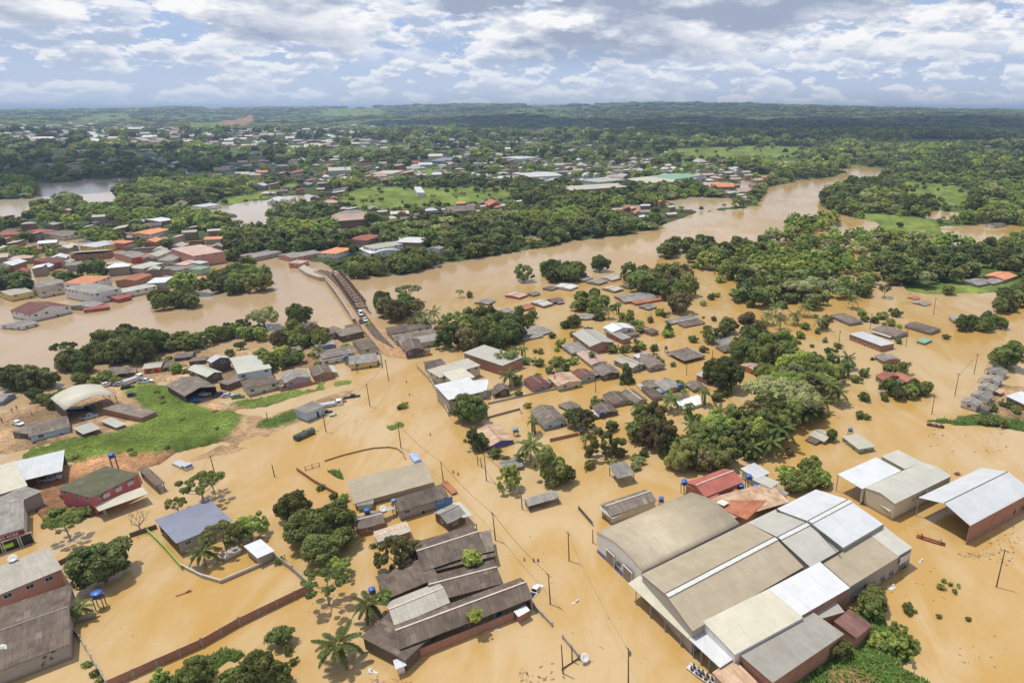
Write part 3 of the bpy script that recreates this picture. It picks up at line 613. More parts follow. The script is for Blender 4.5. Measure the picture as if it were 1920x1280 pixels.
# ---------------------------------------------------------------- buildings
def prof(style, rise, t):
    if style == 'g': return rise*(1-abs(2*t-1))
    if style == 's': return rise*(1-t) if rise >= 0 else -rise*t
    if style == 'b': return rise*math.sin(math.pi*(.06+.88*t))-rise*math.sin(math.pi*.06)
    return 0.0
_win = {}
RIDGEG = plain('grey ridge tiles', (0.27, 0.24, 0.21), 0.85)
def win_mesh(kind, w, h):
    k = (kind, round(w, 1), round(h, 1))
    if k in _win: return _win[k]
    f = MB(); t_ = .09
    for a, b, c, d in ((0, h/2, w+.1, t_), (0, -h/2, w+.24, t_*1.2)): f.box((a, -.03, b), (c, .12, d))
    for s in (-1, 1): f.box((s*w/2, -.03, 0), (t_, .10, h-.1))
    if kind == 'window': f.box((0, -.01, 0), (.05, .06, h-.1))
    p = MB(); p.box((0, .01, 0), (w-.04, .06, h-.04))
    _win[k] = (f.mesh(kind, [TRIM]), p.mesh('pane', [DARK if kind != 'window' else GLASS])); return _win[k]
def opening(root, kind, p, rz, w, h, deep=True):
    a, b = win_mesh(kind, w, h); o = part(kind, a, root, p, rz); part('pane' if kind == 'window' else 'leaf', b, o); return o
BLD = []
def house(A, B, C, z, rise, style, roof, wall, label, cat='house', name='house', ov=0.35, walls='ACLR', ridge=False, win=1, snap=True, group=None, D=None, zb=-1.3, wob_=0.0, tr=.5):
    """A, B, C: three eave corners of the roof as pixels (or points), A to B along the ridge; z: eave height"""
    a, b, c = [at(q[0], q[1], z) if not isinstance(q, Vector) else q for q in (A, B, C)]
    e1 = b-a; e1.z = 0; L = e1.length; e1n = e1/L; e2 = c-b; e2.z = 0
    if snap: e2 = e2-e1n*e2.dot(e1n)
    Wd = e2.length
    if Wd < .5: Wd = .5; e2 = Vector((-e1n.y, e1n.x, 0))*.5
    ctr = a+e1/2+e2/2; rz = math.atan2(e1n.y, e1n.x)
    n = Vector((-e1n.y, e1n.x, 0)); ex, ey = e2.dot(e1n), e2.dot(n)
    root = empty(name, (ctr.x, ctr.y, 0), rz, label, cat, group)
    far_ = (L+Wd)*ppm_w(ctr) < 34
    def P(u, t, zz_): return ((u-.5)*L+(t-.5)*ex, (t-.5)*ey, zz_)
    flip = ey < 0
    # roof
    m = MB(); th = .10
    ts = {'g': [0, .5, 1], 's': [0, 1], 'f': [0, 1], 'b': [i/12 for i in range(13)], 'h': [0, .5, 1]}[style]
    if style == 'h':
        hw = min(.48, .5*Wd/L)
        V_ = [P(0, 0, z), P(1, 0, z), P(1, 1, z), P(0, 1, z), P(hw, .5, z+rise), P(1-hw, .5, z+rise)]
        F_ = [(0, 1, 5, 4), (2, 3, 4, 5), (1, 2, 5), (3, 0, 4), (3, 2, 1, 0)]
        if flip: F_ = [tuple(reversed(f)) for f in F_]
        m.add(V_, F_)
        if ridge:
            for i, j in ((4, 5), (0, 4), (3, 4), (1, 5), (2, 5)): m.bar(Vector(V_[i])+Vector((0, 0, .03)), Vector(V_[j])+Vector((0, 0, .03)), .28, .1, 0)
    else:
        nu = max(1, int(L/6)) if wob_ else 1; q = random.Random(int(abs(ctr.x*7)+abs(ctr.y*3)))
        top = [[P(i/nu, t, z+prof(style, rise, t)+(q.uniform(-1, 1)*wob_ if 0 < i < nu or wob_ else 0)) for t in ts] for i in range(nu+1)]
        nt = len(ts); V_ = [p for r_ in top for p in r_]+[(p[0], p[1], p[2]-th) for r_ in top for p in r_]; k = (nu+1)*nt; F_ = []
        for i in range(nu):
            for j in range(nt-1):
                p0, p1, p2, p3 = i*nt+j, (i+1)*nt+j, (i+1)*nt+j+1, i*nt+j+1
                F_ += [(p0, p1, p2, p3), (p3+k, p2+k, p1+k, p0+k)]
        for i in range(nu):
            for j, s in ((0, 1), (nt-1, -1)):
                f = (i*nt+j, i*nt+j+k, (i+1)*nt+j+k, (i+1)*nt+j); F_.append(f if s > 0 else f[::-1])
        for j in range(nt-1):
            for i, s in ((0, -1), (nu, 1)):
                f = (i*nt+j, i*nt+j+k, i*nt+j+1+k, i*nt+j+1); F_.append(f if s > 0 else f[::-1])
        if flip: F_ = [tuple(reversed(f)) for f in F_]
        m.add(V_, F_)
    rf = m.build('roof', RM[roof] if isinstance(roof, str) else roof, root)
    if style == 'b': rf.data.polygons.foreach_set('use_smooth', [True]*len(rf.data.polygons))
    if style == 'g' and (ridge or (cat == 'house' and not far_)): MB().bar(P(.005, .5, z+rise+.05), P(.995, .5, z+rise+.05), .38 if ridge else .30, .12).build('ridge_cap', PALE if ridge else RIDGEG, rf)
    # walls
    ov_u = min(ov/L, .2); ov_t = min(ov/Wd, .2); wmat = WM[wall] if isinstance(wall, str) else wall
    m = MB(); wt_ = .15
    def ztop(t): return (z+prof(style if style != 'h' else 'f', rise, t))-th-.01
    u0, u1, t0, t1 = ov_u, 1-ov_u, ov_t, 1-ov_t
    def panel(pa, pb, za_, zb_, thick_dir):
        d = Vector(thick_dir)*wt_; vs = [Vector(pa), Vector(pb), Vector(pb)+d, Vector(pa)+d]
        V2 = [(p.x, p.y, zb) for p in vs]+[(vs[0].x, vs[0].y, za_), (vs[1].x, vs[1].y, zb_), (vs[2].x, vs[2].y, zb_), (vs[3].x, vs[3].y, za_)]
        m.add(V2, [(0, 1, 5, 4), (1, 2, 6, 5), (2, 3, 7, 6), (3, 0, 4, 7), (4, 5, 6, 7), (3, 2, 1, 0)])
    sg = -1 if flip else 1
    if 'A' in walls: panel(P(u0, t0, 0), P(u1, t0, 0), ztop(t0), ztop(t0), (0, sg, 0))
    if 'C' in walls: panel(P(u0, t1, 0), P(u1, t1, 0), ztop(t1), ztop(t1), (0, -sg, 0))
    ws = [t0]+[t for t in ts if t0 < t < t1]+[t1]; e_in = .004/max(L, 1)
    for key, u, s in (('L', u0+e_in, 1), ('R', u1-e_in, -1)):
        if key in walls:
            for q1, q2 in zip(ws[:-1], ws[1:]):
                if q1 == t0: q1 = t0+wt_/Wd
                if q2 == t1: q2 = t1-wt_/Wd
                panel(P(u, q1, 0), P(u, q2, 0), ztop(q1), ztop(q2), (s, 0, 0))
    if m.v: m.build('wall', wmat, root)
    if len(walls) < 4:            # open sides stand on posts
        for i, u in enumerate([u0, .5, u1] if L > 7 else [u0, u1]):
            for t in (t0, t1):
                if ('A' in walls and t == t0) or ('C' in walls and t == t1): continue
                if ('L' in walls and u == u0) or ('R' in walls and u == u1): continue
                p = P(u, t, 0); MB().box((p[0], p[1], (ztop(t)+zb)/2), (.18, .18, ztop(t)-zb)).build('post', WOOD if cat != 'warehouse' else CONC, root)
    if cat == 'house' and win == 1 and style in 'gh' and z > 1.1 and 5 < L < 13 and not far_ and rnd.random() < .55:
        s_ = 1 if rnd.random() < .5 else -1; w2 = rnd.uniform(1.6, 2.6); ln = L*rnd.uniform(.45, .9); yy = (abs(ey)/2+w2/2-.15)*s_; x_ = rnd.uniform(-.5, .5)*(L-ln); zz_ = max(.9, z-.25)
        mv = MB(); a0, a1 = yy-s_*w2/2, yy+s_*w2/2
        mv.add([(x_-ln/2, a0, zz_), (x_+ln/2, a0, zz_), (x_+ln/2, a1, zz_-.45), (x_-ln/2, a1, zz_-.45), (x_-ln/2, a0, zz_-.08), (x_+ln/2, a0, zz_-.08), (x_+ln/2, a1, zz_-.53), (x_-ln/2, a1, zz_-.53)],
               [(0, 1, 2, 3), (7, 6, 5, 4), (0, 4, 5, 1), (1, 5, 6, 2), (2, 6, 7, 3), (3, 7, 4, 0)])
        vr = mv.build('veranda_roof', RM[rnd.choice(['md', 'gy', 'dk', 'lg', 'gy', 'ro', 'cw'])], root)
        for x2 in (-.46, .46): MB().box((x_+ln*x2, a1-s_*.15, (zz_-.53-1)/2), (.14, .14, zz_-.53+1)).build('post', WOOD, vr)
    # windows and a door on the sides that the camera can see
    if win and z >= 1.5 and not far_:
        camv = Vector((0, 0, 0))-Vector((ctr.x, ctr.y, 0)); near = ppm_w(ctr) > 3.3
        for key, pa, pb, nrm in (('A', (u0, t0), (u1, t0), -n*sg), ('C', (u0, t1), (u1, t1), n*sg), ('L', (u0, t0), (u0, t1), -e1n), ('R', (u1, t0), (u1, t1), e1n)):
            if key not in walls or nrm.dot(camv) <= 0: continue
            p0, p1 = Vector(P(*pa, 0)), Vector(P(*pb, 0)); ln = (p1-p0).length; k = max(1, int(ln/3.4))
            wz = {'A': math.atan2(0, 1), 'C': math.pi, 'L': -math.pi/2, 'R': math.pi/2}[key]
            if flip: wz = {'A': math.pi, 'C': 0, 'L': -math.pi/2, 'R': math.pi/2}[key]
            out = {'A': Vector((0, -sg, 0)), 'C': Vector((0, sg, 0)), 'L': Vector((-1, 0, 0)), 'R': Vector((1, 0, 0))}[key]
            if ln < 2.4: continue
            for i in range(k):
                p = p0.lerp(p1, (i+.5+rnd.uniform(-.12, .12))/k)+out*.03
                if (i == k//2 and k > 1 and win == 1): kind, w_, h_ = 'door', .9, 1.5; zc = min(z-.75-.35, .35)
                else: kind, w_, h_ = 'window', min(1.3, ln*.35), min(1.0, z*.5); zc = z-.35-h_/2
                if zc-h_/2 < -1: continue
                opening(root, kind, (p.x, p.y, zc), wz, w_, h_)
    BLD.append((ctr.x, ctr.y, max(L, Wd)*.6)); return root
def ppm_w(p):
    return F/(p.y*CP+H*SP)
def slab(pts, z, th, name, mat, label=None, cat=None, parent=None, group=None):
    P_ = [at(x, y, z) if not isinstance(x, Vector) else x for x, y in pts]; m = MB(); n = len(P_)
    m.add([(p.x, p.y, z) for p in P_]+[(p.x, p.y, z-th) for p in P_], [tuple(range(n)), tuple(reversed(range(n, 2*n)))]+[(i, i+n, (i+1) % n+n, (i+1) % n) for i in range(n)])
    return tag(m.build(name, mat, parent), label, cat, group)
def fence(pts, h, mat, label, name='wall', cat='boundary wall', th=.18, zb=-1, piers=True, group=None, z0=0):
    P_ = [at(x, y, z0) for x, y in pts]; o = P_[0]; root = empty(name, (o.x, o.y, 0), 0, label, cat, group)
    pl = MB(); prs = []
    for a, b in zip(P_[:-1], P_[1:]):
        a, b = a-o, b-o; d = b-a; L = Vector((d.x, d.y, 0)).length
        pl.box(((a.x+b.x)/2, (a.y+b.y)/2, (h+zb)/2), (L, th, h-zb), math.atan2(d.y, d.x))
        if piers:
            k = max(1, int(L/3.2))
            for i in range(k+1):
                q = a.lerp(b, i/k); prs.append(MB()); prs[-1].box((q.x, q.y, (h+.12+zb)/2), (th+.14, th+.14, h+.12-zb), math.atan2(d.y, d.x))
    pl.build('panel', mat, root)
    for pr in prs[:60]: pr.build('pier', CONC if mat is not WM['w'] else WM['w'], root)
    return root
def tank(px, py, z, label, r=.75, stand=True, mat=None, group='blue rooftop water tanks', zb=-1):
    """px, py: middle of the tank; z: its height over the flood"""
    p = at(px, py, z); root = empty('water_tank', (p.x, p.y, 0), rnd.uniform(0, 1), label, 'water tank', group); mt = mat or TANK
    b = MB().lathe([(r*.80, -.55), (r*.95, -.1), (r*1.0, .35)], (0, 0, z), 16).build('tank', mt, root, True)
    MB().lathe([(r*1.06, .351), (r*1.06, .43), (r*.75, .56), (r*.25, .64), (.12, .66)], (0, 0, z), 16).build('lid', mt, b)
    if stand:
        for sx in (-1, 1):
            for sy in (-1, 1): MB().box((sx*r*.75, sy*r*.75, (z-.7+zb)/2), (.14, .14, z-.7-zb)).build('leg', WOOD, root)
        MB().box((0, 0, z-.63), (r*2, r*2, .14)).build('platform', WOOD, root)
    return root
def pole(px, py, h=8.0, label='', arm=True, tilt=0, group='wooden power poles in the flooded street', ang=None, trans=False):
    p = at(px, py, 0); root = empty('power_pole', (p.x, p.y, 0), ang if ang is not None else rnd.uniform(.2, .9), label, 'power pole', group)
    MB().tube([(0, 0, -1.5), (tilt*h, 0, h)], [.16, .10], 8).build('post', PL, root)
    if arm:
        MB().box((tilt*h, 0, h-.35), (.1, 1.9, .12)).build('crossarm', PL, root)
        for k in (-.8, -.3, .3, .8): MB().lathe([(.03, 0), (.07, .05), (.05, .18)], (tilt*h, k, h-.29), 8).build('insulator', TRIM, root)
    if trans: MB().lathe([(.3, -.5), (.32, .35), (.2, .45)], (.38, 0, h-1.3), 12).build('transformer', STEEL, root)
    return root
PL = plain('weathered pole', (0.115, 0.095, 0.08), 0.9)
def wire(a, b, sag=.6, label='', r=.045):
    a, b = Vector(a), Vector(b); pts = [a.lerp(b, i/14)-Vector((0, 0, sag*4*(i/14)*(1-i/14))) for i in range(15)]
    return tag(MB().tube(pts, r, 4, 0, False).build('power_cable', BLACK), label, 'power cable')
# ---------------------------------------------------------------- the large warehouse complex beside the flooded street
def big(A, B, C, z, rise, style, roof, wall, label, **k): return house(A, B, C, z, rise, style, roof, wall, label, 'warehouse', 'warehouse', snap=k.pop('snap', False), ov=k.pop('ov', .12), win=k.pop('win', 0), **k)
wh1 = big((1118, 997), (1295, 922), (1388, 982), 5.6, 2.0, 'b', 'tn', 'w', 'largest tan arched-roof warehouse with white street front and two grey gates')
wh2 = big((1203, 1076), (1402, 979), (1507, 1062), 6.2, 1.7, 'g', 'tn', 'g', 'tan gable-roof warehouse hall beside the arched one, behind the street canopy')
wh3 = big((1402, 979), (1455, 954), (1574, 1032), 6.2, 1.7, 'g', 'cw', 'g', 'short pale cream hall between the tan hall and the tall white hall')
wh4 = big((1455, 954), (1530, 917), (1656, 982), 6.9, 1.8, 'g', 'wh', 'g', 'tall white gable hall at the far end of the warehouse complex')
wh5 = big((1317, 1168), (1442, 1106), (1506, 1157), 5.9, .5, 's', 'cr', 'w', 'cream lean-to hall between street canopy and grey flat-roofed building')
wh6 = big((1442, 1106), (1537, 1056), (1594, 1101), 5.9, .5, 's', 'wh', 'b', 'white lean-to hall joined to the cream one in the complex')
wh7 = big((1537, 1054), (1628, 1003), (1686, 1043), 5.2, .5, 's', 'tn', 'g', 'tan lean-to hall with grey block wall over the water')
wh8 = big((1628, 1003), (1656, 988), (1711, 1026), 5.2, .5, 's', 'cw', 'g', 'cream end bay of the warehouse complex with small white sign')
wh9 = big((1380, 1222), (1513, 1140), (1583, 1188), 5.0, .2, 's', 'g2', 'b', 'grey flat-roofed brick building on the complex corner by the bushes')
wh10 = big((1516, 1136), (1563, 1123), (1592, 1144), 4.0, .2, 's', 'g2', 'b', 'small grey roofed lean-to behind the grey brick building', snap=True)
wh11 = big((1563, 1166), (1593, 1143), (1635, 1172), 3.4, .3, 's', 'ru', 'b', 'small rusty red roofed shed among bushes by the complex', snap=True)
def canopy(pts, z, mat, label, legs=True, n=4):
    P_ = [at(x, y, z) for x, y in pts]; o = P_[0]; root = empty('canopy', (o.x, o.y, 0), 0, label, 'canopy')
    slab([(Vector((p.x-o.x, p.y-o.y, 0)), 0) for p in P_], z, .12, 'roof', mat, parent=root)
    if legs:
        for i in range(n):
            q = P_[0].lerp(P_[3], (i+.5)/n)-o; r_ = P_[1].lerp(P_[2], (i+.5)/n)-o; q = q.lerp(r_, .12)
            MB().box((q.x, q.y, (z-.13-1)/2), (.2, .2, z-.13+1)).build('post', CONC, root)
    return root
def gutter(root, A, B, z, w_, mat, name='gutter'):
    a, b = at(*A, z), at(*B, z); inv = Matrix.Rotation(-root.rotation_euler.z, 4, 'Z'); a, b = inv @ (a-root.location), inv @ (b-root.location)
    return MB().bar(a, b, w_, .14).build(name, mat, root)
GUT = plain('dark gutter', (.05, .045, .04), .8); CAPM = plain('pale ridge sheet', (.60, .60, .57), .5)
gutter(wh1, (1203, 1075), (1388, 982), 5.75, .4, GUT); gutter(wh2, (1507, 1062), (1317, 1168), 6.1, .3, GUT)
def ridge_strip(r_, wide=True):
    bb = [c for c in r_.children if c.name.startswith('roof')][0].data; vs_ = sorted([v.co.copy() for v in bb.vertices], key=lambda v: -v.z)[:2]
    if wide: MB().bar(vs_[0]+Vector((0, -.5, .02)), vs_[1]+Vector((0, -.5, .02)), 1.1, .07).build('ridge_cap', CAPM, r_)
    MB().bar(vs_[0]+Vector((0, .2, .06)), vs_[1]+Vector((0, .2, .06)), .16, .07).build('ridge_gap', GUT, r_)
for r_ in (wh2, wh3, wh4): ridge_strip(r_)
gutter(wh4, (1455, 954), (1513, 978), 7.0, .4, GUT, 'edge_flashing'); gutter(wh4, (1513, 978), (1574, 1032), 7.3, .3, GUT, 'edge_flashing')
gutter(wh7, (1537, 1055), (1656, 984), 6.0, .35, GUT)
canopy([(1177, 1093), (1200, 1078), (1314, 1178), (1290, 1196)], 4.2, RM['cr'], 'pale yellow street canopy in front of the tan warehouse')
canopy([(1291, 1196.5), (1315, 1178.5), (1376, 1234), (1350, 1251)], 4.15, RM['wh'], 'short bright white canopy above the passenger boat')
house((1335, 1262), (1376, 1236), (1440, 1290), 3.4, .3, 's', RM['ro'], 'g', 'rust brown corrugated shed roof beside the boat and grey building', 'shed', 'shed', win=0)
# street front of the arched hall: gates, plaque and blue water stripe
def on_wall(root, A, B, f0, f1, z0, z1, mat, name, out=.10, zr=5.6, frame=None):
    a, b = at(*A, zr), at(*B, zr); a.z = b.z = 0; d = (b-a).normalized(); n = Vector((d.y, -d.x, 0))
    if n.dot(-a) < 0: n = -n
    p, q = a.lerp(b, f0), a.lerp(b, f1); L = (q-p).length; c = (p+q)/2+n*out
    inv = Matrix.Rotation(-root.rotation_euler.z, 4, 'Z'); lc = inv @ (c-root.location); an = math.atan2(d.y, d.x)-root.rotation_euler.z
    o = MB().box((lc.x, lc.y, (z0+z1)/2), (L, .10, z1-z0), an).build(name, mat, root)
    if frame:
        fr = MB()
        for s in (0, 1): e = inv @ ((p if s == 0 else q)+n*(out+.04)-root.location); fr.box((e.x, e.y, (z0+z1)/2), (.16, .16, z1-z0), an)
        fr.box((lc.x, lc.y, z1+.09), (L+.3, .2, .16), an); fr.build('frame', frame, o)
    return o
GATE = plain('grey roller gate', (0.22, 0.19, 0.15), .7); BLUE = plain('blue skirting paint', (0.05, 0.07, 0.30), .7)
for f0, f1 in ((.24, .42), (.62, .80)): on_wall(wh1, (1118, 997), (1203, 1076), f0, f1, -.5, 3.4, GATE, 'gate', .02, frame=TRIM)
on_wall(wh1, (1118, 997), (1203, 1076), .47, .56, 2.0, 3.0, plain('dark plaque', (.08, .07, .09)), 'sign', .02)
for f0, f1 in ((.01, .225), (.435, .605), (.815, .99)): on_wall(wh1, (1118, 997), (1203, 1076), f0, f1, -.3, .55, BLUE, 'skirting', 0)
for i in range(5): on_wall(wh7, (1594, 1101), (1686, 1043), .10+.19*i, .16+.19*i, 1.0, 2.0, DARK, 'window', .02, 5.2, frame=CONC)
on_wall(wh8, (1686, 1043), (1711, 1026), .1, .9, 2.6, 4.4, TRIM, 'sign', .06, 5.2)
on_wall(wh8, (1686, 1043), (1711, 1026), .3, .7, .6, 1.5, DARK, 'window', .02, 5.2, frame=CONC)
fence([(1100, 960), (1085, 955), (1111, 985)][1:], 1.2, PL, 'short leaning plank fence at the arched warehouse corner', 'fence', 'fence', .08)
# ---------------------------------------------------------------- halls across the water to the right
h1 = big((1570, 891), (1643, 859), (1690, 882), 5.0, .4, 's', 'wh', 'w', 'open white-roofed bay on posts beside the beige lettered hall', walls='C', D=1)
h2 = big((1652, 857), (1684, 845), (1729, 866), 5.2, .4, 's', 'cw', 'c', 'pale grey rear bay behind the lettered hall')
h3 = big((1622, 914), (1728, 866), (1784, 892), 5.2, .9, 'g', 'cw', 'c', 'beige hall with painted blue lettering along its side wall', snap=False)
canopy([(1650, 946), (1656, 944), (1674, 955), (1668, 958)], 2.6, TRIM, 'narrow white door canopy on the lettered hall', False)
h4 = big((1722, 932), (1841, 876), (1938, 921), 5.6, 2.2, 'g', 'wh', WM['b'], 'big bright white gable roof over an open brick hall', walls='CR', snap=False)
ridge_strip(h4, False)
h4b = [on_wall(h4, (1815, 982), (1938, 921), .06+.155*i, .13+.155*i, 1.2, 2.7, DARK, 'window', .02, 5.6, frame=CONC) for i in range(6)]
# ---------------------------------------------------------------- houses near the camera
h = house
h((1286, 905), (1357, 878), (1397, 902), 3.4, 1.5, 'g', 'rd', 'b', 'larger faded red roof with white ridge line behind the arched warehouse', ridge=True, win=0)
h((1283, 908), (1300, 899), (1345, 928), 3.0, .3, 's', 'rd', 'b', 'lower red lean-to roof on the street side of the red house', 'shed', 'shed', win=0)
h((1330, 935), (1440, 905), (1465, 945), 2.6, .3, 's', 'ro', 'b', 'rust orange sheet roof wedged between red roof and white hall', 'shed', 'shed', walls='AL', win=0)
h((1340, 950), (1400, 975), (1455, 945), 2.7, .2, 's', 'cl', 'b', 'dark orange tiled lean-to touching the arched warehouse', 'shed', 'shed', win=0)
h((1388, 879), (1414, 868), (1448, 884), 3.2, .2, 's', 'wh', 'w', 'small white sheet roof behind the red roof', 'shed', 'shed', win=0)
h((1408, 899), (1423, 888), (1453, 910), 3.0, .2, 's', 'cw', 'w', 'pale striped sheet roof between small white roof and bushes', 'shed', 'shed', win=0)
h((1437, 923), (1455, 912), (1478, 925), 2.6, .2, 's', 'gy', 'w', 'small grey sheet roof beside the green bushes', 'shed', 'shed', win=0)
canopy([(1342, 941), (1353, 936), (1368, 941), (1357, 948)], 3.6, TRIM, 'small white awning on the orange roof', False)
h((1125, 945), (1209, 917), (1240, 935), 3.0, 1.2, 'g', 'md', 'c', 'grey sheet house with dark patched roof above the arched warehouse', ridge=True, win=0)
canopy([(1121, 952), (1136, 942), (1164, 965), (1148, 972)], 2.6, RM['lg'], 'pale lean-to strip in front of the patched roof house', True, 2)
h((1140, 875), (1172, 867), (1193, 888), 2.8, .6, 's', 'gy', 'g', 'lonely open shelter with grey roof on thin posts in the water', 'shelter', 'shelter', walls='')
h((981, 935), (1040, 919), (1058, 930), 1.9, .8, 'g', 'gy', 'b', 'low grey kiosk roof open to the street by a power pole', 'kiosk', 'kiosk', walls='AL', win=0)
h((935, 862), (975, 855), (990, 872), 1.2, .6, 'g', 'gy', 'g', 'half sunk grey roof next to the light green bush', win=0)
# house block between the two big tree groups
h((652, 905), (796, 868), (826, 900), 2.0, .7, 's', 'tn', 'g', 'long tan sheet roof at the curved boundary wall', 'hall', 'hall', D=1, win=0)
h((668, 950), (700, 945), (830, 908), 1.7, .2, 's', 'gy', 'l', 'grey strip roof under the long tan roof', 'shed', 'shed', win=0)
bk = h((737, 940), (830, 912), (849, 928), 3.0, .9, 's', 'dk', 'g', 'two-storey block with dark roof and blue painted end wall')
on_wall(bk, (756, 956), (849, 928), .62, .99, -.3, 2.6, plain('blue wall paint', (.10, .24, .55), .7), 'painted_panel', -.25, 3.0)
h((664, 968), (716, 955), (727, 978), 2.2, .8, 'g', 'md', 'b', 'small brown roof with pale ridge below the blue tank', ridge=True)
h((700, 998), (762, 978), (778, 993), 2.0, .3, 's', 'lg', 'b', 'small house with pale front strip and rusty patch', win=0)
h((700, 1001), (764, 981), (767, 985), 2.2, .1, 's', 'ro', 'b', 'rust streaked strip of roof on the small pale house', 'shed', 'shed', win=0)
h((812, 961), (848, 944), (867, 968), 2.6, 1.1, 'g', 'gy', 'd', 'brown plank-striped gable house near the street corner', snap=True)
canopy([(847, 943), (862, 940), (886, 966), (868, 970)], 2.7, RM['cw'], 'white veranda roof on the brown striped gable house', True, 2)
canopy([(713, 955), (738, 946), (740, 953), (718, 962)], 2.4, RM['cr'], 'cream awning between tank and two-storey block', False)
h((827, 905), (838, 901), (849, 925), .6, .1, 's', 'cl', 'b', 'low orange brick terrace at the street edge', 'terrace', 'terrace', win=0)
# dark sawmill complex
def mill(A, B, C, z, rise, style, roof, wall, label, **k): return house(A, B, C, z, rise, style, roof, wall, label, k.pop('cat', 'shed'), k.pop('name', 'shed'), wob_=.04, win=0, **k)
mill((772, 1018), (885, 983), (934, 1024), 3.3, 1.6, 'g', 'dk', 'd', 'dark gable shed with white ridge line, topmost of the dark complex', ridge=True)
mill((884, 1003), (920, 996), (937, 1030), 3.2, .5, 's', 'md', 'd', 'brown lean-to at the street end of the topmost dark shed', walls='')
mill((800, 1050), (925, 1020), (935, 1040), 2.7, .3, 's', 'dk', 'd', 'dark valley roof behind the bright green bush')
mill((704, 1083), (800, 1045), (815, 1085), 3.0, .4, 's', 'dk', 'd', 'dark flat shed roof at the olive tree')
mill((800, 1080), (926, 1048), (947, 1092), 3.0, 1.2, 'g', 'dk', 'd', 'dark gable shed with rust streaks and short white ridge', ridge=True)
mill((721, 1130), (822, 1090), (842, 1130), 3.7, 1.2, 'g', 'lg', 'd', 'pale grey gable roof amid the dark sheds', ridge=True)
mill((735, 1170), (976, 1082), (999, 1121), 3.4, 1.5, 'g', 'dk', 'd', 'longest dark gable shed with white ridge beside the brick wall', ridge=True, walls='LR', D=1)
mill((676, 1195), (730, 1150), (757, 1240), 3.0, .3, 's', 'dk', 'd', 'dark low roof at the coconut palm end of the complex')
fence([(772, 1238), (964, 1161)], 2.0, WM['b'], 'long red brick wall along the longest dark shed', 'brick_wall', piers=False)
h((737, 1238), (757, 1230), (768, 1244), 2.2, .1, 's', 'wh', 'w', 'tiny white roofed hut at the corner of the dark complex', 'hut', 'hut', win=0)
h((963, 1146), (985, 1134), (993, 1144), 2.2, .1, 's', 'wh', 'b', 'tiny brick hut with white slab roof by floating planks', 'hut', 'hut', win=0)
fence([(1001, 1138), (1035, 1173)], .9, CONC, 'short grey wall running into the street from the tiny brick hut')
fence([(1056, 1197), (1086, 1233)], .9, CONC, 'short grey wall by the white dish at the street side')
fence([(1054, 1255), (1083, 1236), (1092, 1240)], .4, plain('rusty wire', (.15, .08, .05)), 'thin rusty fence line beside the short grey wall', 'fence', 'fence', .05)
# left lower corner
h((-60, 1141), (118, 1068), (91, 1025), 4.6, .3, 's', 'lg', 'p', 'two-storey pink building with pale tan roof and air conditioners', 'building', 'building', win=2)
h((-50, 1275), (131, 1207), (82, 1111), 3.6, 1.4, 'g', 'dk', 'g', 'dark brown gable roof next to the stacked blue tanks', win=0)
fence([(140, 1184), (152, 1200), (205, 1290)], .9, CONC, 'narrow broken grey wall beside the dark brown house')
fence([(129, 1172), (180, 1158), (176, 1150)], 1.6, WM['g'], 'low grey enclosure wall under the water tank tower', piers=False)
fence([(205, 1290), (380, 1212), (450, 1172), (586, 1106)], 2.0, WM['b'], 'long red brick wall crossing the flooded lot')
fence([(586, 1106), (550, 1072), (514, 1046)], 1.5, CONC, 'grey post wall from brick wall to white-roofed hut')
fence([(277, 998), (312, 1033), (342, 1068)], 1.3, plain('lime paint', (.27, .42, .10)), 'lime green painted wall beside the blue roof', piers=False)
fence([(342, 1064), (378, 1082), (415, 1093), (492, 1060)], 1.0, WM['w'], 'low white wall around the flooded palm garden', piers=False)
fence([(244, 1007), (295, 990)], 1.2, WOOD, 'brown timber wall at the bare tree', piers=False)
fence([(110, 1060), (140, 1045), (150, 1042)], 1.2, WOOD, 'brown plank fence behind the pink building', 'fence', 'fence', piers=False)
h((290, 977), (331, 1021), (433, 972), 3.4, .4, 's', 'bl', 'g', 'blue grey sheet roof between two big trees', walls='LR')
h((457, 1025), (483, 1048), (513, 1030), 2.5, .3, 's', 'wh', 'g', 'small hut with white roof beside the mango tree', 'hut', 'hut', win=0)
h((410, 1040), (446, 1022), (452, 1030), 1.3, .1, 's', 'lg', 'w', 'narrow pale roof strip behind the garden palm', 'shed', 'shed', win=0)
h((28, 867), (122, 845), (143, 876), 4.2, .4, 's', 'wh', 'd', 'bright white carport roof left of the mossy pink house', 'carport', 'carport', walls='AL', win=0)
h((-60, 892), (28, 866), (48, 911), 4.6, .4, 's', 'cr', 'g', 'cream roof joined to the bright white carport', win=0)
h((-60, 958), (47, 911), (58, 930), 4.5, .1, 's', 'gy', 'g', 'dark grey parapet strip in front of the cream roof', 'shed', 'shed', win=0)
shop = h((-60, 968), (46, 938), (66, 983), 4.4, .7, 's', 'gy', 'w', 'white shop with maroon sign board and pale brown roof', 'shop', 'shop', win=0)
pk = h((172, 933), (262, 888), (230, 858), 5.6, 1.2, 'h', 'ms', 'k', 'two-storey rose pink house with mossy hip roof', win=2)
canopy([(176, 946), (267, 912), (278, 925), (185, 958)], 3.0, RM['cr'], 'tan awning along the front of the rose pink house', True)
h((258, 880), (275, 874), (302, 907), 2.6, .3, 's', 'dk', 'd', 'small brown annexe roof beside the rose pink house', 'shed', 'shed', walls='A', win=0)
sh = h((94, 746), (121, 769), (218, 741), 5.6, 2.6, 'b', 'cr', 'd', 'large arched cream roof of an open machine shed', 'shed', 'shed', walls='A', win=0)
h((192, 768), (223, 756), (266, 783), 2.6, .5, 's', 'md', 'b', 'brown roof of the brick workshop by the green slope', 'workshop', 'workshop', win=0)
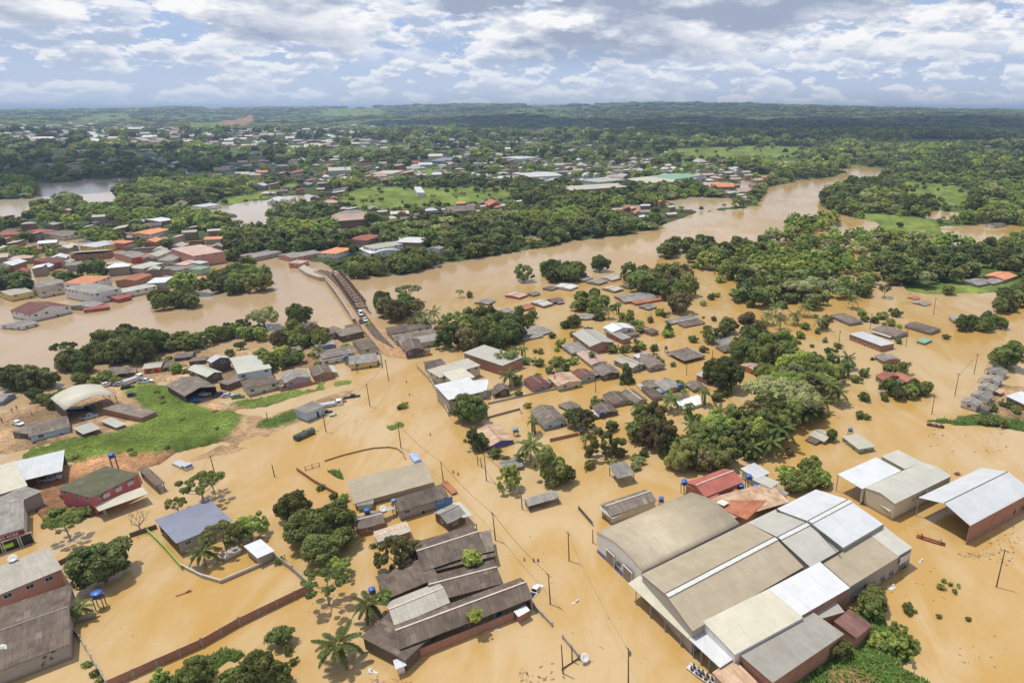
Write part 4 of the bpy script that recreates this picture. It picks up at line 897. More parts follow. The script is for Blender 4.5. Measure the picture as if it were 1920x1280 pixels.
h((188, 790), (208, 783), (222, 800), 2.0, .3, 's', 'cw', 'b', 'pale broken sheet roof between machine shed and brick workshop', 'shed', 'shed', win=0)
h((137, 803), (171, 792), (179, 806), 2.4, .2, 's', 'cw', 'd', 'small off-white lean-to with posts by the green slope', 'shed', 'shed', walls='A', win=0)
h((20, 812), (51, 798), (60, 816), 2.4, .6, 's', 'md', 'd', 'brown end of the long plank house left of the slope')
h((52, 800), (128, 782), (139, 798), 2.6, .7, 's', 'md', 'l', 'long house with patchy blue and white plank wall')
h((-40, 742), (31, 736), (33, 750), 1.6, .7, 'g', 'gy', 'u', 'grey roofed blue boathouse at the river bank')
h((186, 702), (240, 700), (240, 690), 2.6, 1.8, 'h', 'md', 'd', 'brown pyramid roof hut above the parked motorbikes', 'hut', 'hut', walls='')
h((266, 692), (302, 688), (296, 678), 2.8, .9, 'g', 'lg', 'o', 'bright orange house with red window shutters')
h((305, 690), (330, 685), (322, 676), 2.2, .7, 'g', 'dk', 'd', 'dark roofed hut next to the orange house', 'hut', 'hut')
h((324, 672), (360, 668), (350, 660), 2.2, .7, 'g', 'md', 'd', 'grey brown roofs behind the yellow-leaved tree', 'hut', 'hut')
h((352, 680), (384, 677), (375, 669), 2.0, .5, 's', 'md', 'd', 'low brown roof beside the tall white-gabled barn', 'hut', 'hut')
h((387, 675), (396, 680), (433, 671), 5.6, 1.2, 'g', 'wh', 'd', 'tall brown barn with white gable roof', 'barn', 'barn', D=1)
h((350, 692), (388, 707), (418, 698), 3.2, 1.0, 'g', 'cw', 'd', 'cream gable roof shed below the tall barn', 'shed', 'shed')
h((310, 722), (346, 743), (412, 727), 3.8, 1.6, 'g', 'md', 'd', 'wide brown gable shed sheltering parked vehicles', 'shed', 'shed', walls='ACL', win=0)
h((431, 673), (446, 703), (506, 684), 4.0, .4, 's', 'cw', 'l', 'pale mint sheet roof of the square depot', 'depot', 'depot')
h((408, 717), (446, 703), (452, 712), 2.6, .3, 's', 'md', 'd', 'narrow brown lean-to between depot and gable shed', 'shed', 'shed', win=0)
h((450, 717), (462, 731), (524, 717), 3.0, .6, 's', 'dk', 'c', 'long dark roof house with white windowed wall facing the grass')
h((524, 703), (534, 718), (584, 707), 3.0, 1.3, 'g', 'gy', 'v', 'grey gable house with brick yard on the grass strip')
h((578, 690), (588, 706), (624, 697), 2.6, .8, 'g', 'dk', 'b', 'dark brown long shed with brick end on the grass strip')
fence([(527, 733), (560, 727), (600, 718), (624, 707)], 1.1, WM['b'], 'brick yard wall in front of the grey gable house', piers=False)
gs = h((550, 768), (586, 753), (601, 764), 3.4, .4, 's', 'gy', 'l', 'small white filling station building with dark doorway', 'filling station', 'filling_station', win=0)
# left of the bridge road
for A, B, C, z, r_, s_, rf, wl, lb in [
 ((594, 625), (627, 614), (629, 623), 3, .9, 's', 'md', 'c', 'narrow brown roof house furthest up beside the bridge ramp'),
 ((627, 624), (671, 614), (673, 623), 3, 1., 's', 'md', 'd', 'brown roofed dark-walled house touching the bridge road'),
 ((645, 612), (668, 607), (668, 612), 2.6, .4, 's', 'dk', 'd', 'little dark roof at the foot of the bridge'),
 ((590, 643), (626, 638), (630, 644), 2.6, .5, 's', 'gy', 'u', 'grey roof with blue wall piece under the palm'),
 ((659, 640), (690, 634), (700, 652), 3.2, 1.1, 'g', 'dk', 'c', 'dark gable house right at the bridge road edge'),
 ((594, 660), (655, 648), (658, 662), 2.8, .9, 'g', 'md', 'c', 'long brown gable row behind the lattice fence'),
 ((598, 672), (652, 662), (654, 668), 2.2, .3, 's', 'gy', 'w', 'low grey roof strip with white skylights'),
 ((530, 656), (562, 650), (564, 656), 2.4, .5, 's', 'md', 'd', 'small brown roof half hidden by riverside trees'),
 ((654, 670), (706, 663), (712, 676), 2.6, .5, 's', 'gy', 'y', 'grey roof corner house behind the lattice fence'),
 ((722, 618), (800, 603), (806, 612), 3.2, .9, 's', 'dk', 'c', 'long dark roof nearest the bridge on the far side of the road'),
 ((734, 631), (812, 618), (815, 626), 2.8, .6, 's', 'md', 'c', 'long brown roof second from the bridge across the road'),
 ((746, 640), (818, 627), (822, 637), 2.8, .6, 's', 'gy', 'c', 'long grey roof third from the bridge across the road'),
 ((752, 640), (760, 660), (793, 650), 3.2, 1.2, 'g', 'dk', 'd', 'dark gable roof facing the road near the orange hut'),
 ((780, 656), (806, 652), (808, 656), 2.4, .2, 's', 'md', 'o', 'little orange-walled hut near the end of the asphalt'),
 ((793, 680), (827, 673), (832, 684), 3, .3, 's', 'dk', 'c', 'low dark roof inside the walled yard'),
 ]: h(A, B, C, z, r_, s_, rf, wl, lb)
# centre block
h((800, 694), (876, 672), (916, 680), 4.8, .2, 's', 'lg', 'c', 'long two-storey block with flat pale roof and grey wall', 'building', 'building', win=2)
h((868, 663), (908, 648), (948, 683), 4.6, .5, 's', 'cw', 'b', 'tall brick hall with pale square roof by the palm', 'building', 'building')
h((828, 700), (868, 690), (884, 708), 5.2, .3, 's', 'cr', 'c', 'cream flat roof behind the white corner building', 'building', 'building')
h((815, 723), (880, 708), (908, 733), 6.0, .3, 's', 'wh', 'g', 'bright white flat roof of the two-storey corner building', 'building', 'building', win=2)
h((884, 716), (916, 714), (932, 730), 3.6, .6, 's', 'wh', 'c', 'small white roof joined to the corner building')
fence([(783, 690), (808, 716), (842, 780)], 1.8, WM['c'], 'peeling cream wall along the street by the white corner building')
for A, B, C, z, r_, s_, rf, wl, lb in [
 ((925, 724), (935, 735), (955, 728), 2.4, .9, 'g', 'dk', 'd', 'tiny dark gable hut right of the white corner building'),
 ((980, 712), (1000, 727), (1032, 719), 2.4, 1., 'g', 'mr', 'v', 'brown roof house with lilac wall and front porch'),
 ((1026, 706), (1046, 724), (1086, 710), 2.4, .9, 'g', 'ro', 'c', 'house with orange stained roof and columned porch'),
 ((1070, 698), (1088, 710), (1116, 702), 2.4, 1., 'g', 'mr', 'n', 'maroon roof house with pale green front'),
 ((1110, 688), (1128, 705), (1162, 697), 2.2, .9, 'g', 'md', 'd', 'brown roof house between maroon roof and round tree'),
 ((1080, 662), (1108, 684), (1139, 677), 1.8, .6, 'g', 'pk', 'c', 'faded pink roof partly covered by the street tree'),
 ((1051, 648), (1086, 641), (1107, 655), 1.6, .4, 's', 'gy', 'g', 'low grey roof with one white stripe'),
 ((1072, 625), (1106, 650), (1150, 640), 3.8, 1.3, 'g', 'cw', 'b', 'large pale gable hall with brick end wall'),
 ((1135, 622), (1152, 618), (1170, 636), 2.6, .5, 's', 'gy', 'b', 'grey lean-to on the side of the large pale gable hall'),
 ((1130, 613), (1148, 623), (1182, 611), 3.2, 1.2, 'g', 'wh', 'w', 'white gable roof behind the large pale hall'),
 ((1154, 621), (1178, 615), (1199, 625), 1.6, .5, 's', 'md', 'b', 'brown roof on brick walls right of the white gable roof'),
 ((1194, 615), (1208, 611), (1232, 622), 1.6, .6, 'g', 'dk', 'b', 'dark gable with pale stripe and brick base in open water'),
 ((962, 621), (1003, 609), (1050, 617), .8, .6, 'g', 'gy', 'g', 'wide sunken grey roof beside the white-blue hut'),
 ((972, 632), (1010, 624), (1018, 630), .7, .3, 's', 'gy', 'g', 'low grey slab roof lying almost in the water'),
 ((949, 609), (963, 606), (969, 611), 3.4, .3, 's', 'wh', 'u', 'little white and blue tower hut beside the trees'),
 ((930, 582), (945, 577), (956, 584), 1.2, .6, 'g', 'gy', 'g', 'small grey roof in the riverside cluster by the dark tree'),
 ((962, 575), (988, 569), (1000, 576), 1.2, .6, 'g', 'cl', 'o', 'orange tiled roof in the riverside cluster'),
 ((993, 566), (1012, 561), (1032, 570), 1.4, .5, 'g', 'cw', 'g', 'pale tan roof next to the orange tiled roof'),
 ((1024, 561), (1046, 557), (1056, 563), 1.6, .5, 'g', 'dk', 'r', 'dark roof house with red walls in the riverside cluster'),
 ((888, 567), (904, 560), (922, 567), .9, .8, 'g', 'gy', 'g', 'lone grey gable roof nearest the open river'),
 ((945, 553), (962, 547), (982, 555), 1.2, .5, 'g', 'pk', 'k', 'pink edged roof furthest out at the river side of the cluster'),
 ((984, 550), (998, 546), (1010, 551), 1.0, .5, 'g', 'md', 'g', 'small brown roof right of the pink edged roof'),
 ((1038, 537), (1054, 531), (1074, 540), 1.4, .6, 'g', 'wh', 'w', 'white roof between river point trees and red walled house'),
 ((1016, 540), (1028, 536), (1040, 541), 1.0, .5, 'g', 'md', 'g', 'small brown roof left of the white roof at the river point'),
 ((1068, 520), (1088, 515), (1102, 524), 1.2, .6, 'g', 'gy', 'g', 'grey roof close behind the river point trees'),
 ((1098, 528), (1116, 522), (1130, 530), 1.2, .6, 'g', 'gy', 'g', 'second grey roof behind the river point trees'),
 ((1126, 520), (1146, 515), (1160, 522), 1.2, .6, 'g', 'cw', 'w', 'pale roof near the cluster under the round river trees'),
 ((1128, 540), (1146, 535), (1162, 543), 1.3, .6, 'g', 'cr', 'g', 'cream roof in front of the grey river point roofs'),
 ((1160, 536), (1176, 531), (1190, 538), 1.0, .5, 'g', 'dk', 'g', 'dark small roof right of the cream roof'),
 ((1196, 574), (1214, 569), (1228, 576), 1.0, .5, 'g', 'gy', 'g', 'grey roof below the large grey riverside roof'),
 ((1087, 590), (1122, 586), (1152, 592), .8, .5, 'g', 'gy', 'g', 'dark grey roof half hidden by two round trees'),
 ((1062, 593), (1086, 589), (1096, 597), .9, .4, 'g', 'gy', 'g', 'low grey roof between round trees and palm group'),
 ((992, 770), (1018, 799), (1066, 790), 1.9, 1.5, 'g', 'md', 'l', 'grey brown gable house with pale blue gable end'),
 ((1045, 759), (1068, 750), (1088, 762), .9, .6, 'h', 'md', 'g', 'sunken brown hip roof behind the dark tree'),
 ((890, 807), (916, 838), (969, 829), 1.3, 1.1, 'g', 'ro', 'U', 'rust orange roof with bright blue gable end'),
 ((1106, 759), (1124, 779), (1157, 768), 1.3, .8, 'g', 'dk', 'd', 'dark gable house with blue tank at its front corner'),
 ((1129, 740), (1150, 759), (1183, 750), 1.3, .9, 'g', 'dk', 'g', 'dark grey gable behind the house with the corner tank'),
 ((1163, 735), (1190, 756), (1214, 749), 1.4, .9, 'g', 'md', 'g', 'brown long roof with white ridge line in the middle row'),
 ((1200, 727), (1224, 748), (1243, 742), 1.2, .6, 's', 'dk', 'g', 'dark brown lean-to right of the white ridged roof'),
 ((1201, 716), (1214, 730), (1240, 724), 1.2, .6, 'g', 'md', 'b', 'small brown roof with brick end behind the middle row'),
 ((1225, 716), (1246, 733), (1276, 722), 1.5, .8, 'g', 'gy', 'g', 'grey gable roof beside the roof with the blue tank'),
 ((1283, 719), (1300, 731), (1323, 723), 1.3, .8, 'g', 'md', 'g', 'brown gable roof furthest along the middle row'),
 ((1262, 740), (1290, 738), (1318, 752), .8, .2, 's', 'dk', 'g', 'low dark roof behind the white concrete terrace'),
 ((1149, 674), (1186, 690), (1208, 682), 2.4, .8, 'g', 'lg', 'g', 'pale grey gable roof behind the round street tree'),
 ((1187, 668), (1216, 690), (1247, 683), 2, .9, 'g', 'md', 'g', 'brown gable roof with dark streaks beside the pale one'),
 ((1186, 667), (1206, 661), (1220, 664), 2.4, .3, 's', 'wh', 'g', 'narrow white roof behind the streaked brown gable'),
 ((1215, 665), (1232, 662), (1237, 667), 1.4, .4, 's', 'pk', 'g', 'small pink tinged roof in the open water'),
 ((1304, 704), (1321, 695), (1342, 703), 2.2, .5, 's', 'cw', 'b', 'pale roof on brick walls at the big mango tree'),
 ((1325, 635), (1354, 628), (1402, 639), 1.2, .6, 'g', 'gy', 'g', 'pale tan roof group in front of the round dark tree'),
 ((1340, 648), (1388, 640), (1412, 649), 1.3, .7, 'g', 'md', 'g', 'brown roof group right below the pale tan one'),
 ((1245, 600), (1296, 590), (1312, 596), .9, .5, 'g', 'gy', 'g', 'long sunken grey roof under the big olive tree'),
 ((1270, 607), (1310, 599), (1318, 606), .7, .4, 's', 'dk', 'g', 'dark sunken roof strip in front of the long grey roof'),
 ((1386, 684), (1418, 673), (1440, 688), 2, .7, 'g', 'pk', 'o', 'pink tiled roof peeking between large trees'),
 ((1150, 554), (1212, 546), (1246, 556), 1.4, .7, 'g', 'gy', 'b', 'large grey roof with brick front near the river trees'),
 ((1175, 562), (1232, 552), (1246, 560), 1.2, .3, 's', 'cl', 'b', 'brown front lean-to of the large grey riverside roof'),
 ]: h(A, B, C, z, r_, s_, rf, wl, lb, ridge='ridge' in lb or 'stripe' in lb)
h((1250, 660), (1283, 677), (1322, 667), 1.5, 1.5, 'h', 'md', 'g', 'big brown hip roof standing alone in open water', ridge=True, walls='')
slab([(1266, 753), (1311, 739), (1318, 756), (1283, 766)], 1.3, 1.8, 'terrace', WM['w'], 'white concrete terrace slab with brown water on top', 'terrace')
fence([(1031, 828), (1085, 816)], 1.2, WM['b'], 'short brick wall in front of the pale blue gable house', piers=False)
fence([(912, 785), (975, 768), (978, 776)], .8, WM['g'], 'grey yard wall behind the blue gable house', piers=False)
fence([(915, 758), (1028, 733), (1085, 722), (1133, 710)], .7, CONC, 'long low wall along the side street before the porch houses', piers=False)
# right hand side
for A, B, C, z, r_, s_, rf, wl, lb in [
 ((1555, 590), (1592, 606), (1617, 601), 1.6, .8, 'h', 'md', 'g', 'long grey hip roof closest to the light green forest'),
 ((1634, 617), (1678, 631), (1701, 622), 1.6, .6, 'g', 'md', 'g', 'brown roof just above the long white roof in the water'),
 ((1695, 610), (1744, 624), (1767, 617), 1.3, .7, 'g', 'dk', 'g', 'dark roof right of the brown one in the lagoon'),
 ((1591, 627), (1652, 650), (1675, 642), 2.6, .4, 's', 'wh', 'b', 'long bright white roof on posts in the lagoon'),
 ((1717, 639), (1733, 632), (1748, 637), 1., .2, 's', 'gn', 'n', 'small flat green roof in the lagoon'),
 ((1778, 593), (1788, 602), (1815, 595), 1.4, .9, 'g', 'gy', 'v', 'grey gable roof left of the dark tree row'),
 ((1639, 667), (1656, 678), (1684, 671), 1.6, 1.1, 'b', 'gy', 'b', 'small arched grey roof with brick front'),
 ((1640, 704), (1655, 712), (1683, 702), 2, 1.1, 'g', 'rd', 'b', 'red roof end surrounded by green shrubs'),
 ((1672, 702), (1700, 716), (1720, 712), 1.8, .8, 'g', 'cl', 'b', 'dark red roof continuing right of the red one'),
 ((1709, 567), (1722, 563), (1747, 569), .5, .5, 'g', 'gy', 'g', 'roof top barely above the pale water'),
 ((1700, 557), (1712, 555), (1722, 560), .5, .3, 'g', 'cl', 'g', 'tiny rusty roof edge above the pale water'),
 ((1516, 815), (1545, 828), (1563, 815), 1.2, .8, 'g', 'lg', 'g', 'little grey gable beside the small dark tree'),
 ((1577, 818), (1610, 843), (1633, 830), 1.6, .2, 's', 'cr', 'n', 'flat cream roof box with green edge in the water'),
 ((1853, 695), (1864, 688), (1888, 698), 2.4, .8, 'g', 'gy', 'w', 'topmost grey gable of the stepped row at the edge'),
 ((1842, 709), (1853, 702), (1879, 713), 2.4, .8, 'g', 'gy', 'w', 'second grey gable of the stepped row'),
 ((1832, 724), (1843, 717), (1870, 728), 2.4, .8, 'g', 'gy', 'w', 'third grey gable of the stepped row'),
 ((1818, 739), (1830, 731), (1861, 744), 2.4, .8, 'g', 'gy', 'w', 'fourth grey gable of the stepped row'),
 ((1800, 752), (1812, 744), (1840, 757), 2.4, .8, 'g', 'gy', 'w', 'lowest grey gable of the stepped row with wooden doors'),
 ((1836, 765), (1846, 759), (1859, 765), 2, .2, 's', 'md', 'g', 'small brown and white annexe below the stepped row'),
 ((1885, 744), (1915, 735), (1960, 748), 3, .5, 's', 'wh', 'b', 'white arched roof at the picture edge among gardens'),
 ((1800, 527), (1830, 521), (1850, 532), 2, .7, 'g', 'gy', 'g', 'grey roof cluster by the meadow edge'),
 ((1838, 527), (1862, 521), (1878, 528), 2, .7, 'g', 'gy', 'c', 'second grey roof left of the salmon tiled roof'),
 ((1842, 517), (1868, 509), (1896, 521), 2.6, 1.3, 'g', 'or', 'p', 'salmon orange tiled roof near the meadow'),
 ((1905, 540), (1925, 533), (1960, 545), 2.4, .8, 'g', 'gy', 'g', 'grey roof at the far edge beside dark trees'),
 ((1845, 420), (1868, 417), (1880, 421), 2.4, .8, 'g', 'dk', 'w', 'dark roof house in the flooded meadow'),
 ((1803, 478), (1825, 474), (1848, 479), 2, .8, 'g', 'gy', 'b', 'grey roof with red wall between meadow and hedge'),
 ]: h(A, B, C, z, r_, s_, rf, wl, lb)
# flooded old town across the river, on the left
for i, (A, B, C, z, r_, s_, rf, wl, lb) in enumerate([
 ((118, 540), (175, 551), (218, 538), 6, 1.6, 'h', 'gy', 'w', 'two-storey white house with grey roof at the old town waterfront'),
 ((118, 534), (160, 519), (190, 524), 6.4, 1., 's', 'or', 'w', 'bright orange roof half of the two-storey waterfront house'),
 ((178, 552), (280, 532), (284, 538), 3.5, .4, 's', 'cw', 'w', 'long white row along the old town waterfront'),
 ((320, 466), (362, 480), (390, 462), 8, .3, 'f', 'pk', 'p', 'salmon pink office block with two rows of small windows'),
 ((18, 582), (58, 590), (118, 570), 4, 2.4, 'g', 'mr', 'w', 'maroon gable roof with white gable end by the river'),
 ((60, 488), (95, 482), (130, 488), 4, 1.4, 'h', 'mr', 'r', 'wide dark red roof between round trees in the old town'),
 ((148, 462), (200, 452), (208, 458), 5, .8, 's', 'wh', 'y', 'white roof with yellow front in the old town'),
 ((200, 456), (222, 451), (228, 458), 5, .5, 's', 'or', 'k', 'coral and magenta roofed shop of the old town'),
 ((236, 440), (275, 430), (292, 437), 4, 1.4, 'g', 'or', 'c', 'orange tiled roof surrounded by dark trees'),
 ((212, 475), (245, 470), (268, 480), 4, 1., 'g', 'gy', 'p', 'grey roof shop at the old town street corner'),
 ((245, 485), (262, 478), (275, 484), 3.6, .8, 'g', 'rd', 'r', 'red walled shop in the old town middle'),
 ((272, 482), (300, 470), (308, 476), 4, .8, 's', 'lg', 'w', 'pale tan roof with white windowed front'),
 ((296, 490), (322, 478), (330, 486), 3.4, .6, 's', 'gy', 'n', 'grey roof above the lime green wall'),
 ((240, 503), (282, 492), (292, 497), 3.6, .6, 's', 'cw', 'g', 'long pale roof leading to the pink office block'),
 ((300, 505), (362, 490), (372, 497), 3.4, .8, 'g', 'gy', 'g', 'broad grey roofs below the pink office block'),
 ((325, 497), (356, 488), (360, 494), 4.4, .5, 's', 'pk', 'p', 'salmon box building beside the teal roof'),
 ((352, 505), (372, 499), (384, 503), 4, .4, 's', 'gn', 'n', 'teal green roof by the riverside trees'),
 ((355, 493), (372, 489), (382, 493), 4.4, .4, 's', 'wh', 'g', 'white roof behind the teal green one'),
 ((290, 522), (325, 520), (332, 528), 4.4, .5, 's', 'wh', 'g', 'white roofed two-storey block behind the waterfront row'),
 ((215, 527), (248, 515), (268, 521), 4, 1., 'g', 'cl', 'b', 'dark red roof left of the white two-storey block'),
 ((360, 525), (378, 519), (390, 523), 3, .6, 's', 'or', 'b', 'little orange roof at the riverside trees'),
 ((205, 558), (232, 552), (238, 557), 2.2, .5, 's', 'rd', 'r', 'red sunken roof in front of the waterfront row'),
 ((158, 577), (205, 571), (208, 575), 1.6, .4, 's', 'rd', 'r', 'long red roof lying in the river margin'),
 ((128, 574), (155, 566), (190, 570), 2, .8, 'g', 'gy', 'g', 'grey sunken roofs beside the long red roof'),
 ((0, 610), (32, 601), (72, 604), 1.8, .8, 'g', 'gy', 'w', 'grey roof and white slab at the river edge below the maroon roof'),
 ((60, 543), (105, 535), (118, 540), 3.6, .7, 's', 'dk', 'c', 'dark roof with yellow wall left of the waterfront house'),
 ((0, 548), (45, 540), (62, 546), 3.6, .6, 's', 'lg', 'y', 'pale yellow row at the old town street end'),
 ((50, 535), (110, 524), (118, 530), 3.6, .6, 's', 'gy', 'g', 'grey shed roof above the pale yellow row'),
 ((75, 438), (118, 432), (140, 440), 3.6, .8, 'g', 'md', 'c', 'brown roof by the narrow flooded lane'),
 ((50, 434), (75, 430), (80, 436), 3, .5, 's', 'rd', 'w', 'red roof strip at the old town edge'),
 ((270, 412), (300, 408), (310, 414), 4, .8, 's', 'wh', 'b', 'white boat-shaped roof near the lagoon'),
 ((75, 383), (88, 378), (95, 384), 3, 1.6, 'h', 'th', 'd', 'small thatched roof by the pale lagoon'),
 ((318, 388), (330, 380), (342, 388), 3, 3.5, 'h', 'th', 'd', 'conical thatched hut at the lagoon shore'),
 ((360, 387), (394, 382), (395, 386), 4, .8, 's', 'wh', 'w', 'long white arcade by the second lagoon'),
 ((500, 378), (510, 371), (525, 377), 3.6, 1.6, 'g', 'wh', 'w', 'white gable building at the lagoon tip'),
 ((515, 376), (528, 369), (548, 372), 3.4, 1., 'g', 'lg', 'w', 'pale roofed building next to the lagoon tip'),
 ((440, 480), (500, 468), (520, 474), 3, .9, 'g', 'gy', 'g', 'long grey roof row at the far bank of the river'),
 ((520, 478), (575, 468), (600, 474), 3, .9, 'g', 'gy', 'p', 'second long grey roof row at the far river bank'),
 ((540, 494), (556, 488), (570, 492), 3, .4, 's', 'pk', 'p', 'small pink kiosk at the water before the grey rows'),
 ((595, 474), (632, 463), (655, 468), 4.4, 1.3, 'h', 'or', 'w', 'clay tiled pavilion at the far end of the bridge'),
 ((672, 466), (696, 477), (742, 466), 4, 2.0, 'b', 'wh', 'w', 'white arched market roof near the far bridgehead'),
 ((680, 462), (735, 453), (748, 459), 6.5, .3, 's', 'lg', 'w', 'flat pale roof behind the white arched market'),
 ((733, 455), (752, 445), (782, 459), 6, .5, 's', 'wh', 'b', 'long white strip roof with brick wall at the river trees'),
 ((655, 450), (685, 440), (702, 446), 4, .8, 's', 'rd', 'p', 'crimson roof building above the market'),
 ((800, 466), (812, 462), (822, 468), 4, 1., 'g', 'gy', 'w', 'grey hut above the river at the tree gap'),
 ]): h(A, B, C, z, r_, s_, rf, wl, lb, ov=.2, D=i)
# ---------------------------------------------------------------- road ramp and steel bridge over the river
ASPH = plain('worn asphalt', (0.13, 0.095, 0.07), .9, var=.4, scale=.6); DIRTM = plain('orange dirt verge', (0.46, 0.27, 0.13), .95, var=.3, scale=.8)
RUST = plain('rusty bridge steel', (0.13, 0.070, 0.045), .8, var=.3)
def ribbon(name, left, right, z0s, mat, label, skirt=True):
    m = MB(); n = len(left); L_ = [at(x, y, z) for (x, y), z in zip(left, z0s)]; R_ = [at(x, y, z) for (x, y), z in zip(right, z0s)]
    V_ = [tuple(p) for ab in zip(L_, R_) for p in ab]; m.add(V_, [(2*i, 2*i+1, 2*i+3, 2*i+2) for i in range(n-1)])
    if skirt:
        lo = [(p[0], p[1], -1.5) for p in V_]; k = 2*n; m.add([], []); m.v += lo
        for i in range(n-1):
            m.f += [(2*i, 2*i+2, 2*i+2+k, 2*i+k), (2*i+3, 2*i+1, 2*i+1+k, 2*i+3+k)]; m.m += [0, 0]
    return tag(m.build(name, mat), label, kind='structure')
ribbon('road', [(588, 508), (606, 516), (630, 540), (655, 578), (668, 600), (690, 630), (712, 655), (724, 668)], [(606, 503), (625, 508), (650, 534), (680, 574), (702, 600), (728, 630), (752, 655), (768, 672)],
       [3.2, 3.2, 3.0, 2.7, 2.3, 1.6, .7, .1], DIRTM, 'orange dirt verges of the road that climbs to the bridge')
ribbon('asphalt_road', [(592, 508), (611, 516), (636, 541), (662, 578), (676, 600), (699, 630), (718, 650), (728, 662)], [(603, 505), (620, 510), (645, 536), (674, 575), (694, 600), (718, 630), (740, 652), (744, 666)],
       [3.22, 3.22, 3.02, 2.72, 2.32, 1.62, .82, .16], ASPH, 'worn asphalt lane running up to the bridge', False)
ribbon('path', [(560, 502), (575, 512), (596, 519), (612, 520)], [(570, 496), (583, 503), (600, 508), (614, 512)], [2.2, 2.4, 2.6, 2.8], plain('pale embankment', (.42, .36, .29), .9), 'pale concrete embankment at the far bridgehead')
def truss(name, pts, zt, hgt, label, parent=None):
    pass
br = empty('bridge', at(640, 545, 0), 0, 'rusty steel truss bridge with walkway crossing the brown river', 'bridge'); bo = br.location
def seg(a, b, n): return [Vector(a).lerp(Vector(b), i/n) for i in range(n+1)]
for (a, b, c, lab) in (((624, 519), (641, 541), (667, 578), 0), ((636, 513), (655, 534), (688, 576), 1)):
    pl_ = seg(at(*a, 3), at(*b, 3), 5)+seg(at(*b, 3), at(*c, 3), 8)[1:]
    m = MB(); up = Vector((0, 0, 3.4))
    for i in range(len(pl_)-1):
        p, q = pl_[i]-bo, pl_[i+1]-bo
        m.bar(p, q, .45, .45); m.bar(p+up, q+up, .4, .4); m.bar(p, p+up, .28); m.bar(p, q+up, .2); m.bar(p+up, q, .2); m.bar(p+up/2, q+up/2, .15)
    m.build('truss', RUST, br)
m = MB()
A_ = seg(at(624, 519, 3), at(641, 541, 3), 5)+seg(at(641, 541, 3), at(667, 578, 3), 8)[1:]; B_ = seg(at(636, 513, 3), at(655, 534, 3), 5)+seg(at(655, 534, 3), at(688, 576, 3), 8)[1:]
for p, q in zip(A_, B_): m.bar(p-bo+Vector((0, 0, 3.5)), q-bo+Vector((0, 0, 3.5)), .3)
m.build('cross_beam', RUST, br)
m = MB()
for i in range(len(A_)-1):
    a_, b_, c_, d_ = [q-bo for q in (A_[i], A_[i+1], B_[i+1], B_[i])]; dz = Vector((0, 0, .28)); up = Vector((0, 0, .24))
    m.add([a_+up, b_+up, c_+up, d_+up, a_-dz, b_-dz, c_-dz, d_-dz], [(0, 1, 2, 3), (7, 6, 5, 4), (0, 4, 5, 1), (2, 6, 7, 3), (0, 3, 7, 4), (1, 5, 6, 2)])
m.build('deck', plain('timber bridge deck', (.21, .14, .095), .9, var=.3), br)
m = MB(); wl = [at(612, 522, 2.6), at(632, 548, 2.5), at(657, 585, 2.3), at(664, 598, 2.0)]
for p, q in zip(wl[:-1], wl[1:]): m.bar(p-bo, q-bo, 1.8, .3); m.bar(p-bo+Vector((-.9, 0, 1)), q-bo+Vector((-.9, 0, 1)), .1)
m.build('walkway', CONC, br)
for i in (2, 5, 8, 11):
    p = A_[i].lerp(B_[i], .5)-bo; MB().box((p.x, p.y, -.2), (3.2, 1.2, 5.2), .5).build('pier', CONC, br)
fence([(668, 600), (712, 662), (716, 690)], 2.0, plain('greenish road wall', (.30, .30, .24), .9), 'greenish parapet on the house side of the bridge road', 'parapet', 'parapet', piers=False)
lf = empty('lattice_fence', at(648, 683, 0), 0, 'curved wall with diamond lattice openings at the road corner', 'fence'); m = MB(); m2 = MB()
cr_ = [at(648+i*6.6, 683+3.5*math.sin(i/10*math.pi), 0)-lf.location for i in range(11)]
for i, (p, q) in enumerate(zip(cr_[:-1], cr_[1:])):
    m.bar(p+Vector((0, 0, .1)), q+Vector((0, 0, .1)), .15, 1.0); m.bar(p+Vector((0, 0, 1.25)), q+Vector((0, 0, 1.25)), .18, .15)
    m2.bar(p+Vector((0, 0, .6)), q+Vector((0, 0, 1.2)), .12); m2.bar(p+Vector((0, 0, 1.2)), q+Vector((0, 0, .6)), .12)
m.build('panel', WM['y'], lf); m2.build('lattice', DARK, lf)
# curved boundary wall, water gate frame, posts
cw_ = [(609, 865), (640, 855), (680, 845), (700, 841), (730, 839), (745, 842), (756, 850), (761, 862)]
fence(cw_, .45, plain('mossy wall top', (.25, .18, .10), .9), 'curved low wall just breaking the flood below the tall pole', piers=False)
fence([(557, 882), (590, 905), (634, 930)], 1.1, plain('old brick', (.28, .14, .08), .9), 'straight dark wall with weeds next to the gate frame', piers=False)
gf = empty('gate_frame', at(575, 880, 0), 0, 'rusty gate frame standing between two sunken walls', 'gate'); o_ = gf.location
g_ = [at(x, y, 0)-o_ for x, y in ((573, 882), (586, 878), (599, 874))]; m = MB()
for p in g_: m.bar(p-Vector((0, 0, 1)), p+Vector((0, 0, 1.3)), .14)
for z_ in (.2, 1.25): m.bar(g_[0]+Vector((0, 0, z_)), g_[2]+Vector((0, 0, z_)), .08)
m.build('post', RUST, gf)
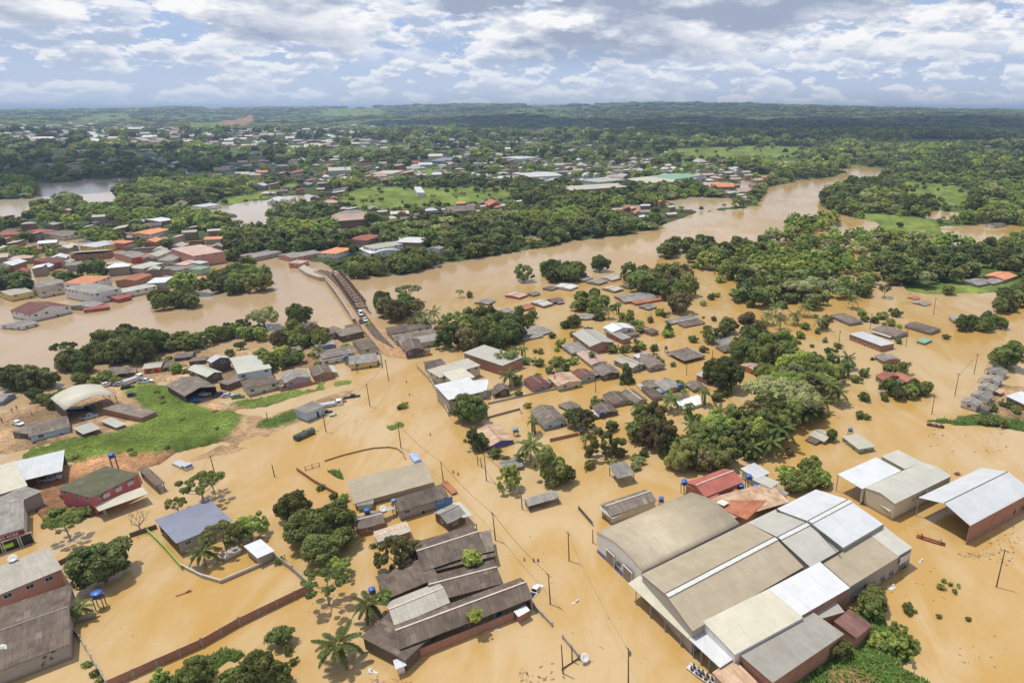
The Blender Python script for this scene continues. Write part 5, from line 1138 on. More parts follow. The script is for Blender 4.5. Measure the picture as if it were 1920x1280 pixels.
# ---------------------------------------------------------------- water tanks
for a in [(181, 1113, 3.6, 'blue tank on a tall timber stand beside the round mango tree', .95), (100, 1178, 3.4, 'upper blue tank over the dark brown house', 1.0), (119, 1212, 1.5, 'lower blue tank on the frame beside the dark brown house', .9),
          (209, 853, 6.2, 'blue tank behind the mossy roof', .8), (688, 957, 3.4, 'blue tank between small brown roof and long tan roof', .7), (738, 939, 3.6, 'faded tank beside the white lump on the grey strip roof', .6),
          (1283, 903, 3.6, 'blue tank on stand at the red lean-to', .8), (1404, 893, 4.0, 'dark blue tank on tall stand behind the orange roof', .75), (1390, 911, 2.4, 'round blue tank at the back edge of the orange roof', .8), (1417, 911, 2.4, 'small blue tank beside the round one on the orange roof', .7),
          (1240, 935, 2.8, 'blue tank at the corner of the patched roof', .65), (1128, 773, 2.2, 'blue tank before the dark gable in the side street', .7), (1275, 722, 2.8, 'blue tank on stand above the white terrace', .75),
          (1242, 736, 1.6, 'blue tank lying on the brown roof beside the palm', .7), (1595, 804, 2.2, 'light blue tank behind the cream roof box', .7), (649, 668, 3.4, 'blue tank on the yellow tower of the lattice wall yard', .8),
          (1037, 698, 2.4, 'dark tank behind the porch houses', .7), (1191, 636, 2.0, 'tank with white stand in open water', .7), (1249, 651, 2.6, 'dark tank beside the big hip roof', .6), (1254, 586, 1.5, 'blue tank under the big olive tree', .6),
          (81, 458, 6, 'blue tank high in the old town trees', 1.2), (140, 461, 6.4, 'blue tank on the yellow fronted roof', 1.0), (613, 628, 3.4, 'blue tank cluster of the dark-walled house', .7), (1090, 806, 1.4, 'pale blue tank at the brick wall corner', .6)]:
    tank(*a[:4], r=a[4], mat=TANKL if 'faded' in a[3] or 'pale' in a[3] or 'light' in a[3] else (plain('dark tank', (.05, .05, .08), .5) if 'dark tank' in a[3] else None))
tank(967, 805, 2.2, 'light blue tank standing in water by the blue gable house', .85, mat=TANKL); tank(763, 1212, 1.8, 'upright pale blue tank at the end of the brick wall', .75, True, TANKL)
tank(711, 1013, .8, 'pale blue tank lid by the small pale house', .8, False, TANKL); tank(697, 1106, 1.6, 'blue tank behind the coconut palm of the dark complex', .7)
def dish(px, py, z, label):
    p = at(px, py, z); root = empty('satellite_dish', p, .6, label, 'satellite dish'); d = MB().lathe([(.05, 0), (.5, .08), (.9, .3), (.88, .33), (.45, .14), (.05, .06)], (0, 0, 0), 18).build('dish', TRIM, root, True)
    d.rotation_euler = (.6, 0, 0); MB().bar((0, 0, -z-.5), (0, 0, .05), .08).build('mast', STEEL, root)
dish(3, 1217, 4.2, 'white satellite dish on the dark brown roof'); dish(1096, 1233, .9, 'white satellite dish in the water by the grey wall end'); dish(24, 1047, 5.2, 'small white dish behind the pale tan roof')
dish(718, 954, 3.2, 'white dish at the cream awning')
# ---------------------------------------------------------------- vehicles
def wheel_mesh():
    m = MB(); m.tube([(0, -.12, 0), (0, .12, 0)], .34, 14); m2 = MB(); m2.tube([(0, -.13, 0), (0, .13, 0)], .19, 10); return m.mesh('tyre', [BLACK]), m2.mesh('rim', [STEEL])
WH = wheel_mesh()
PAINT = {k: plain(k+' car paint', c, .3, var=.04) for k, c in dict(white=(.78, .78, .78), silver=(.45, .46, .48), red=(.35, .03, .03), dark=(.03, .03, .04), blue=(.10, .17, .40), green=(.10, .20, .08), wreck=(.12, .03, .03)).items()}
LAMP = plain('lamp glass', (.7, .7, .65), .1)
def car(px, py, ang, kind, col, label, z=0, cat='car', name='car', group=None, tilt=0, L=None):
    p = at(px, py, z); root = empty(name, (p.x, p.y, z), ang, label, cat, group); root.rotation_euler[0] = tilt
    L = L or {'car': 4.2, 'pickup': 5.0, 'van': 5.2, 'truck': 7.5}[kind]; Wd = 1.75 if kind != 'truck' else 2.3; h2 = {'car': 1.45, 'pickup': 1.7, 'van': 2.1, 'truck': 2.6}[kind]; hb = .85 if kind != 'truck' else 1.1
    m = MB(); x0, x1 = -L/2, L/2
    def loft(secs):
        k = len(m.v)
        for x, zb_, zt_, w_ in secs: m.v += [(x, -w_/2, zb_), (x, w_/2, zb_), (x, w_/2*.94, zt_), (x, -w_/2*.94, zt_)]
        n = len(secs)
        for i in range(n-1):
            for j in range(4): a = k+4*i+j; b_ = k+4*i+(j+1) % 4; m.f.append((a, a+4, b_+4, b_)); m.m.append(0)
        m.f += [(k, k+1, k+2, k+3), (k+4*n-1, k+4*n-2, k+4*n-3, k+4*n-4)]; m.m += [0, 0]
    cab = {'car': (-.85*L/4.2*1.6, .95), 'pickup': (-.3, 1.45), 'van': (-2.3, 1.7), 'truck': (1.6, 3.5)}[kind]
    if kind == 'truck':
        loft([(x0, .9, 1.1, Wd), (1.4, .9, 1.1, Wd)]); loft([(1.6, .5, 2.5, Wd), (3.2, .5, 2.5, Wd), (x1, .5, 1.5, Wd)])
    else:
        loft([(x0, .35, hb, Wd*.9), (x0+.25, .28, hb+.08, Wd), (0, .25, hb+.1, Wd), (x1-.5, .28, hb, Wd), (x1, .4, hb-.2, Wd*.86)])
        loft([(cab[0]-.25, hb+.05, hb+.12, Wd*.93), (cab[0], hb+.05, h2, Wd*.8), (cab[1]-.6, hb+.05, h2, Wd*.8), (cab[1], hb+.02, hb+.12, Wd*.9)])
    b_ = m.build('body', PAINT[col], root)
    g = MB(); zt_ = h2 if kind != 'truck' else 2.5; c0, c1 = cab
    if kind == 'truck': g.box((x1-.28, 0, 1.95), (.1, Wd*.8, .7)); g.box((2.4, 0, 1.95), (1.0, Wd+.02, .6))
    else:
        g.box(((c0+c1-.6)/2, 0, (hb+zt_)/2+.08), (c1-c0-.9, Wd*.87, (zt_-hb)*.5)); g.bar((c1-.08, 0, hb+.2), (c1-.56, 0, zt_-.06), Wd*.72, .08); g.bar((c0-.2, 0, hb+.2), (c0-.03, 0, zt_-.06), Wd*.7, .06)
    g.build('window', GLASS, root)
    for sx in (x0+.8, x1-.85):
        for sy in (-1, 1):
            w_ = part('wheel', WH[0], root, (sx, sy*(Wd/2-.08), .33)); part('rim', WH[1], w_)
    for sy in (-1, 1): MB().box((x1-.02, sy*Wd*.33, hb-.22), (.08, .3, .16)).build('headlight', LAMP, root)
    if kind == 'pickup': MB().box((x0+1.0, 0, hb+.12), (1.6, Wd*.8, .05)).build('cargo_bed', DARK, root)
    if kind == 'truck': MB().box((-1.2, 0, 1.5), (5.0, Wd, .7)).build('cargo_bed', PAINT['silver' if col == 'white' else col], root)
    return root
car(677, 590, -1.05, 'van', 'white', 'white van at the bridge end of the ramp', 2.6, 'van', 'van'); car(685, 601, -1.05, 'pickup', 'white', 'white pickup between van and open road on the ramp', 2.4, 'pickup', 'pickup')
car(677, 605, -1.05, 'car', 'dark', 'dark car beside the pickups at the ramp wall', 2.2)
car(35, 796, -.35, 'car', 'white', 'white car parked on the orange dirt by the long plank house', .8)
car(273, 717, .4, 'pickup', 'white', 'white pickup on the dirt below the orange house', .8, 'pickup', 'pickup'); car(252, 716, 1.2, 'truck', 'white', 'white truck cab among the parked motorbikes', .8, 'truck', 'truck')
car(226, 722, .3, 'car', 'silver', 'silver car half hidden behind the arched shed', .8); car(240, 728, .5, 'car', 'dark', 'dark car at the upper edge of the green slope', .8)
car(201, 723, .9, 'car', 'white', 'white car next to the pyramid roof hut', .8)
car(131, 926, 1.35, 'car', 'wreck', 'dark red wrecked car in the red dirt yard', .6); car(96, 900, .4, 'pickup', 'silver', 'silver pickup under the bright white carport', .6, 'pickup', 'pickup')
car(385, 741, .35, 'car', 'silver', 'silver car under the wide brown gable shed', .5); car(413, 741, .5, 'car', 'dark', 'dark car right of the wide brown gable shed', .3); car(366, 752, .2, 'car', 'blue', 'blue car in the grass before the gable shed', .4)
car(428, 744, .3, 'car', 'silver', 'silver car sunk in weeds by the orange water', -.1); car(447, 746, .3, 'car', 'green', 'old green car in weeds by the house with white windows', -.1)
car(155, 772, .2, 'truck', 'dark', 'dark tractor truck inside the arched machine shed', .6, 'truck', 'truck'); car(168, 784, .5, 'pickup', 'silver', 'silver pickup at the open front of the machine shed', .6, 'pickup', 'pickup')
car(623, 763, .45, 'truck', 'white', 'white truck cab sunk beside the filling station', -.6, 'truck', 'truck'); car(612, 776, .35, 'car', 'dark', 'dark car nose sunk at the filling station doorway', -.5); car(637, 757, .4, 'pickup', 'red', 'red pickup behind the white truck cab', -.6, 'pickup', 'pickup')
car(627, 783, .5, 'car', 'silver', 'silver car roof barely above water near the pole', -.9); car(660, 747, .4, 'pickup', 'dark', 'dark long vehicle furthest out from the filling station', -.5, 'pickup', 'pickup', L=6)
car(345, 880, -.5, 'truck', 'silver', 'grey truck chassis stranded by the sparse tree', -1.0, 'truck', 'truck'); car(1004, 1113, 1.2, 'pickup', 'white', 'white and dark vehicle at the end of the longest dark shed', -.7, 'pickup', 'pickup')
car(248, 743, .2, 'car', 'dark', 'small dark tractor on the bare patch of the green slope', .8, 'tractor', 'tractor', L=2.6)
# sunken bus, cylinder tank
p = at(779, 858, .5); bs = empty('bus', (p.x, p.y, 0), R(125), 'light blue bus roof just above the flooded crossing', 'bus')
MB().lathe([(.2, 0)], (0, 0, 0), 3); m = MB()
for i, (x, w_) in enumerate(((-2.6, .95), (-2.5, 1.15), (2.5, 1.15), (2.6, .95))):
    for j in range(7): a = math.pi*j/6; m.v.append((x, -w_*math.cos(a), .15+.85*max(0, math.sin(a))**.4*(1 if abs(x) < 2.55 else .8)))
for i in range(3):
    for j in range(6): a = i*7+j; m.f.append((a, a+1, a+8, a+7)); m.m.append(0)
m.f += [tuple(range(6, -1, -1)), tuple(range(21, 28))]; m.m += [0, 0]
m.build('roof', plain('pale blue paint', (.36, .47, .78), .4), bs); m = MB(); m.box((0, 0, -.5), (5.1, 2.3, 1.3)); m.build('body', PAINT['blue'], bs)
a, b_ = at(553, 822, .9), at(588, 806, .9); tk = empty('fuel_tank', ((a+b_)/2), 0, 'rusty green cylindrical fuel tank floating on its side', 'fuel tank'); d = (b_-a).normalized(); c_ = (a+b_)/2
MB().tube([a-c_, a-c_+d*.25, b_-c_-d*.25, b_-c_], [1.0, 1.25, 1.25, 1.0], 20).build('barrel', plain('rusty green steel', (.12, .14, .09), .7, var=.5, scale=.5), tk)
for s in (-1, 1): e = d*s*((b_-a).length/2-.8); MB().tube([e-d*.05, e+d*.05], 1.29, 20).build('band', RUST, tk)
MB().tube([Vector((0, 0, 1.2)), Vector((0, 0, 1.5))], .3, 10).build('hatch', RUST, tk)
# ---------------------------------------------------------------- people
SKIN = plain('brown skin', (.22, .11, .06), .6, var=.03)
def figure(pose):
    J = {'hip': (0, 0, .95), 'waist': (0, 0, 1.12), 'chest': (0, 0, 1.36), 'neck': (0, 0, 1.5), 'head': (0, .01, 1.60), 'top': (0, .01, 1.74)}
    Rr = {'hip': .13, 'waist': .12, 'chest': .14, 'neck': .055, 'head': .095, 'top': .07}; E = [('hip', 'waist'), ('waist', 'chest'), ('chest', 'neck'), ('neck', 'head'), ('head', 'top')]
    for s, n in ((-1, 'l'), (1, 'r')):
        sit = pose == 'sit'
        J[n+'sh'] = (s*.19, 0, 1.42); J[n+'el'] = (s*.26, .05 if not sit else .12, 1.15); J[n+'wr'] = (s*.22, .22, 1.02); J[n+'ha'] = (s*.21, .30, .99)
        J[n+'th'] = (s*.10, .02, .88); J[n+'kn'] = (s*.13, .45, .92) if sit else (s*.11, .06*s, .50); J[n+'an'] = (s*.12, .42, .50) if sit else (s*.11, -.03*s, .09); J[n+'fo'] = (s*.13, .60, .46) if sit else (s*.12, .16-.03*s, .04)
        for k, v in (('sh', .06), ('el', .043), ('wr', .03), ('ha', .035), ('th', .09), ('kn', .06), ('an', .04), ('fo', .04)): Rr[n+k] = v
        E += [('chest', n+'sh'), (n+'sh', n+'el'), (n+'el', n+'wr'), (n+'wr', n+'ha'), ('hip', n+'th'), (n+'th', n+'kn'), (n+'kn', n+'an'), (n+'an', n+'fo')]
    ks = list(J); me = bpy.data.meshes.new('body'); me.from_pydata([J[k] for k in ks], [(ks.index(a), ks.index(b)) for a, b in E], []); o = bpy.data.objects.new('body', me); sc.collection.objects.link(o)
    sk = o.modifiers.new('s', 'SKIN'); sk.use_smooth_shade = True; lay = me.skin_vertices[0].data if me.skin_vertices else None
    if lay is None:
        bpy.context.view_layer.objects.active = o; o.select_set(True); bpy.ops.object.mode_set(mode='OBJECT'); lay = me.skin_vertices[0].data
    for i, k in enumerate(ks): lay[i].radius = (Rr[k], Rr[k]); lay[i].use_root = (k == 'hip')
    o.modifiers.new('u', 'SUBSURF').levels = 1
    dg = bpy.context.evaluated_depsgraph_get(); out = bpy.data.meshes.new_from_object(o.evaluated_get(dg)); bpy.data.objects.remove(o)
    out.name = 'body'; out.materials.clear(); out.materials.append(SKIN); return out, J
FIG = {k: figure(k) for k in ('stand', 'sit')}
CLOTH = {k: plain(k+' cloth', c, .9, var=.05) for k, c in dict(white=(.7, .7, .7), red=(.45, .03, .03), blue=(.05, .09, .35), black=(.03, .03, .03), green=(.08, .25, .06), yellow=(.6, .45, .05), grey=(.25, .25, .27)).items()}
_cl = {}
def clothes(pose):
    if pose in _cl: return _cl[pose]
    J = FIG[pose][1]; m = MB(); m.lathe([(.15, 0), (.145, .2), (.175, .38), (.17, .44), (.07, .50)], (0, 0, 1.0), 12, sx=1.15, sy=.85)
    for n in 'lr': m.tube([J[n+'sh'], Vector(J[n+'sh']).lerp(Vector(J[n+'el']), .7)], [.085, .07], 8)
    s = MB(); s.lathe([(.16, 0), (.155, .16)], (0, 0, .88), 12, sx=1.1, sy=.9)
    for n in 'lr': s.tube([J[n+'th'], Vector(J[n+'th']).lerp(Vector(J[n+'kn']), .8)], [.11, .085], 8)
    hr = MB(); hr.lathe([(.10, 0), (.112, .06), (.09, .13), (.03, .165)], (0, -.01, 1.62), 12)
    face = MB(); 
    for sx in (-1, 1): face.box((sx*.035, .098, 1.655), (.02, .01, .012))
    face.box((0, .104, 1.62), (.02, .03, .035)); face.box((0, .098, 1.585), (.045, .008, .01))
    _cl[pose] = [m.mesh('shirt', [CLOTH['white']]), s.mesh('shorts', [CLOTH['black']]), hr.mesh('hair', [BLACK])]; return _cl[pose]
def person(loc, pose, ang, top, bot, label, z=0.0, group=None):
    p = at(*loc, 0) if len(loc) == 2 else Vector(loc)
    root = empty('person', (p.x, p.y, z), ang, label, 'person', group); part('body', FIG[pose][0], root)
    for (nm, me_), c_ in zip((('shirt', clothes(pose)[0]), ('shorts', clothes(pose)[1]), ('hair', clothes(pose)[2])), (top, bot, None)):
        o = part(nm, me_, root)
        if c_: o.material_slots[0].link = 'OBJECT'; o.material_slots[0].material = CLOTH[c_]
    return root
for x, y, t_, lb in ((1001, 1052, 'black', 'person wading in black shirt, left of a pair in the main street'), (1009, 1052, 'blue', 'person wading in blue shirt, right of a pair in the main street'), (859, 890, 'red', 'person in red shirt wading between two street poles'),
    (850, 886, 'grey', 'person in grey shirt wading just behind the red shirt'), (807, 816, 'black', 'person wading alone near the round grass island'), (762, 717, 'black', 'person wading near the end of the asphalt'), (768, 741, 'blue', 'person in blue wading behind the round grass island'), (983, 1050, 'grey', 'person with arm out wading left of the pair')):
    person((x, y), 'stand', rnd.uniform(0, 6), t_, 'blue', lb, -.85)
for x, y, t_ in ((34, 772, 'red'), (25, 777, 'blue'), (62, 783, 'white'), (6, 796, 'black'), (308, 700, 'white'), (318, 702, 'red'), (326, 699, 'blue')):
    person((x, y), 'stand', rnd.uniform(0, 6), t_, 'black', 'person in %s shirt standing on the orange river bank' % t_ if x < 100 else 'person in %s shirt on the yard beside the orange house' % t_, .75, 'people on the dry bank')
for i, (f_, s_) in enumerate([(.0, .2), (.06, .7), (.12, .3), (.2, .6), (.28, .25), (.36, .75), (.44, .4), (.52, .65), (.6, .3), (.68, .7), (.76, .4), (.82, .85), (.88, .9), (.93, .15), (.97, .8)]):
    a, b_ = at(613+f_*75, 512+f_*85, 3.0), at(625+f_*75, 508+f_*82, 3.0); q = a.lerp(b_, s_)
    person((q.x, q.y, 3), 'stand', rnd.uniform(0, 6), rnd.choice(['white', 'red', 'blue', 'black', 'yellow']), 'black', 'pedestrian walking along the bridge deck', 3.0-.5*f_, 'pedestrians on the bridge')
# ---------------------------------------------------------------- boats
def boat(px, py, ang, L, Wd, hull, label, crew=(), z=0.0, name='boat'):
    p = at(px, py, z); root = empty(name, (p.x, p.y, 0), ang, label, 'boat'); m = MB(); n = 12; k0 = 0
    for i in range(n+1):
        s = i/n; w_ = Wd/2*(math.sin(math.pi*min(1, (.12+.88*(1-s))))**.55 if s > .5 else min(1, .78+.5*s)); sh = .42+.22*max(0, s-.6)**1.5*2; x = (s-.5)*L
        m.v += [(x, -w_, sh), (x, -w_*.75, .0), (x, 0, -.12), (x, w_*.75, .0), (x, w_, sh), (x, w_*.86, sh-.02), (x, w_*.62, .10), (x, 0, .04), (x, -w_*.62, .10), (x, -w_*.86, sh-.02)]
    for i in range(n):
        for j in range(10): a = i*10+j; b2 = i*10+(j+1) % 10; m.f.append((a, a+10, b2+10, b2)); m.m.append(0)
    m.f += [tuple(range(10)), tuple(reversed(range(n*10, n*10+10)))]; m.m += [0, 0]
    m.build('hull', hull, root)
    for f_ in (-.3, -.05, .2): MB().box((f_*L, 0, .34), (.28, Wd*.78, .05)).build('bench', WOOD, root)
    for i, c_ in enumerate(crew):
        fx, fy = ((i//2)/(max(1, (len(crew)+1)//2-1))-.5)*L*.66, (-1 if i % 2 else 1)*Wd*.2
        q = Matrix.Rotation(ang, 4, 'Z') @ Vector((fx, fy, 0)); person((p.x+q.x, p.y+q.y, 0), 'sit', ang-math.pi/2+rnd.uniform(-.6, .6), c_, 'black', 'person in %s shirt seated in the %s' % (c_, ' '.join(label.split()[:3])), -.52, 'people in the '+label)
    return root
boat(1315, 1266, R(-42), 6.4, 1.9, plain('white aluminium hull', (.62, .62, .60), .35), 'crowded white boat below the street canopy', ('black', 'blue', 'white', 'white', 'green', 'blue', 'red', 'yellow', 'black', 'white'))
boat(1745, 1014, R(-32), 6.6, 1.3, plain('orange hull', (.30, .08, .04), .6), 'orange and blue canoe near the big white hall', ('blue', 'red', 'blue', 'grey'))
boat(1754, 799, R(-24), 5.4, 1.7, plain('dark red hull', (.10, .035, .03), .6), 'dark red boat loaded with people in open water', ('red', 'black', 'blue', 'grey', 'black', 'red'))
boat(1146, 628, R(10), 5.0, 1.2, plain('grey hull', (.35, .33, .3), .6), 'grey boat beside the sunken roofs', ('white', 'red'))
boat(147, 658, R(12), 6.0, 1.1, plain('brown hull', (.09, .06, .04), .7), 'dark wooden canoe on the river by the tall tree', ('black', 'black', 'red'))
boat(1795, 889, 0.2, 1.6, 1.2, plain('red hull', (.35, .03, .02), .6), 'little red dinghy behind the big white hall')
boat(222, 806, .35, 5.0, .9, PAINT['white'], 'white upturned canoe on the grass by the brick workshop', z=.9)
boat(1480, 0+1162, .8, .1, .1, PAINT['white'], 'x') if False else None
# ---------------------------------------------------------------- power poles and cables
PO = [(694, 762, 9, 'tall pole with crossarm in mid water below the asphalt end'), (729, 714, 9, 'pole closest to the end of the asphalt'), (611, 809, 8, 'pole with lamp head beside the floating fuel tank'), (752, 840, 9, 'pole rising from behind the round grass island'),
      (832, 905, 7, 'pole in front of the long tan roof'), (912, 901, 9, 'pole at the end of the thick cable by the light green bush'), (929, 1012, 8, 'pole at the tip of the topmost dark shed'), (1032, 1132, 8, 'pole between dark sheds and warehouse street'),
      (1067, 1051, 8, 'plain thin pole in the middle of the warehouse street'), (979, 954, 5, 'short pole touching the low kiosk roof'), (1178, 1282, 8.5, 'pole with transformer opposite the white canopy'), (1056, 1262, 7, 'leaning pole by the rusty fence'), (1073, 1240, 4, 'short stub pole at the white dish'),
      (404, 893, 7, 'pole beside the sparse tree and stranded chassis'), (1790, 742, 9, 'tall pole left of the stepped row'), (1826, 702, 9, 'tall pole above the stepped row'), (1747, 776, 7, 'thin pole between red roof house and rowing boat'), (1572, 655, 9, 'faint tall pole left of the long white roof'),
      (1698, 650, 9, 'tall pole right of the long white roof'), (1750, 590, 9, 'tall pole in the pale lagoon'), (1631, 618, 8, 'tall pole left of the brown lagoon roof'), (1677, 970, 5, 'thin pole at the lettered hall corner'), (1868, 1100, 10, 'pole at the debris field near the photo edge'), (1221, 603, 8, 'pole in open water beyond the large pale hall'),
      (983, 650, 8, 'pole before the wide sunken grey roof'), (670, 698, 5, 'short pole below the lattice wall'), (896, 872, 3, 'short stake left of the thick cable pole'), (903, 876, 3.2, 'second short stake left of the thick cable pole'), (1112, 1018, 4, 'short leaning post at the arched warehouse corner'), (895, 1000, 3, 'little stake by the topmost dark shed'),
      (1200, 700, 7, 'pole behind the round street tree'), (1040, 722, 6, 'thin pole at the low side street wall'), (1117, 735, 6, 'thin pole in the side street opposite the maroon roof'), (1287, 703, 5, 'thin post by the middle row in open water'), (1335, 685, 7, 'thin pole right of the big hip roof'), (502, 787, 3, 'lamp post head above the dark hedge'), (515, 893, 4, 'tilted sign post alone in brown water')]
pp = {}
for x, y, h_, lb in PO: pp[(x, y)] = pole(x, y, h_, lb, h_ > 7.5, rnd.uniform(-.02, .02), trans='transformer' in lb)
def top(x, y, f=.97): 
    h_ = [p[2] for p in PO if p[:2] == (x, y)][0]; q = at(x, y, 0); return (q.x, q.y, h_*f)
wire(at(852, 770, 9), top(912, 901), .5, 'thick pale cable sagging past the two street trees', .07); wire(top(912, 901), at(982, 912, 5), .4, 'thick cable from the bush pole to the kiosk pole', .07)
wire(top(694, 762), top(729, 714), .8, 'cable between the two poles near the asphalt'); wire(top(611, 809), top(694, 762), 1.0, 'cable from fuel tank pole towards the asphalt'); wire(top(752, 840), top(832, 905), 1.0, 'cable from grass island pole to tan roof pole')
wire(top(832, 905), top(929, 1012), 1.0, 'cable from tan roof pole to dark shed pole'); wire(top(929, 1012), top(1032, 1132), 1.0, 'cable along the dark sheds'); wire(top(1067, 1051), top(1178, 1282), 1.5, 'cable along the warehouse street', .02)
wire(top(1790, 742), top(1826, 702), .6, 'cable between the two tall poles at the stepped row'); wire(at(842, 776, 8), at(852, 770, 9), .1, 'short drop cable at the white corner building')
# lettering
def letters(txt, root, A, B, f0, f1, z, size, mat, zr, out=.12):
    a, b = at(*A, zr), at(*B, zr); a.z = b.z = 0; d = (b-a).normalized(); n = Vector((d.y, -d.x, 0))
    if n.dot(-a) < 0: n = -n; 
    cu = bpy.data.curves.new('lettering', 'FONT'); cu.body = txt; cu.size = size; cu.extrude = .015; cu.align_x = 'CENTER'; cu.align_y = 'CENTER'; cu.materials.append(mat)
    o = bpy.data.objects.new('lettering', cu); sc.collection.objects.link(o)
    dg = bpy.context.evaluated_depsgraph_get(); me_ = bpy.data.meshes.new_from_object(o.evaluated_get(dg)); bpy.data.objects.remove(o); bpy.data.curves.remove(cu)
    o = bpy.data.objects.new('lettering', me_); sc.collection.objects.link(o); o.parent = root
    c = a.lerp(b, (f0+f1)/2)+n*out; inv = Matrix.Rotation(-root.rotation_euler.z, 4, 'Z'); lc = inv @ (c-root.location); lc.z = z
    xd = inv @ (d if n.cross(Vector((0, 0, 1))).dot(d) < 0 else -d); nd = inv @ n
    wd = max(v.co.x for v in me_.vertices)-min(v.co.x for v in me_.vertices)
    o.matrix_local = Matrix.Translation(lc) @ Matrix(((xd.x, 0, nd.x, 0), (xd.y, 0, nd.y, 0), (0, 1, 0, 0), (0, 0, 0, 1))) @ Matrix.Diagonal((min(1.6, (b-a).length*(f1-f0)/wd), 1, 1, 1)); return o
MAR = plain('maroon sign paint', (.20, .01, .03), .5); LIME = plain('lime poster', (.35, .62, .06), .6)
on_wall(shop, (-60, 1025), (66, 983), .1, .82, 3.2, 4.2, MAR, 'sign', .12, 4.4); letters('PINBURNO ACRE', shop, (-60, 1025), (66, 983), .16, .72, 3.7, .85, CLOTH['white'], 4.4, .32)
for f0, f1 in ((.15, .42), (.46, .68), (.72, .9)): on_wall(shop, (-60, 1025), (66, 983), f0, f1, -.3, 2.7, DARK, 'window', .02, 4.4, frame=TRIM)
on_wall(shop, (-60, 1025), (66, 983), .44, .60, .9, 1.9, LIME, 'poster', .2, 4.4)
NAVY = plain('navy lettering', (.05, .04, .16), .6); on_wall(h3, (1674, 943), (1784, 892), .08, .60, 2.4, 4.3, plain('whitewashed band', (.74, .72, .76), .8), 'sign', .02, 5.2)
letters('CO METAL NORTE', h3, (1674, 943), (1784, 892), .12, .56, 3.4, 1.5, NAVY, 5.2, .16)
for f0, f1 in ((.25, .48), (.58, .86)): on_wall(gs, (565, 775), (601, 764), f0, f1, -.5, 2.3, DARK, 'doorway', .03, 3.4)
for f_ in (.2, .45, .7): on_wall(pk, (172, 933), (262, 888), f_, f_+.13, 3.7, 4.9, plain('pale pink panel', (.55, .45, .42), .8), 'shutter', .02, 5.6)
for f_ in (.25, .7):
    hh_ = [o for o in bpy.data.objects if o.get('label', '').startswith('bright orange house')][0]; on_wall(hh_, (266, 692), (302, 688), f_-.09, f_+.09, .9, 2.3, plain('red shutter paint', (.45, .02, .02), .6), 'shutter', .05, 2.8)
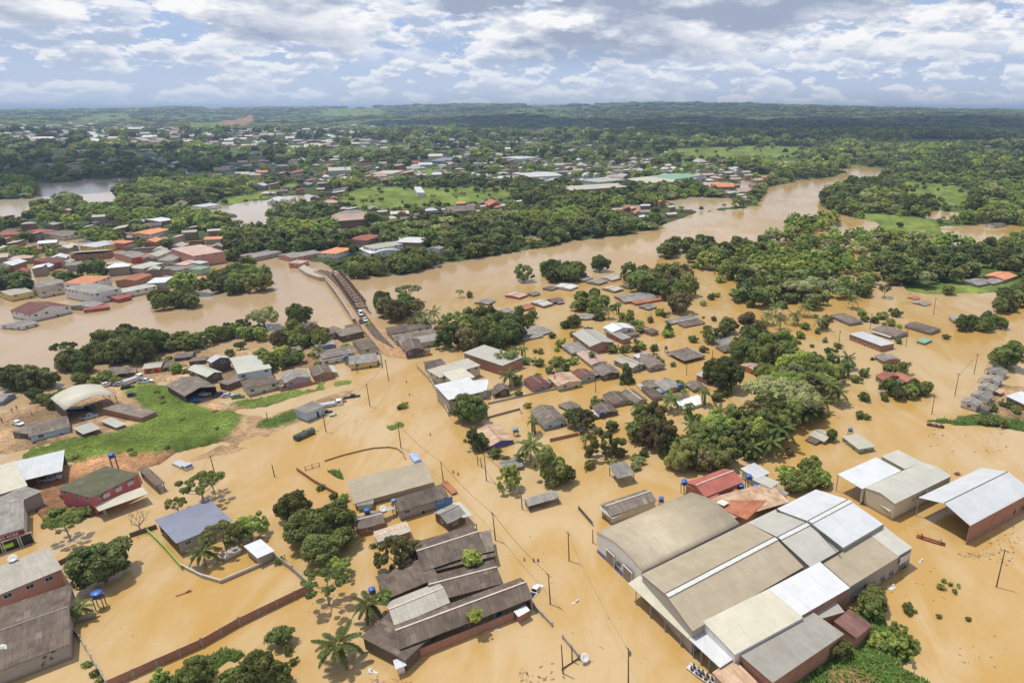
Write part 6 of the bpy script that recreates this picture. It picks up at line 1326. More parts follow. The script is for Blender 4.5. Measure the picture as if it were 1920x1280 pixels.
# ---------------------------------------------------------------- single trees near the camera: crown centre and radius in photo pixels
IT = [
 (190, 1056, 50, 'dome', 'm', 'big round mango tree alone in the walled flooded lot'), (551, 952, 34, 'dome', 'm', 'top tree of the large dark mango clump'), (626, 984, 46, 'dome', 'm', 'widest tree of the large dark mango clump'),
 (568, 992, 42, 'dome', 'm', 'left tree of the large dark mango clump by the brown water'), (606, 1030, 40, 'dome', 'm', 'lowest tree of the large dark mango clump'), (640, 1008, 30, 'dome', 'g', 'right-hand tree of the mango clump facing the small pale house'),
 (120, 982, 28, 'sparse', 'g', 'thin leaning tree with pale trunk by the sign shop'), (375, 908, 34, 'sparse', 'g', 'open branched tree beyond the blue grey roof'), (395, 900, 22, 'sparse', 'l', 'second open branched tree beside the stranded chassis'),
 (330, 945, 19, 'sparse', 'g', 'small sparse tree behind the blue grey roof'), (415, 1000, 32, 'sparse', 'g', 'feathery tree overhanging the blue grey roof'), (468, 990, 28, 'loose', 'l', 'light green tree between blue roof and mango clump'), (445, 1000, 22, 'loose', 'g', 'small tree over the white roofed hut'),
 (745, 1044, 36, 'loose', 'o', 'olive tree with yellowing leaves at the dark complex'), (772, 1036, 24, 'loose', 'o', 'smaller olive tree touching the topmost dark shed'), (608, 1092, 42, 'sparse', 'g', 'wide bare-limbed tree at the brick wall corner'), (640, 1065, 20, 'loose', 'l', 'pale bush tree under the mango clump'),
 (525, 1192, 22, 'dome', 'm', 'small round dark tree in the lower flooded lot'), (480, 1262, 44, 'dome', 'm', 'large dark tree cut by the lower photo edge'), (370, 1262, 32, 'loose', 'g', 'green tree left of the large dark one at the lower edge'), (520, 1270, 26, 'dome', 'm', 'dark tree at the right of the lower edge trees'),
 (878, 768, 31, 'dome', 'm', 'round dark tree in front of the white corner building'), (894, 826, 22, 'dome', 'm', 'dark tree crossed by the thick cable'), (1034, 878, 36, 'dome', 'g', 'largest round tree opposite the lonely shelter'), (1062, 888, 22, 'dome', 'm', 'tree leaning on the largest round tree'),
 (955, 900, 25, 'loose', 'l', 'light yellow green tree behind the cable pole'), (1175, 704, 18, 'cone', 'm', 'conical dark street tree in the middle street'), (1253, 620, 11, 'cone', 'm', 'small conical tree alone in open water'), (1122, 591, 12, 'cone', 'm', 'conical tree between sunken grey roofs'), (1078, 602, 13, 'dome', 'm', 'round dark tree left of the conical one'),
 (1077, 782, 22, 'dome', 'm', 'dark tree on the sunken brown hip roof'), (1098, 790, 22, 'loose', 'o', 'olive toned tree beside the pale blue gable house'), (1134, 838, 28, 'loose', 'g', 'bushy green tree above the lonely shelter'), (1146, 798, 12, 'dome', 'g', 'little round tree between bushes and corner tank house'), (1206, 800, 17, 'loose', 'g', 'bright small tree beside the banana clump'),
 (1490, 752, 46, 'cloud', 'y', 'pale domed tree with speckled light leaves'), (1440, 735, 44, 'cloud', 'y', 'pale domed tree half hidden behind the speckled one'), (1363, 705, 38, 'dome', 'm', 'big dark mango tree beyond the white terrace'), (1335, 700, 22, 'dome', 'm', 'smaller dark tree attached to the big mango'),
 (1365, 610, 18, 'dome', 'm', 'round dark tree left of the olive cluster'), (1410, 620, 28, 'dome', 'o', 'olive brown tree behind the tan roofs'), (1275, 568, 26, 'dome', 'o', 'big olive tree over the sunken grey roofs'), (1890, 668, 30, 'dome', 'm', 'broad dark tree near the tall edge poles'), (1560, 816, 13, 'dome', 'm', 'small dark tree between the two cream roofs'),
 (1182, 515, 18, 'loose', 'g', 'green tree at the bend of the river'), (982, 514, 17, 'loose', 'g', 'lone rounded tree at the river edge'), (1125, 495, 18, 'dome', 'm', 'dark tree nearest the river bend'), (1180, 597, 12, 'bush', 'g', 'low bush right of the large grey riverside roof'),
 (494, 596, 25, 'cloud', 'y', 'pale feathery tree on the near river bank'), (560, 592, 22, 'dome', 'g', 'green tree on the bank right of the pale feathery one'), (117, 652, 18, 'sparse', 'm', 'thin crowned tree leaning over the wide river'), (200, 634, 22, 'sparse', 'g', 'umbrella shaped tree beside the dark bank trees'), (650, 652-2, 9, 'bush', 'l', 'light bush at the foot of the bridge road'),
 (765, 545, 20, 'sparse', 'y', 'pale thin crowned tree by the river right of the bridge'), (1660, 543, 12, 'sparse', 'o', 'greyish leafless-looking tree by the pale lagoon'), (330, 690+2, 12, 'dome', 'l', 'yellow leaved tree next to the dark roofed hut'), (450, 648, 10, 'cloud', 'm', 'umbrella tree alone in brown water above the depot'),
 (1830, 385, 22, 'dome', 'm', 'tall dark tree towering over the flooded meadow'), (1712, 388, 20, 'dome', 'm', 'dark tree at the top corner of the green meadow'), (862, 548, 7, 'sparse', 'g', 'tiny tree sticking out of the river'), (880, 552, 7, 'dome', 'g', 'tiny round tree sticking out of the river beside another'),
]
for x, y, r_, k_, mt, lb in IT: tree(x, y, r_, k_, mt, lb)
for x, y, r_, mt, lb in [(882, 1046, 22, 'l', 'bright lime bush growing over the dark valley roof'), (893, 1155, 17, 'l', 'bright lime bush over the longest dark shed eave'), (722, 1118, 15, 'l', 'light bush between palm and pale grey roof')]:
    c = tree(x, y, r_, 'bush', mt, lb, hc=4.4)
# clumps: ellipse centre, radii in pixels, how many, crown radius range, kinds, label shared by the trees of that clump
CL = [
 (1300, 838, 75, 26, 12, 20, 34, 'lgom', 'dome loose', 'tree of the green thicket north of the red roofs'), (1380, 815, 55, 25, 8, 24, 36, 'lgm', 'dome loose', 'tree of the thicket below the pale domed trees'), (1445, 790, 45, 28, 8, 22, 34, 'gmo', 'loose dome', 'tree between pale domed trees and open water'),
 (1225, 800, 40, 18, 5, 22, 34, 'og', 'loose', 'loose olive tree behind the green thicket'), (1500, 700, 65, 22, 10, 20, 32, 'gly', 'dome cloud', 'tree in the belt above the pale domed trees'), (1430, 650, 55, 20, 9, 18, 30, 'gmlo', 'dome', 'tree of the belt behind the pink tiled roof'),
 (1520, 745, 35, 25, 5, 20, 30, 'mgo', 'dome loose', 'tree on the water side of the pale domed trees'), (1508, 894, 45, 18, 8, 18, 26, 'lg', 'dome bush', 'bright tree of the dense clump at the white hall'),
 (900, 612, 60, 24, 11, 18, 30, 'gmg', 'dome loose', 'tree of the large clump left of the sunken roofs'), (860, 632, 45, 16, 6, 18, 28, 'gmo', 'dome loose', 'tree behind the long flat-roofed block'), (745, 575, 38, 14, 6, 16, 24, 'omg', 'dome', 'tree of the brown green clump right of the bridge road'), (935, 625, 40, 18, 6, 20, 32, 'mg', 'dome', 'dark tree at the water side of the large clump'),
 (985, 592, 25, 10, 5, 9, 14, 'gm', 'dome', 'small tree among the riverside roofs'), (1105, 562, 36, 13, 9, 13, 19, 'gm', 'dome', 'tree among the upper riverside roofs'), (1245, 528, 52, 20, 14, 18, 26, 'mgo', 'dome', 'tree of the river clump behind the olive tree'), (1050, 508, 38, 9, 9, 15, 21, 'gm', 'dome', 'tree of the clump on the river point'), (1340, 625, 30, 12, 4, 10, 16, 'go', 'loose', 'loose tree near the tan roof group'),
 (50, 708, 45, 14, 7, 18, 26, 'm', 'dome', 'dark tree at the corner of the wide river'), (145, 678, 28, 14, 5, 16, 22, 'm', 'dome', 'dark tree behind the arched machine shed'), (235, 648, 50, 20, 12, 18, 29, 'm', 'dome', 'dark tree of the tall bank clump'), (320, 640, 75, 11, 20, 11, 19, 'mgg', 'dome loose', 'small tree of the long bank row'), (440, 622, 55, 10, 15, 10, 17, 'mgl', 'dome loose', 'small tree of the bank row behind the depot'),
 (560, 632, 45, 14, 9, 14, 22, 'gmo', 'dome', 'tree of the bank clump beside the bridge houses'), (520, 672, 45, 12, 8, 13, 19, 'gml', 'dome', 'tree behind the grey gable house'), (100, 745, 40, 12, 5, 12, 18, 'm', 'dome', 'dark tree on the bank left of the machine shed'), (180, 712, 40, 10, 6, 11, 16, 'mg', 'dome', 'tree just behind the arched cream roof'),
 (322, 558, 48, 11, 9, 14, 20, 'm', 'dome', 'dark tree of the old town river clump'), (452, 524, 46, 18, 12, 15, 23, 'mg', 'dome', 'tree of the big clump on the river corner'), (680, 503, 34, 10, 7, 12, 17, 'lg', 'loose dome', 'light tree at the far bridgehead'), (775, 490, 42, 12, 8, 14, 20, 'g', 'dome', 'green tree on the far bank beside the bridge'),
 (1840, 605, 45, 7, 8, 12, 17, 'm', 'dome', 'dark tree of the row in the lagoon'), (1700, 728, 40, 10, 7, 12, 17, 'gm', 'dome', 'green tree before the red roofed house'), (1680, 690, 25, 7, 4, 9, 13, 'g', 'dome', 'small tree beside the arched grey roof'), (1550, 690, 30, 15, 5, 14, 20, 'gm', 'loose', 'tree at the water end of the belt'),
 (1640, 1128, 22, 14, 4, 20, 28, 'g', 'dome', 'green tree at the far corner of the warehouse complex'), (1570, 1215, 18, 12, 2, 22, 30, 'm', 'dome', 'dark tree against the grey brick building'), (1675, 1205, 40, 18, 6, 14, 22, 'gl', 'bush loose', 'bush of the overgrown ground by the warehouse complex'),
 (245, 578+80, 20, 10, 3, 14, 20, 'g', 'dome', 'green tree on the water side of the dark bank clump'), (1900, 560, 35, 20, 8, 14, 20, 'mg', 'dome', 'dark tree at the lagoon corner near the edge'), (1870, 470, 60, 14, 10, 12, 18, 'mg', 'dome', 'tree of the hedge beyond the meadow'),
]
q_ = random.Random(5)
for cx_, cy_, rx, ry, n, r0, r1, mats, kinds, lb in CL:
    for i in range(n):
        a = i*2.39996+q_.random(); k = math.sqrt((i+.5)/n); x, y = cx_+rx*k*math.cos(a), cy_+ry*k*math.sin(a)
        tree(x, y, q_.uniform(r0, r1), q_.choice(kinds.split()), q_.choice(mats), lb, lb.replace('tree of', 'trees of'), 'tree' if 'bush of' not in lb else 'bush', 'tree' if 'bush of' not in lb else 'bush')
for a in [(380, 1032, 25, 'coconut palm in the flooded garden beside the blue grey roof'), (635, 1207, 38, 'large coconut palm alone in the lower flooded lot'), (692, 1132, 30, 'coconut palm at the corner of the dark complex'), (150, 1140, 20, 'short palm by the grey enclosure wall'),
          (92, 1222, 17, 'short palm below the stacked blue tanks'), (995, 835, 26, 'palm between blue gable house and largest round tree'), (955, 703, 18, 'tall palm by the brick hall'), (1258, 748, 19, 'palm in front of the white terrace'), (940, 668, 16, 'palm behind the brick hall'), (1195, 762, 14, 'small palm below the middle row'),
          (1463, 803, 30, 'broad palm at the water end of the thicket'), (1555, 722, 24, 'palm at the water end of the belt'), (1590, 672, 16, 'little palm right of the belt'), (595, 655, 14, 'palm beside the brown gable row'), (1563, 668, 15, 'palm peeking over the belt end'), (655, 672+3, 7, 'tiny palm inside the lattice wall'), (1140, 588-6, 13, 'palm near the dark sunken roofs'), (612, 484, 8, 'slim palm at the far bridgehead'), (622, 486, 8, 'second slim palm at the far bridgehead')]:
    palm(*a)
for i, (x, y) in enumerate([(1440, 590), (1465, 600), (1490, 590), (1510, 575), (1455, 575), (1430, 605), (1600, 560), (1540, 600), (785, 590), (800, 600), (812, 585), (775, 600)]): palm(x, y, 15, 'palm in the light green wood near the long hip roof' if i < 8 else 'palm of the grove beside the ramp clump', 'palms of the wood' if i < 8 else 'palms of the ramp grove')
for i, (x, y, r_) in enumerate([(1530, 705, 20), (1515, 770, 22), (1572, 735, 20), (1410, 838, 20), (1350, 770, 18), (1480, 660, 18), (1300, 800, 20), (1540, 752, 18), (1445, 830, 22)]): palm(x, y, r_, 'palm rising out of the broad-leaved belt and thicket', 'palms of the belt and thicket')
for a in [(1001, 797, 18, 'banana clump left of the pale blue gable house'), (1185, 810, 22, 'banana clump in front of the thicket'), (960, 672, 20, 'banana clump behind the palm and brick hall'), (1320, 742, 20, 'banana clump between terrace and mango'), (1095, 828, 14, 'small banana plant by the brick wall'), (1160, 577, 13, 'small banana clump near the brick fronted roof'),
          (980, 660, 14, 'banana plants at the open water behind the hall'), (1590, 690, 20, 'banana clump at the belt end'), (1110, 668, 12, 'banana clump by the faded pink roof'), (1700, 690, 14, 'banana plants beside the red roof'), (975, 860, 14, 'banana plant over the half sunk grey roof'), (1290, 770, 18, 'banana clump below the terrace')]: banana(*a)
bare_tree(258, 978, 28, 'leafless spreading tree at the brown timber wall')
# bushes and weeds that stand in the water
BU = [(1620, 700, 12), (1612, 778, 12), (1625, 782, 9), (1622, 745, 14), (1605, 712, 10), (1845, 790, 14), (1862, 792, 13), (1880, 795, 12), (1860, 765, 12), (1890, 760, 12), (1905, 770, 12), (1730, 735, 14), (1658, 745, 12), (1545, 775, 12), (540, 1216, 12), (300, 1272, 20), (430, 1272, 22), (550, 1240, 9), (165, 1245, 8), (178, 1262, 9), (186, 1275, 8),
      (140, 966, 18), (168, 958, 16), (105, 960, 14), (700, 1023, 7), (790, 905, 10), (930, 850, 14), (950, 862, 12), (1105, 872, 14), (1228, 668, 8), (1240, 680, 9), (1262, 683, 7), (1228, 652, 10), (1150, 655, 12), (1170, 655, 12), (1195, 655, 10), (1075, 655+22, 12), (1010, 680, 12), (1045, 680, 14), (1060, 690, 12), (970, 715, 13), (990, 760, 8), (560, 925, 9),
      (600, 915, 8), (625, 930, 9), (645, 935, 12), (500, 1040, 12), (525, 1050, 10), (690, 612, 10), (700, 620, 8), (1230, 775, 8), (1345, 745, 14), (1360, 735, 14), (1400, 470, 14), (1380, 465, 10), (1545, 610, 12), (1510, 612, 10), (1655, 592, 12), (1680, 588, 12), (1640, 600, 10), (1685, 640, 8), (1775, 632, 8), (1765, 1100, 8), (1790, 1108, 6), (1797, 1098, 5), (1815, 1160, 6), (1760, 1155, 6), (1700, 1140, 12), (1705, 1148, 9), (1715, 1146, 5), (1770, 1088, 5), (1782, 1095, 5), (758, 760, 9), (750, 764, 6)]
for x, y, r_ in BU: tree(x, y, r_, 'bush', q_.choice('gglm'), 'low leafy bush standing in the brown flood water', 'bushes standing in the flood')
def pip(p, x, y):
    r_ = False; j = len(p)-1
    for i in range(len(p)):
        if (p[i][1] > y) != (p[j][1] > y) and x < (p[j][0]-p[i][0])*(y-p[i][1])/(p[j][1]-p[i][1])+p[i][0]: r_ = not r_
        j = i
    return r_
FILL = [([(935, 565), (1240, 560), (1300, 590), (1420, 660), (1330, 740), (1180, 790), (1090, 760), (960, 740), (930, 650)], 62, 5, 12, 'low garden bush standing between the sunken houses', 'bushes among the sunken houses'),
        ([(1240, 470), (1400, 540), (1420, 600), (1300, 600), (1240, 540)], 16, 3, 11, 'small shrub in the shallow channel beside the flooded wood', 'shrubs in the shallow channel'),
        ([(1440, 585), (1660, 575), (1700, 600), (1640, 680), (1500, 650)], 22, 4, 10, 'shrub on the lagoon margin near the long hip roof', 'shrubs of the lagoon margin'),
        ([(1300, 770), (1500, 800), (1480, 860), (1200, 880), (1120, 860), (1150, 790)], 34, 8, 15, 'undergrowth bush at the foot of the green thicket', 'undergrowth bushes of the thicket'),
        ([(60, 842), (215, 818), (262, 765), (250, 725), (320, 722), (370, 765), (450, 782), (395, 832), (270, 858), (140, 860)], 30, 3, 8, 'weedy shrub on the lush green slope', 'shrubs of the green slope'),
        ([(560, 640), (700, 640), (640, 700), (480, 700), (300, 700), (280, 660)], 26, 5, 10, 'bush between the bank houses and barns', 'bushes of the bank yards')]
for poly, n, r0, r1, lb, gp in FILL:
    xs = [p[0] for p in poly]; ys = [p[1] for p in poly]; k = 0; tr_ = 0
    while k < n and tr_ < n*40:
        tr_ += 1; x, y = q_.uniform(min(xs), max(xs)), q_.uniform(min(ys), max(ys)); p = at(x, y, 0)
        if not pip(poly, x, y) or any((p.x-a)**2+(p.y-b_)**2 < (r_*.8+.8)**2 or (b_ > p.y and abs(a*p.y/b_-p.x) < r_ and b_-p.y < r_+4) for a, b_, r_ in BLD): continue
        k += 1; tree(x, y, q_.uniform(r0, r1), 'bush', q_.choice('ggllmoy'), lb, gp)
# ---------------------------------------------------------------- distant town: houses sampled over the built-up quarters
UM = {}
def unit_house(style):
    if style in UM: return UM[style]
    r_ = MB(); e = .06
    if style == 'g': r_.add([(-.5-e, -.5-e, 0), (.5+e, -.5-e, 0), (.5+e, .5+e, 0), (-.5-e, .5+e, 0), (-.5-e, 0, .5), (.5+e, 0, .5)], [(0, 1, 5, 4), (2, 3, 4, 5), (1, 2, 5), (3, 0, 4), (3, 2, 1, 0)])
    elif style == 'h': r_.add([(-.5-e, -.5-e, 0), (.5+e, -.5-e, 0), (.5+e, .5+e, 0), (-.5-e, .5+e, 0), (-.2, 0, .5), (.2, 0, .5)], [(0, 1, 5, 4), (2, 3, 4, 5), (1, 2, 5), (3, 0, 4), (3, 2, 1, 0)])
    else: r_.add([(-.5-e, -.5-e, .3), (.5+e, -.5-e, .3), (.5+e, .5+e, 0), (-.5-e, .5+e, 0), (-.5-e, -.5-e, .25), (.5+e, -.5-e, .25), (.5+e, .5+e, -.05), (-.5-e, .5+e, -.05)], [(0, 1, 2, 3), (7, 6, 5, 4), (0, 4, 5, 1), (1, 5, 6, 2), (2, 6, 7, 3), (3, 7, 4, 0)])
    w_ = MB(); w_.box((0, 0, -.5), (1, 1, 1)); UM[style] = (r_, w_); return UM[style]
RC = ['wh', 'cw', 'cr', 'lg', 'gy', 'gy', 'md', 'md', 'dk', 'or', 'cl', 'pk', 'rd', 'wh', 'cw', 'lg', 'gy']; WC = ['w', 'w', 'c', 'g', 'c', 'p', 'l', 'y', 'b']
WATER_P = [RIVER]+LAGOON
QT = [('mid', [(690, 312), (860, 296), (1000, 296), (1120, 312), (1200, 300), (1330, 308), (1445, 332), (1420, 350), (1390, 378), (1300, 345), (1200, 350), (1150, 352), (1050, 345), (960, 345), (900, 340), (850, 335), (720, 345), (690, 335)], 300, 8, 16, 'house in the dense middle quarter beyond the field', 1),
      ('row', [(640, 392), (690, 400), (760, 405), (850, 395), (960, 378), (1010, 382), (960, 400), (850, 412), (770, 425), (700, 420), (640, 430)], 30, 8, 16, 'house in the strip between the bright field and the river wood', 1),
      ('riv', [(1130, 395), (1250, 388), (1340, 372), (1395, 365), (1400, 385), (1330, 402), (1250, 410), (1180, 425)], 16, 8, 13, 'flooded house among riverside trees upstream', 1),
      ('lef', [(480, 355), (600, 345), (640, 360), (630, 395), (590, 395), (560, 375), (510, 372)], 22, 8, 16, 'house near the tip of the second lagoon', 1),
      ('old', [(0, 410), (130, 405), (250, 418), (420, 440), (420, 490), (300, 520), (100, 520), (0, 530)], 58, 7, 12, 'roof tucked between old town trees', 1),
      ('east', [(400, 322), (500, 310), (700, 300), (700, 345), (640, 345), (520, 340), (410, 340)], 60, 8, 18, '', 0), ('north', [(520, 292), (760, 262), (1060, 266), (1200, 298), (1000, 292), (700, 300)], 240, 8, 15, '', 0),
      ('hill', [(0, 248), (180, 240), (420, 254), (640, 250), (720, 275), (560, 290), (300, 282), (0, 276)], 620, 12, 24, '', 0), ('white', [(40, 268), (430, 268), (430, 284), (40, 280)], 44, 28, 70, '', 0), ('ridge', [(620, 238), (790, 239), (800, 246), (640, 246)], 110, 12, 20, '', 0), ('wood', [(0, 285), (500, 290), (500, 345), (240, 330), (0, 335)], 90, 8, 17, '', 0), ('farR', [(1200, 330), (1000, 300), (1240, 285), (1260, 300)], 16, 8, 15, '', 0)]
farb = {}; FARB = []
for nm, poly, n, s0, s1, lb, indiv in QT:
    xs = [p[0] for p in poly]; ys = [p[1] for p in poly]; k = 0; tries = 0
    while k < n and tries < n*30:
        tries += 1; x, y = q_.uniform(min(xs), max(xs)), q_.uniform(min(ys), max(ys))
        if not pip(poly, x, y) or (nm != 'old' and any(pip(w_, x, y) for w_ in WATER_P)): continue
        p = at(x, y, 0); L = q_.uniform(s0, s1)*(1 if q_.random() < .8 else 1.7); Wd = L*q_.uniform(.5, .8)
        if nm != 'old' and ground_z(p.x, p.y) < .1: continue
        if any(abs(p.x-a)+abs(p.y-b_) < (r_+L)*.75 for a, b_, r_ in BLD): continue
        BLD.append((p.x, p.y, L*.62)); FARB.append((p.x, p.y, L*.6)); k += 1; g0 = ground_z(p.x, p.y); ang = q_.choice([.35, .35+math.pi/2])+q_.uniform(-.2, .2); hh_ = q_.choice([3, 3, 3.5, 4.5, 6]) if L < 25 else 7
        st = q_.choice('gggshs'); rc = q_.choice(RC) if nm not in ('white', 'ridge', 'hill', 'mid', 'north') or q_.random() < (.45 if nm in ('mid', 'north') else 0) else q_.choice(['wh', 'cw', 'cr', 'lg', 'pk', 'gy']); wc = q_.choice(WC); ru, wu = unit_house(st)
        base_z = max(g0, -.5)
        if indiv and (nm != 'mid' or (y > 325 and farb.setdefault('nmid', 0) < 45)):
            farb['nmid'] = farb.get('nmid', 0)+(nm == 'mid')
            names = {'wh': 'white', 'cw': 'off-white', 'cr': 'cream', 'lg': 'pale tan', 'gy': 'grey', 'md': 'brown', 'dk': 'dark brown', 'or': 'orange', 'cl': 'clay red', 'pk': 'faded pink', 'rd': 'red'}
            root = empty('house', (p.x, p.y, base_z), ang, names[rc]+' roofed '+lb, 'house', names[rc]+' roofed houses, '+lb)
            for key, src, mt, nm_ in ((('r', st, rc), ru, RM[rc], 'roof'), (('w', st, wc), wu, WM[wc], 'wall')):
                if key not in farb: farb[key] = src.mesh(nm_, [mt])
                part(nm_, farb[key], root, (0, 0, hh_), 0, (L, Wd, Wd*.5 if nm_ == 'roof' else hh_+1))
        else: farb.setdefault('stuff', []).append((p.x, p.y, base_z, ang, L, Wd, hh_, st, rc, wc))
sm = MB(); mats = [RM[k] for k in RM]+[WM[k] for k in WM]; mi = {('r', k): i for i, k in enumerate(RM)}; mi.update({('w', k): len(RM)+i for i, k in enumerate(WM)})
for x, y, z_, ang, L, Wd, hh_, st, rc, wc in farb['stuff']:
    ru, wu = unit_house(st); ca, sa = math.cos(ang), math.sin(ang)
    for src, mt, zs in ((ru, mi[('r', rc)], Wd*.5), (wu, mi[('w', wc)], hh_+1)):
        sm.add([(x+ca*v[0]*L-sa*v[1]*Wd, y+sa*v[0]*L+ca*v[1]*Wd, z_+hh_+v[2]*zs) for v in src.v], src.f, mt)
tag(sm.build('distant_houses', mats), 'far houses of the town fading towards the horizon', kind='stuff')
# larger landmarks of the middle town
for A, B, C, z, r_, s_, rf, wl, lb in [((1050, 352), (1165, 345), (1180, 350), 7, 1.5, 's', 'cr', 'b', 'long school block with cream roof in the middle town'), ((960, 325), (1025, 322), (1035, 330), 8, 1.5, 'g', 'wh', 'w', 'long white warehouse roof in the middle town'), ((1175, 335), (1205, 345), (1240, 330), 7, 2, 'g', 'cr', 'd', 'cream gable market hall in the middle town'),
   ((1205, 332), (1260, 325), (1275, 335), 7, 1.6, 'g', 'gn', 'w', 'pale green market roof beside the cream one'), ((1085, 338), (1135, 333), (1140, 340), 8, .6, 's', 'cw', 'w', 'white school block with window row'), ((720, 320), (758, 320), (760, 326), 9, .5, 's', 'cr', 'c', 'cream grandstand of the stadium'), ((712, 335), (760, 335), (764, 330), 5, 1, 's', 'gy', 'g', 'grey stadium terrace below the grandstand'),
   ((775, 350), (782, 362), (796, 360), 5, .5, 's', 'wh', 'w', 'white long roof near the stadium'), ((932, 296), (968, 293), (975, 298), 8, 1, 'g', 'wh', 'w', 'bright white roof on the middle town slope'), ((830, 296), (875, 296), (878, 302), 7, 1, 's', 'bl', 'u', 'blue grey roof on the middle town slope'), ((795, 251), (820, 250), (822, 254), 14, 2, 'f', 'wh', 'w', 'white tower block in front of the dark woods')]:
    h(A, B, C, z, r_, s_, rf, wl, lb, 'building', 'building', D=1)
def mast(px, py, hh_, label):
    p = at(px, py, 0); root = empty('radio_mast', (p.x, p.y, ground_z(p.x, p.y)), 0, label, 'radio mast'); m = MB(); n = 12
    for i in range(n):
        a = hh_*i/n; b_ = hh_*(i+1)/n; ra = 1.4*(1-i/n)+.5; rb = 1.4*(1-(i+1)/n)+.5
        for s in range(4):
            c1 = [(ra*math.cos(s*math.pi/2), ra*math.sin(s*math.pi/2), a), (rb*math.cos(s*math.pi/2), rb*math.sin(s*math.pi/2), b_), (rb*math.cos((s+1)*math.pi/2), rb*math.sin((s+1)*math.pi/2), b_)]; m.bar(c1[0], c1[1], .16, m=i % 2); m.bar(c1[0], c1[2], .1, m=i % 2)
    m.build('lattice', [plain('red mast paint', (.28, .15, .12), .6), TRIM], root)
mast(650, 330, 55, 'tall red and white radio mast over the middle woods'); mast(527, 465, 46, 'lattice mast in the wood behind the grey row roofs'); mast(523, 312, 40, 'thin distant radio mast')
# ---------------------------------------------------------------- forest: nearest trees one by one, the wood beyond as one mass
def water_at(px, py): return any(pip(p_, px, py) for p_ in [RIVER, TOWNW]+LAGOON)
WOODS = [(1230, 478), (1265, 462), (1300, 458), (1360, 470), (1400, 462), (1450, 452), (1490, 425), (1560, 418), (1570, 430), (1500, 445), (1520, 455), (1600, 445), (1640, 440), (1700, 455), (1790, 470), (1800, 500), (1720, 520), (1700, 545), (1640, 545), (1600, 565), (1545, 580), (1500, 590), (1440, 590), (1390, 575), (1360, 545), (1330, 525), (1290, 500)]
EMPTYW = [[(1440, 430), (1485, 425), (1470, 445), (1400, 455), (1390, 445)], [(1570, 420), (1640, 430), (1620, 445), (1570, 440)], [(1300, 500), (1340, 510), (1400, 560), (1360, 570), (1310, 530)], [(1440, 470), (1500, 465), (1500, 478), (1450, 482)]]
QP = [q[1] for q in QT]
cell = {}
for a, b_, r_ in BLD: cell.setdefault((int(a//30), int(b_//30)), []).append((a, b_, r_))
def near_bld(x, y, m_=0.7, pad=1.5):
    for i in (-1, 0, 1):
        for j in (-1, 0, 1):
            for a, b_, r_ in cell.get((int(x//30)+i, int(y//30)+j), ()):
                if (a-x)**2+(b_-y)**2 < (r_*m_+pad)**2: return True
                if b_ > y and abs(a*y/b_-x) < r_*.9+2 and 0 < b_-y < r_+min(5+y*.035, 29): return True     # open yards in front of the houses
    return False
pts = []; fpoly = [p for c_, p in FIELDS]
D_ = 330.0
while D_ < 9500:
    s_ = 7.6 if D_ < 900 else 7.6*(D_/900)
    py0 = CY-F*(D_*SP-H*CP)/(D_*CP+H*SP)
    x = -D_*1.30
    while x < D_*.80:
        xx = x+q_.uniform(-.5, .5)*s_; yy = D_+q_.uniform(-.5, .5)*s_; x += s_
        zc = yy*CP+H*SP; px_ = CX+F*xx/zc; py_ = CY-F*(yy*SP-H*CP)/zc
        inw = pip(WOODS, px_, py_) and not any(pip(e, px_, py_) for e in EMPTYW)
        if inw: ok = q_.random() < (.40 if fbm(np.array([xx/26]), np.array([yy/26]), 3, 67)[0] < .45 else .88)
        elif py_ > 595: ok = False
        elif water_at(px_, py_): ok = q_.random() < (.50 if (px_ < 500 and 430 < py_ < 560 and not pip(RIVER, px_, py_)) else .0)
        elif any(pip(p_, px_, py_) for p_ in fpoly): ok = q_.random() < (.13 if 600 < px_ < 1000 else .05)
        elif any(pip(p_, px_, py_) for p_ in QP): ok = q_.random() < (.22 if py_ > 300 else .16)
        elif px_ > 1480 and 300 < py_ < 545: ok = q_.random() < (.45 if fbm(np.array([xx/45]), np.array([yy/45]), 3, 66)[0] < .47 else .85)
        else: ok = q_.random() < .86
        if not ok: continue
        sh_ = 1.0; yt = py_-7.5*ppm(py_)*.8
        if not inw and py_ < 470 and (any(pip(p_, px_, yt) for p_ in fpoly) or any(pip(p_, px_, yt) for p_ in LAGOON)):
            if q_.random() < .45: continue
            sh_ = .6
        if D_ > 1300:
            if fbm(np.array([xx/420]), np.array([yy/900]), 4, 55)[0] > .60 and q_.random() < .85: continue
        if near_bld(xx, yy, .7, 1.5 if D_ < 1000 else 0): continue
        if D_ < 900 and any((xx-a)**2+(yy-b_)**2 < (r_*.8)**2 for a, b_, r_ in TREES if abs(a-xx) < 12): continue
        pts.append((xx, yy, s_*sh_, px_, py_))
    D_ += s_*.92 if D_ < 900 else s_*1.6
pts.sort(key=lambda p: p[1])
n_ind = 0; rest = []
QN = {True: 'tree of the flooded wood this side of the river', False: 'tree of the wood on the far river bank'}
def tone_for(x, y, q):
    v = fbm(np.array([x/60]), np.array([y/60]), 3, 91)[0]+q.uniform(-.12, .12)
    return 'm' if v < .43 else 'g' if v < .57 else 'y' if v < .62 else 'l'
BUDGET = 300-len([o for o in sc.objects if o.get('category') == 'tree'])-8
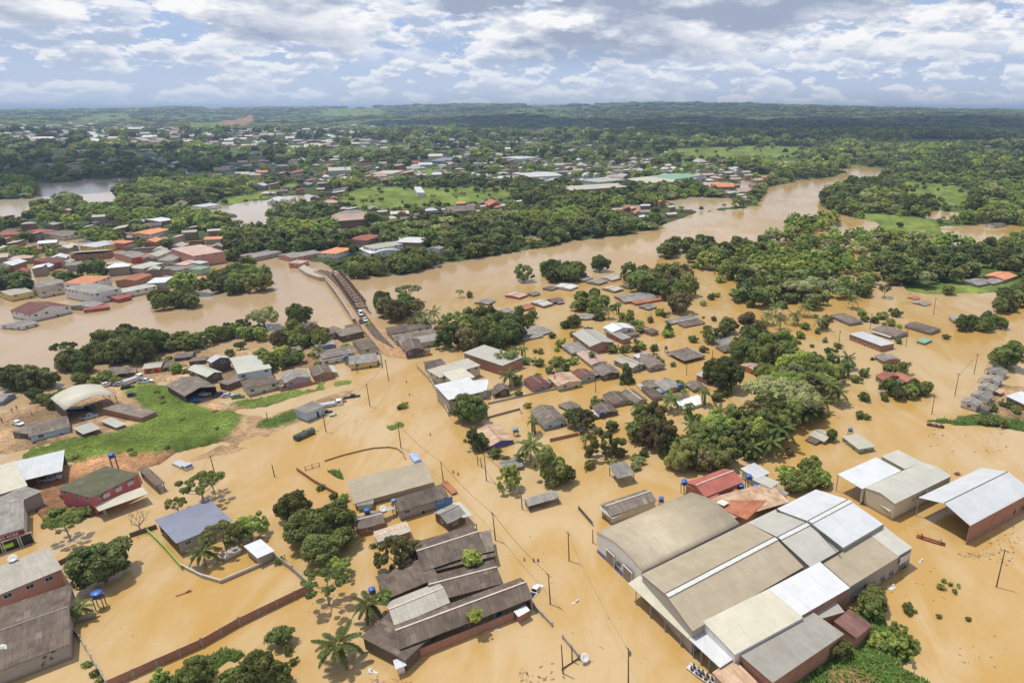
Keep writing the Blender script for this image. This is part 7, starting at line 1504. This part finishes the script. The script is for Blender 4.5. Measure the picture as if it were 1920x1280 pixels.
for xx, yy, s_, px_, py_ in pts:
    r_ = s_*(q_.uniform(.38, .82) if q_.random() < .8 else q_.uniform(.8, 1.05)); mt = tone_for(xx, yy, q_)
    vis = -40 < px_ < 1960
    if n_ind < BUDGET and vis and py_ > 380:
        inw = pip(WOODS, px_, py_); kk = {'m': 'dome', 'g': 'dome', 'l': 'loose', 'y': 'cloud'}[mt]; nmx = {'m': 'dark', 'g': 'green', 'l': 'light green', 'y': 'pale'}[mt]
        tree(px_, py_, r_*ppm(py_), kk, mt, nmx+' '+QN[inw], nmx+' trees, '+('flooded wood' if inw else 'far bank wood'), loc=(xx, yy, max(ground_z(xx, yy), 0)+r_*q_.uniform(.7, 1.1)), r=r_); n_ind += 1
    else: rest.append((xx, yy, r_, mt))
vars_ = []
for mt in 'mgly':
    for lod in (2, 3):
        for v in (0, 1): vars_.append((mt, lod, v))
vi = {k: i for i, k in enumerate(vars_)}
V3 = []; SC = []; RT = []; ID = []
for xx, yy, r_, mt in rest:
    z_ = max(ground_z(xx, yy), -.5); lod = 2 if yy < 800 else 3; hgt_ = q_.uniform(.55, 1.1) if yy < 2500 else .2
    V3.append((xx, yy, z_+r_*hgt_)); SC.append((r_*1.12, r_*1.12, r_*q_.uniform(.8, 1.1)*(1 if yy < 2500 else .33))); RT.append((0, 0, q_.uniform(0, 6.28))); ID.append(vi[(mt, lod, q_.randrange(2))])
fm = bpy.data.meshes.new('forest'); fm.from_pydata(V3, [], [])
for nm_, ty, dat in (('sc', 'FLOAT_VECTOR', SC), ('rt', 'FLOAT_VECTOR', RT)):
    a = fm.attributes.new(nm_, ty, 'POINT'); a.data.foreach_set('vector', np.array(dat, np.float32).ravel())
a = fm.attributes.new('vid', 'INT', 'POINT'); a.data.foreach_set('value', np.array(ID, np.int32))
fo = tag(link(bpy.data.objects.new('forest', fm)), 'far woods and orchards as one leafy mass', kind='stuff')
ng = bpy.data.node_groups.new('scatter', 'GeometryNodeTree'); ng.interface.new_socket('Geometry', in_out='INPUT', socket_type='NodeSocketGeometry'); ng.interface.new_socket('Geometry', in_out='OUTPUT', socket_type='NodeSocketGeometry')
gi = ng.nodes.new('NodeGroupInput'); go = ng.nodes.new('NodeGroupOutput'); jn = ng.nodes.new('GeometryNodeJoinGeometry')
def attr(nm_, ty): n = ng.nodes.new('GeometryNodeInputNamedAttribute'); n.data_type = ty; n.inputs[0].default_value = nm_; return n
asc, art, aid = attr('sc', 'FLOAT_VECTOR'), attr('rt', 'FLOAT_VECTOR'), attr('vid', 'INT')
for k, i in vi.items():
    ob = bpy.data.objects.new('crown_source', crown({'m': 'dome', 'g': 'dome', 'l': 'loose', 'y': 'cloud'}[k[0]], k[1], k[2], k[0]))
    oi_ = ng.nodes.new('GeometryNodeObjectInfo'); oi_.inputs['Object'].default_value = ob
    cp = ng.nodes.new('FunctionNodeCompare'); cp.data_type = 'INT'; cp.operation = 'EQUAL'; ng.links.new(aid.outputs[0], cp.inputs[2]); cp.inputs[3].default_value = i
    ip = ng.nodes.new('GeometryNodeInstanceOnPoints'); ng.links.new(gi.outputs[0], ip.inputs['Points']); ng.links.new(cp.outputs[0], ip.inputs['Selection']); ng.links.new(oi_.outputs['Geometry'], ip.inputs['Instance'])
    ng.links.new(art.outputs[0], ip.inputs['Rotation']); ng.links.new(asc.outputs[0], ip.inputs['Scale']); ng.links.new(ip.outputs[0], jn.inputs[0])
ng.links.new(jn.outputs[0], go.inputs[0]); fo.modifiers.new('scatter', 'NODES').node_group = ng
# ---------------------------------------------------------------- floating debris and weeds
dm = MB(); dq = random.Random(9)
def debris(cx_, cy_, rx, ry, n, s0=.2, s1=.9, ms=(0, 1, 2)):
    for i in range(int(n*.6)):
        a = dq.uniform(0, 6.28); k = math.sqrt(dq.random()); p = at(cx_+rx*k*math.cos(a), cy_+ry*k*math.sin(a), .03); L = dq.uniform(s0, s1)
        dm.box((p.x, p.y, .02), (L, L*dq.uniform(.15, .5), .1), dq.uniform(0, 3.14), dq.choice(ms))
for a in [(1860, 1040, 60, 22, 50, .1, .7, (1, 2)), (1830, 1040, 36, 6, 60, .2, .8, (2, 1)), (1880, 1010, 40, 30, 50, .1, .8, (1, 2)), (1780, 965, 30, 20, 20, .2, .8, (1, 2)), (280, 1200, 120, 50, 40, .1, .4, (0, 1)), (900, 1175, 50, 18, 40, .2, 1.3, (0, 0, 1)), (940, 1150, 22, 8, 40, .3, 1.8, (0, 0, 1)),
          (1020, 1262, 50, 20, 24, .2, .8, (1, 1, 2)), (1000, 1270, 40, 12, 20, .3, .9, (3, 1)), (730, 1278, 50, 8, 30, .3, 1.2, (3, 1)), (700, 1262, 12, 8, 12, .3, 1.3, (0, 1)), (1150, 1200, 90, 60, 24, .1, .4, (1, 2)), (1010, 1040, 80, 70, 20, .1, .5, (1, 2)), (640, 800, 60, 25, 16, .2, .9, (1, 2)), (1820, 830, 90, 40, 50, .2, 1.0, (1, 2)), (1700, 1100, 90, 60, 40, .1, .5, (1, 2)),
          (1600, 760, 200, 60, 30, .2, .8, (1, 2)), (700, 760, 90, 60, 20, .2, .5, (1, 2)), (1850, 1230, 60, 40, 20, .2, .5, (2,)), (430, 860, 60, 50, 20, .2, .6, (1, 2)), (600, 1130, 60, 40, 50, .1, .4, (2, 1)), (1690, 560, 40, 14, 20, .3, 1.4, (1, 2))]: debris(*a)
tag(dm.build('debris', [TRIM, plain('wet driftwood', (.26, .18, .10), .9), plain('drift weed', (.16, .15, .06), .9), plain('pink brown planks', (.42, .25, .17), .9)]), 'driftwood, planks and weed floating on the flood', kind='stuff')
for i, (x, y, c_, lb) in enumerate([(1671, 1101, TRIM, 'square white frame floating near the complex trees'), (1725, 1053, TRIM, 'small white scrap floating by the end bay'), (1096-20, 1190-60, TRIM, 'white scrap in the main street'), (345, 1112, RM['rd'], 'rusty red sheet ridge breaking the water in the walled lot')]):
    p = at(x, y, .06); o = MB().box((0, 0, 0), (1.8 if i == 0 else 3.0 if i == 3 else .7, 1.2 if i == 0 else .5, .12)).box((.8, .1, .15), (.9, .3, .3), .3).build('floating_board', c_); o.location = p; o.rotation_euler = (0, 0, .6); tag(o, lb, 'board')
# weeds: reed-like tufts at the margins of the dry ground
gb = MB(); gq = random.Random(3)
for (h_, c_, poly) in DRY:
    if c_ not in (LUSH, GRASS, SCRUB) or h_ < .2: continue
    xs = [p[0] for p in poly]; ys = [p[1] for p in poly]; n = int(min(7000, (max(xs)-min(xs))*(max(ys)-min(ys))*.2))
    for i in range(n):
        x, y = gq.uniform(min(xs), max(xs)), gq.uniform(min(ys), max(ys))
        if not pip(poly, x, y): continue
        p = at(x, y, h_*.5); g0 = ground_z(p.x, p.y)
        if g0 < .1: continue
        s = gq.uniform(.2, .6)*(1.5 if c_ == SCRUB else 1)
        for k in range(3):
            a = gq.uniform(0, 6.28); d = Vector((math.cos(a), math.sin(a), 0))*s*.5; e = Vector((-math.sin(a), math.cos(a), 0))*s*.22; b0 = Vector((p.x, p.y, g0-.05))
            gb.add([b0-e, b0+e, b0+d+Vector((0, 0, s*.8))], [(0, 1, 2)], 0 if gq.random() < .6 else 1)
tag(gb.build('grass', [LM['l'], LM['y']]), 'tufts of tall grass over the dry slopes', kind='stuff')
# ---------------------------------------------------------------- clouds overhead whose shade lies over the far woods
CLM = plain('cloud vapour', (.8, .8, .82), 1.0, var=.02)
def cloud(x, y, sx, sy, seed, label):
    q = random.Random(seed); k = 1400/math.tan(SUN_EL); ox, oy = math.sin(SUN_AZ)*k, math.cos(SUN_AZ)*k; m = MB()
    for i in range(26):
        a = i*2.4; r_ = math.sqrt((i+.5)/26)*.85; rr = q.uniform(.16, .3)
        v, f = ico((x+ox+sx*r_*math.cos(a), y+oy+sy*r_*math.sin(a), 1400), 1, seed+i, 2)
        cx_, cy_ = x+ox+sx*r_*math.cos(a), y+oy+sy*r_*math.sin(a)
        m.add([(cx_+(p[0]-cx_)*rr*sx, cy_+(p[1]-cy_)*rr*sy, 1400+(p[2]-1400)*rr*min(sx, sy)*.6) for p in v], f)
    return tag(m.build('cloud', CLM), label, kind='stuff')
cloud(-1010, 1060, 470, 370, 3, 'broad cumulus cloud over the left woods'); cloud(650, 4100, 2400, 1500, 4, 'long cumulus bank over the far hills'); cloud(700, 2250, 900, 420, 8, 'cumulus cloud over the right hand woods')
# ---------------------------------------------------------------- haze
HZ = bpy.data.materials.new('haze'); HZ.use_nodes = True; t = HZ.node_tree; t.nodes.clear()
pv = N(t, 'ShaderNodeVolumePrincipled', {'Color': (0.52, 0.71, 1.0, 1), 'Density': 0.00010, 'Anisotropy': 0.2}); N(t, 'ShaderNodeOutputMaterial', {'Volume': pv.outputs[0]})
m = MB(); zt_ = float(max(GZ.max()+20, 115)); m.box((0, 6500, (zt_-4)/2), (60000, 15400*1.0+13400, zt_+4))
hz = m.build('haze', HZ); tag(hz, 'thin bluish haze over the whole valley', kind='stuff')
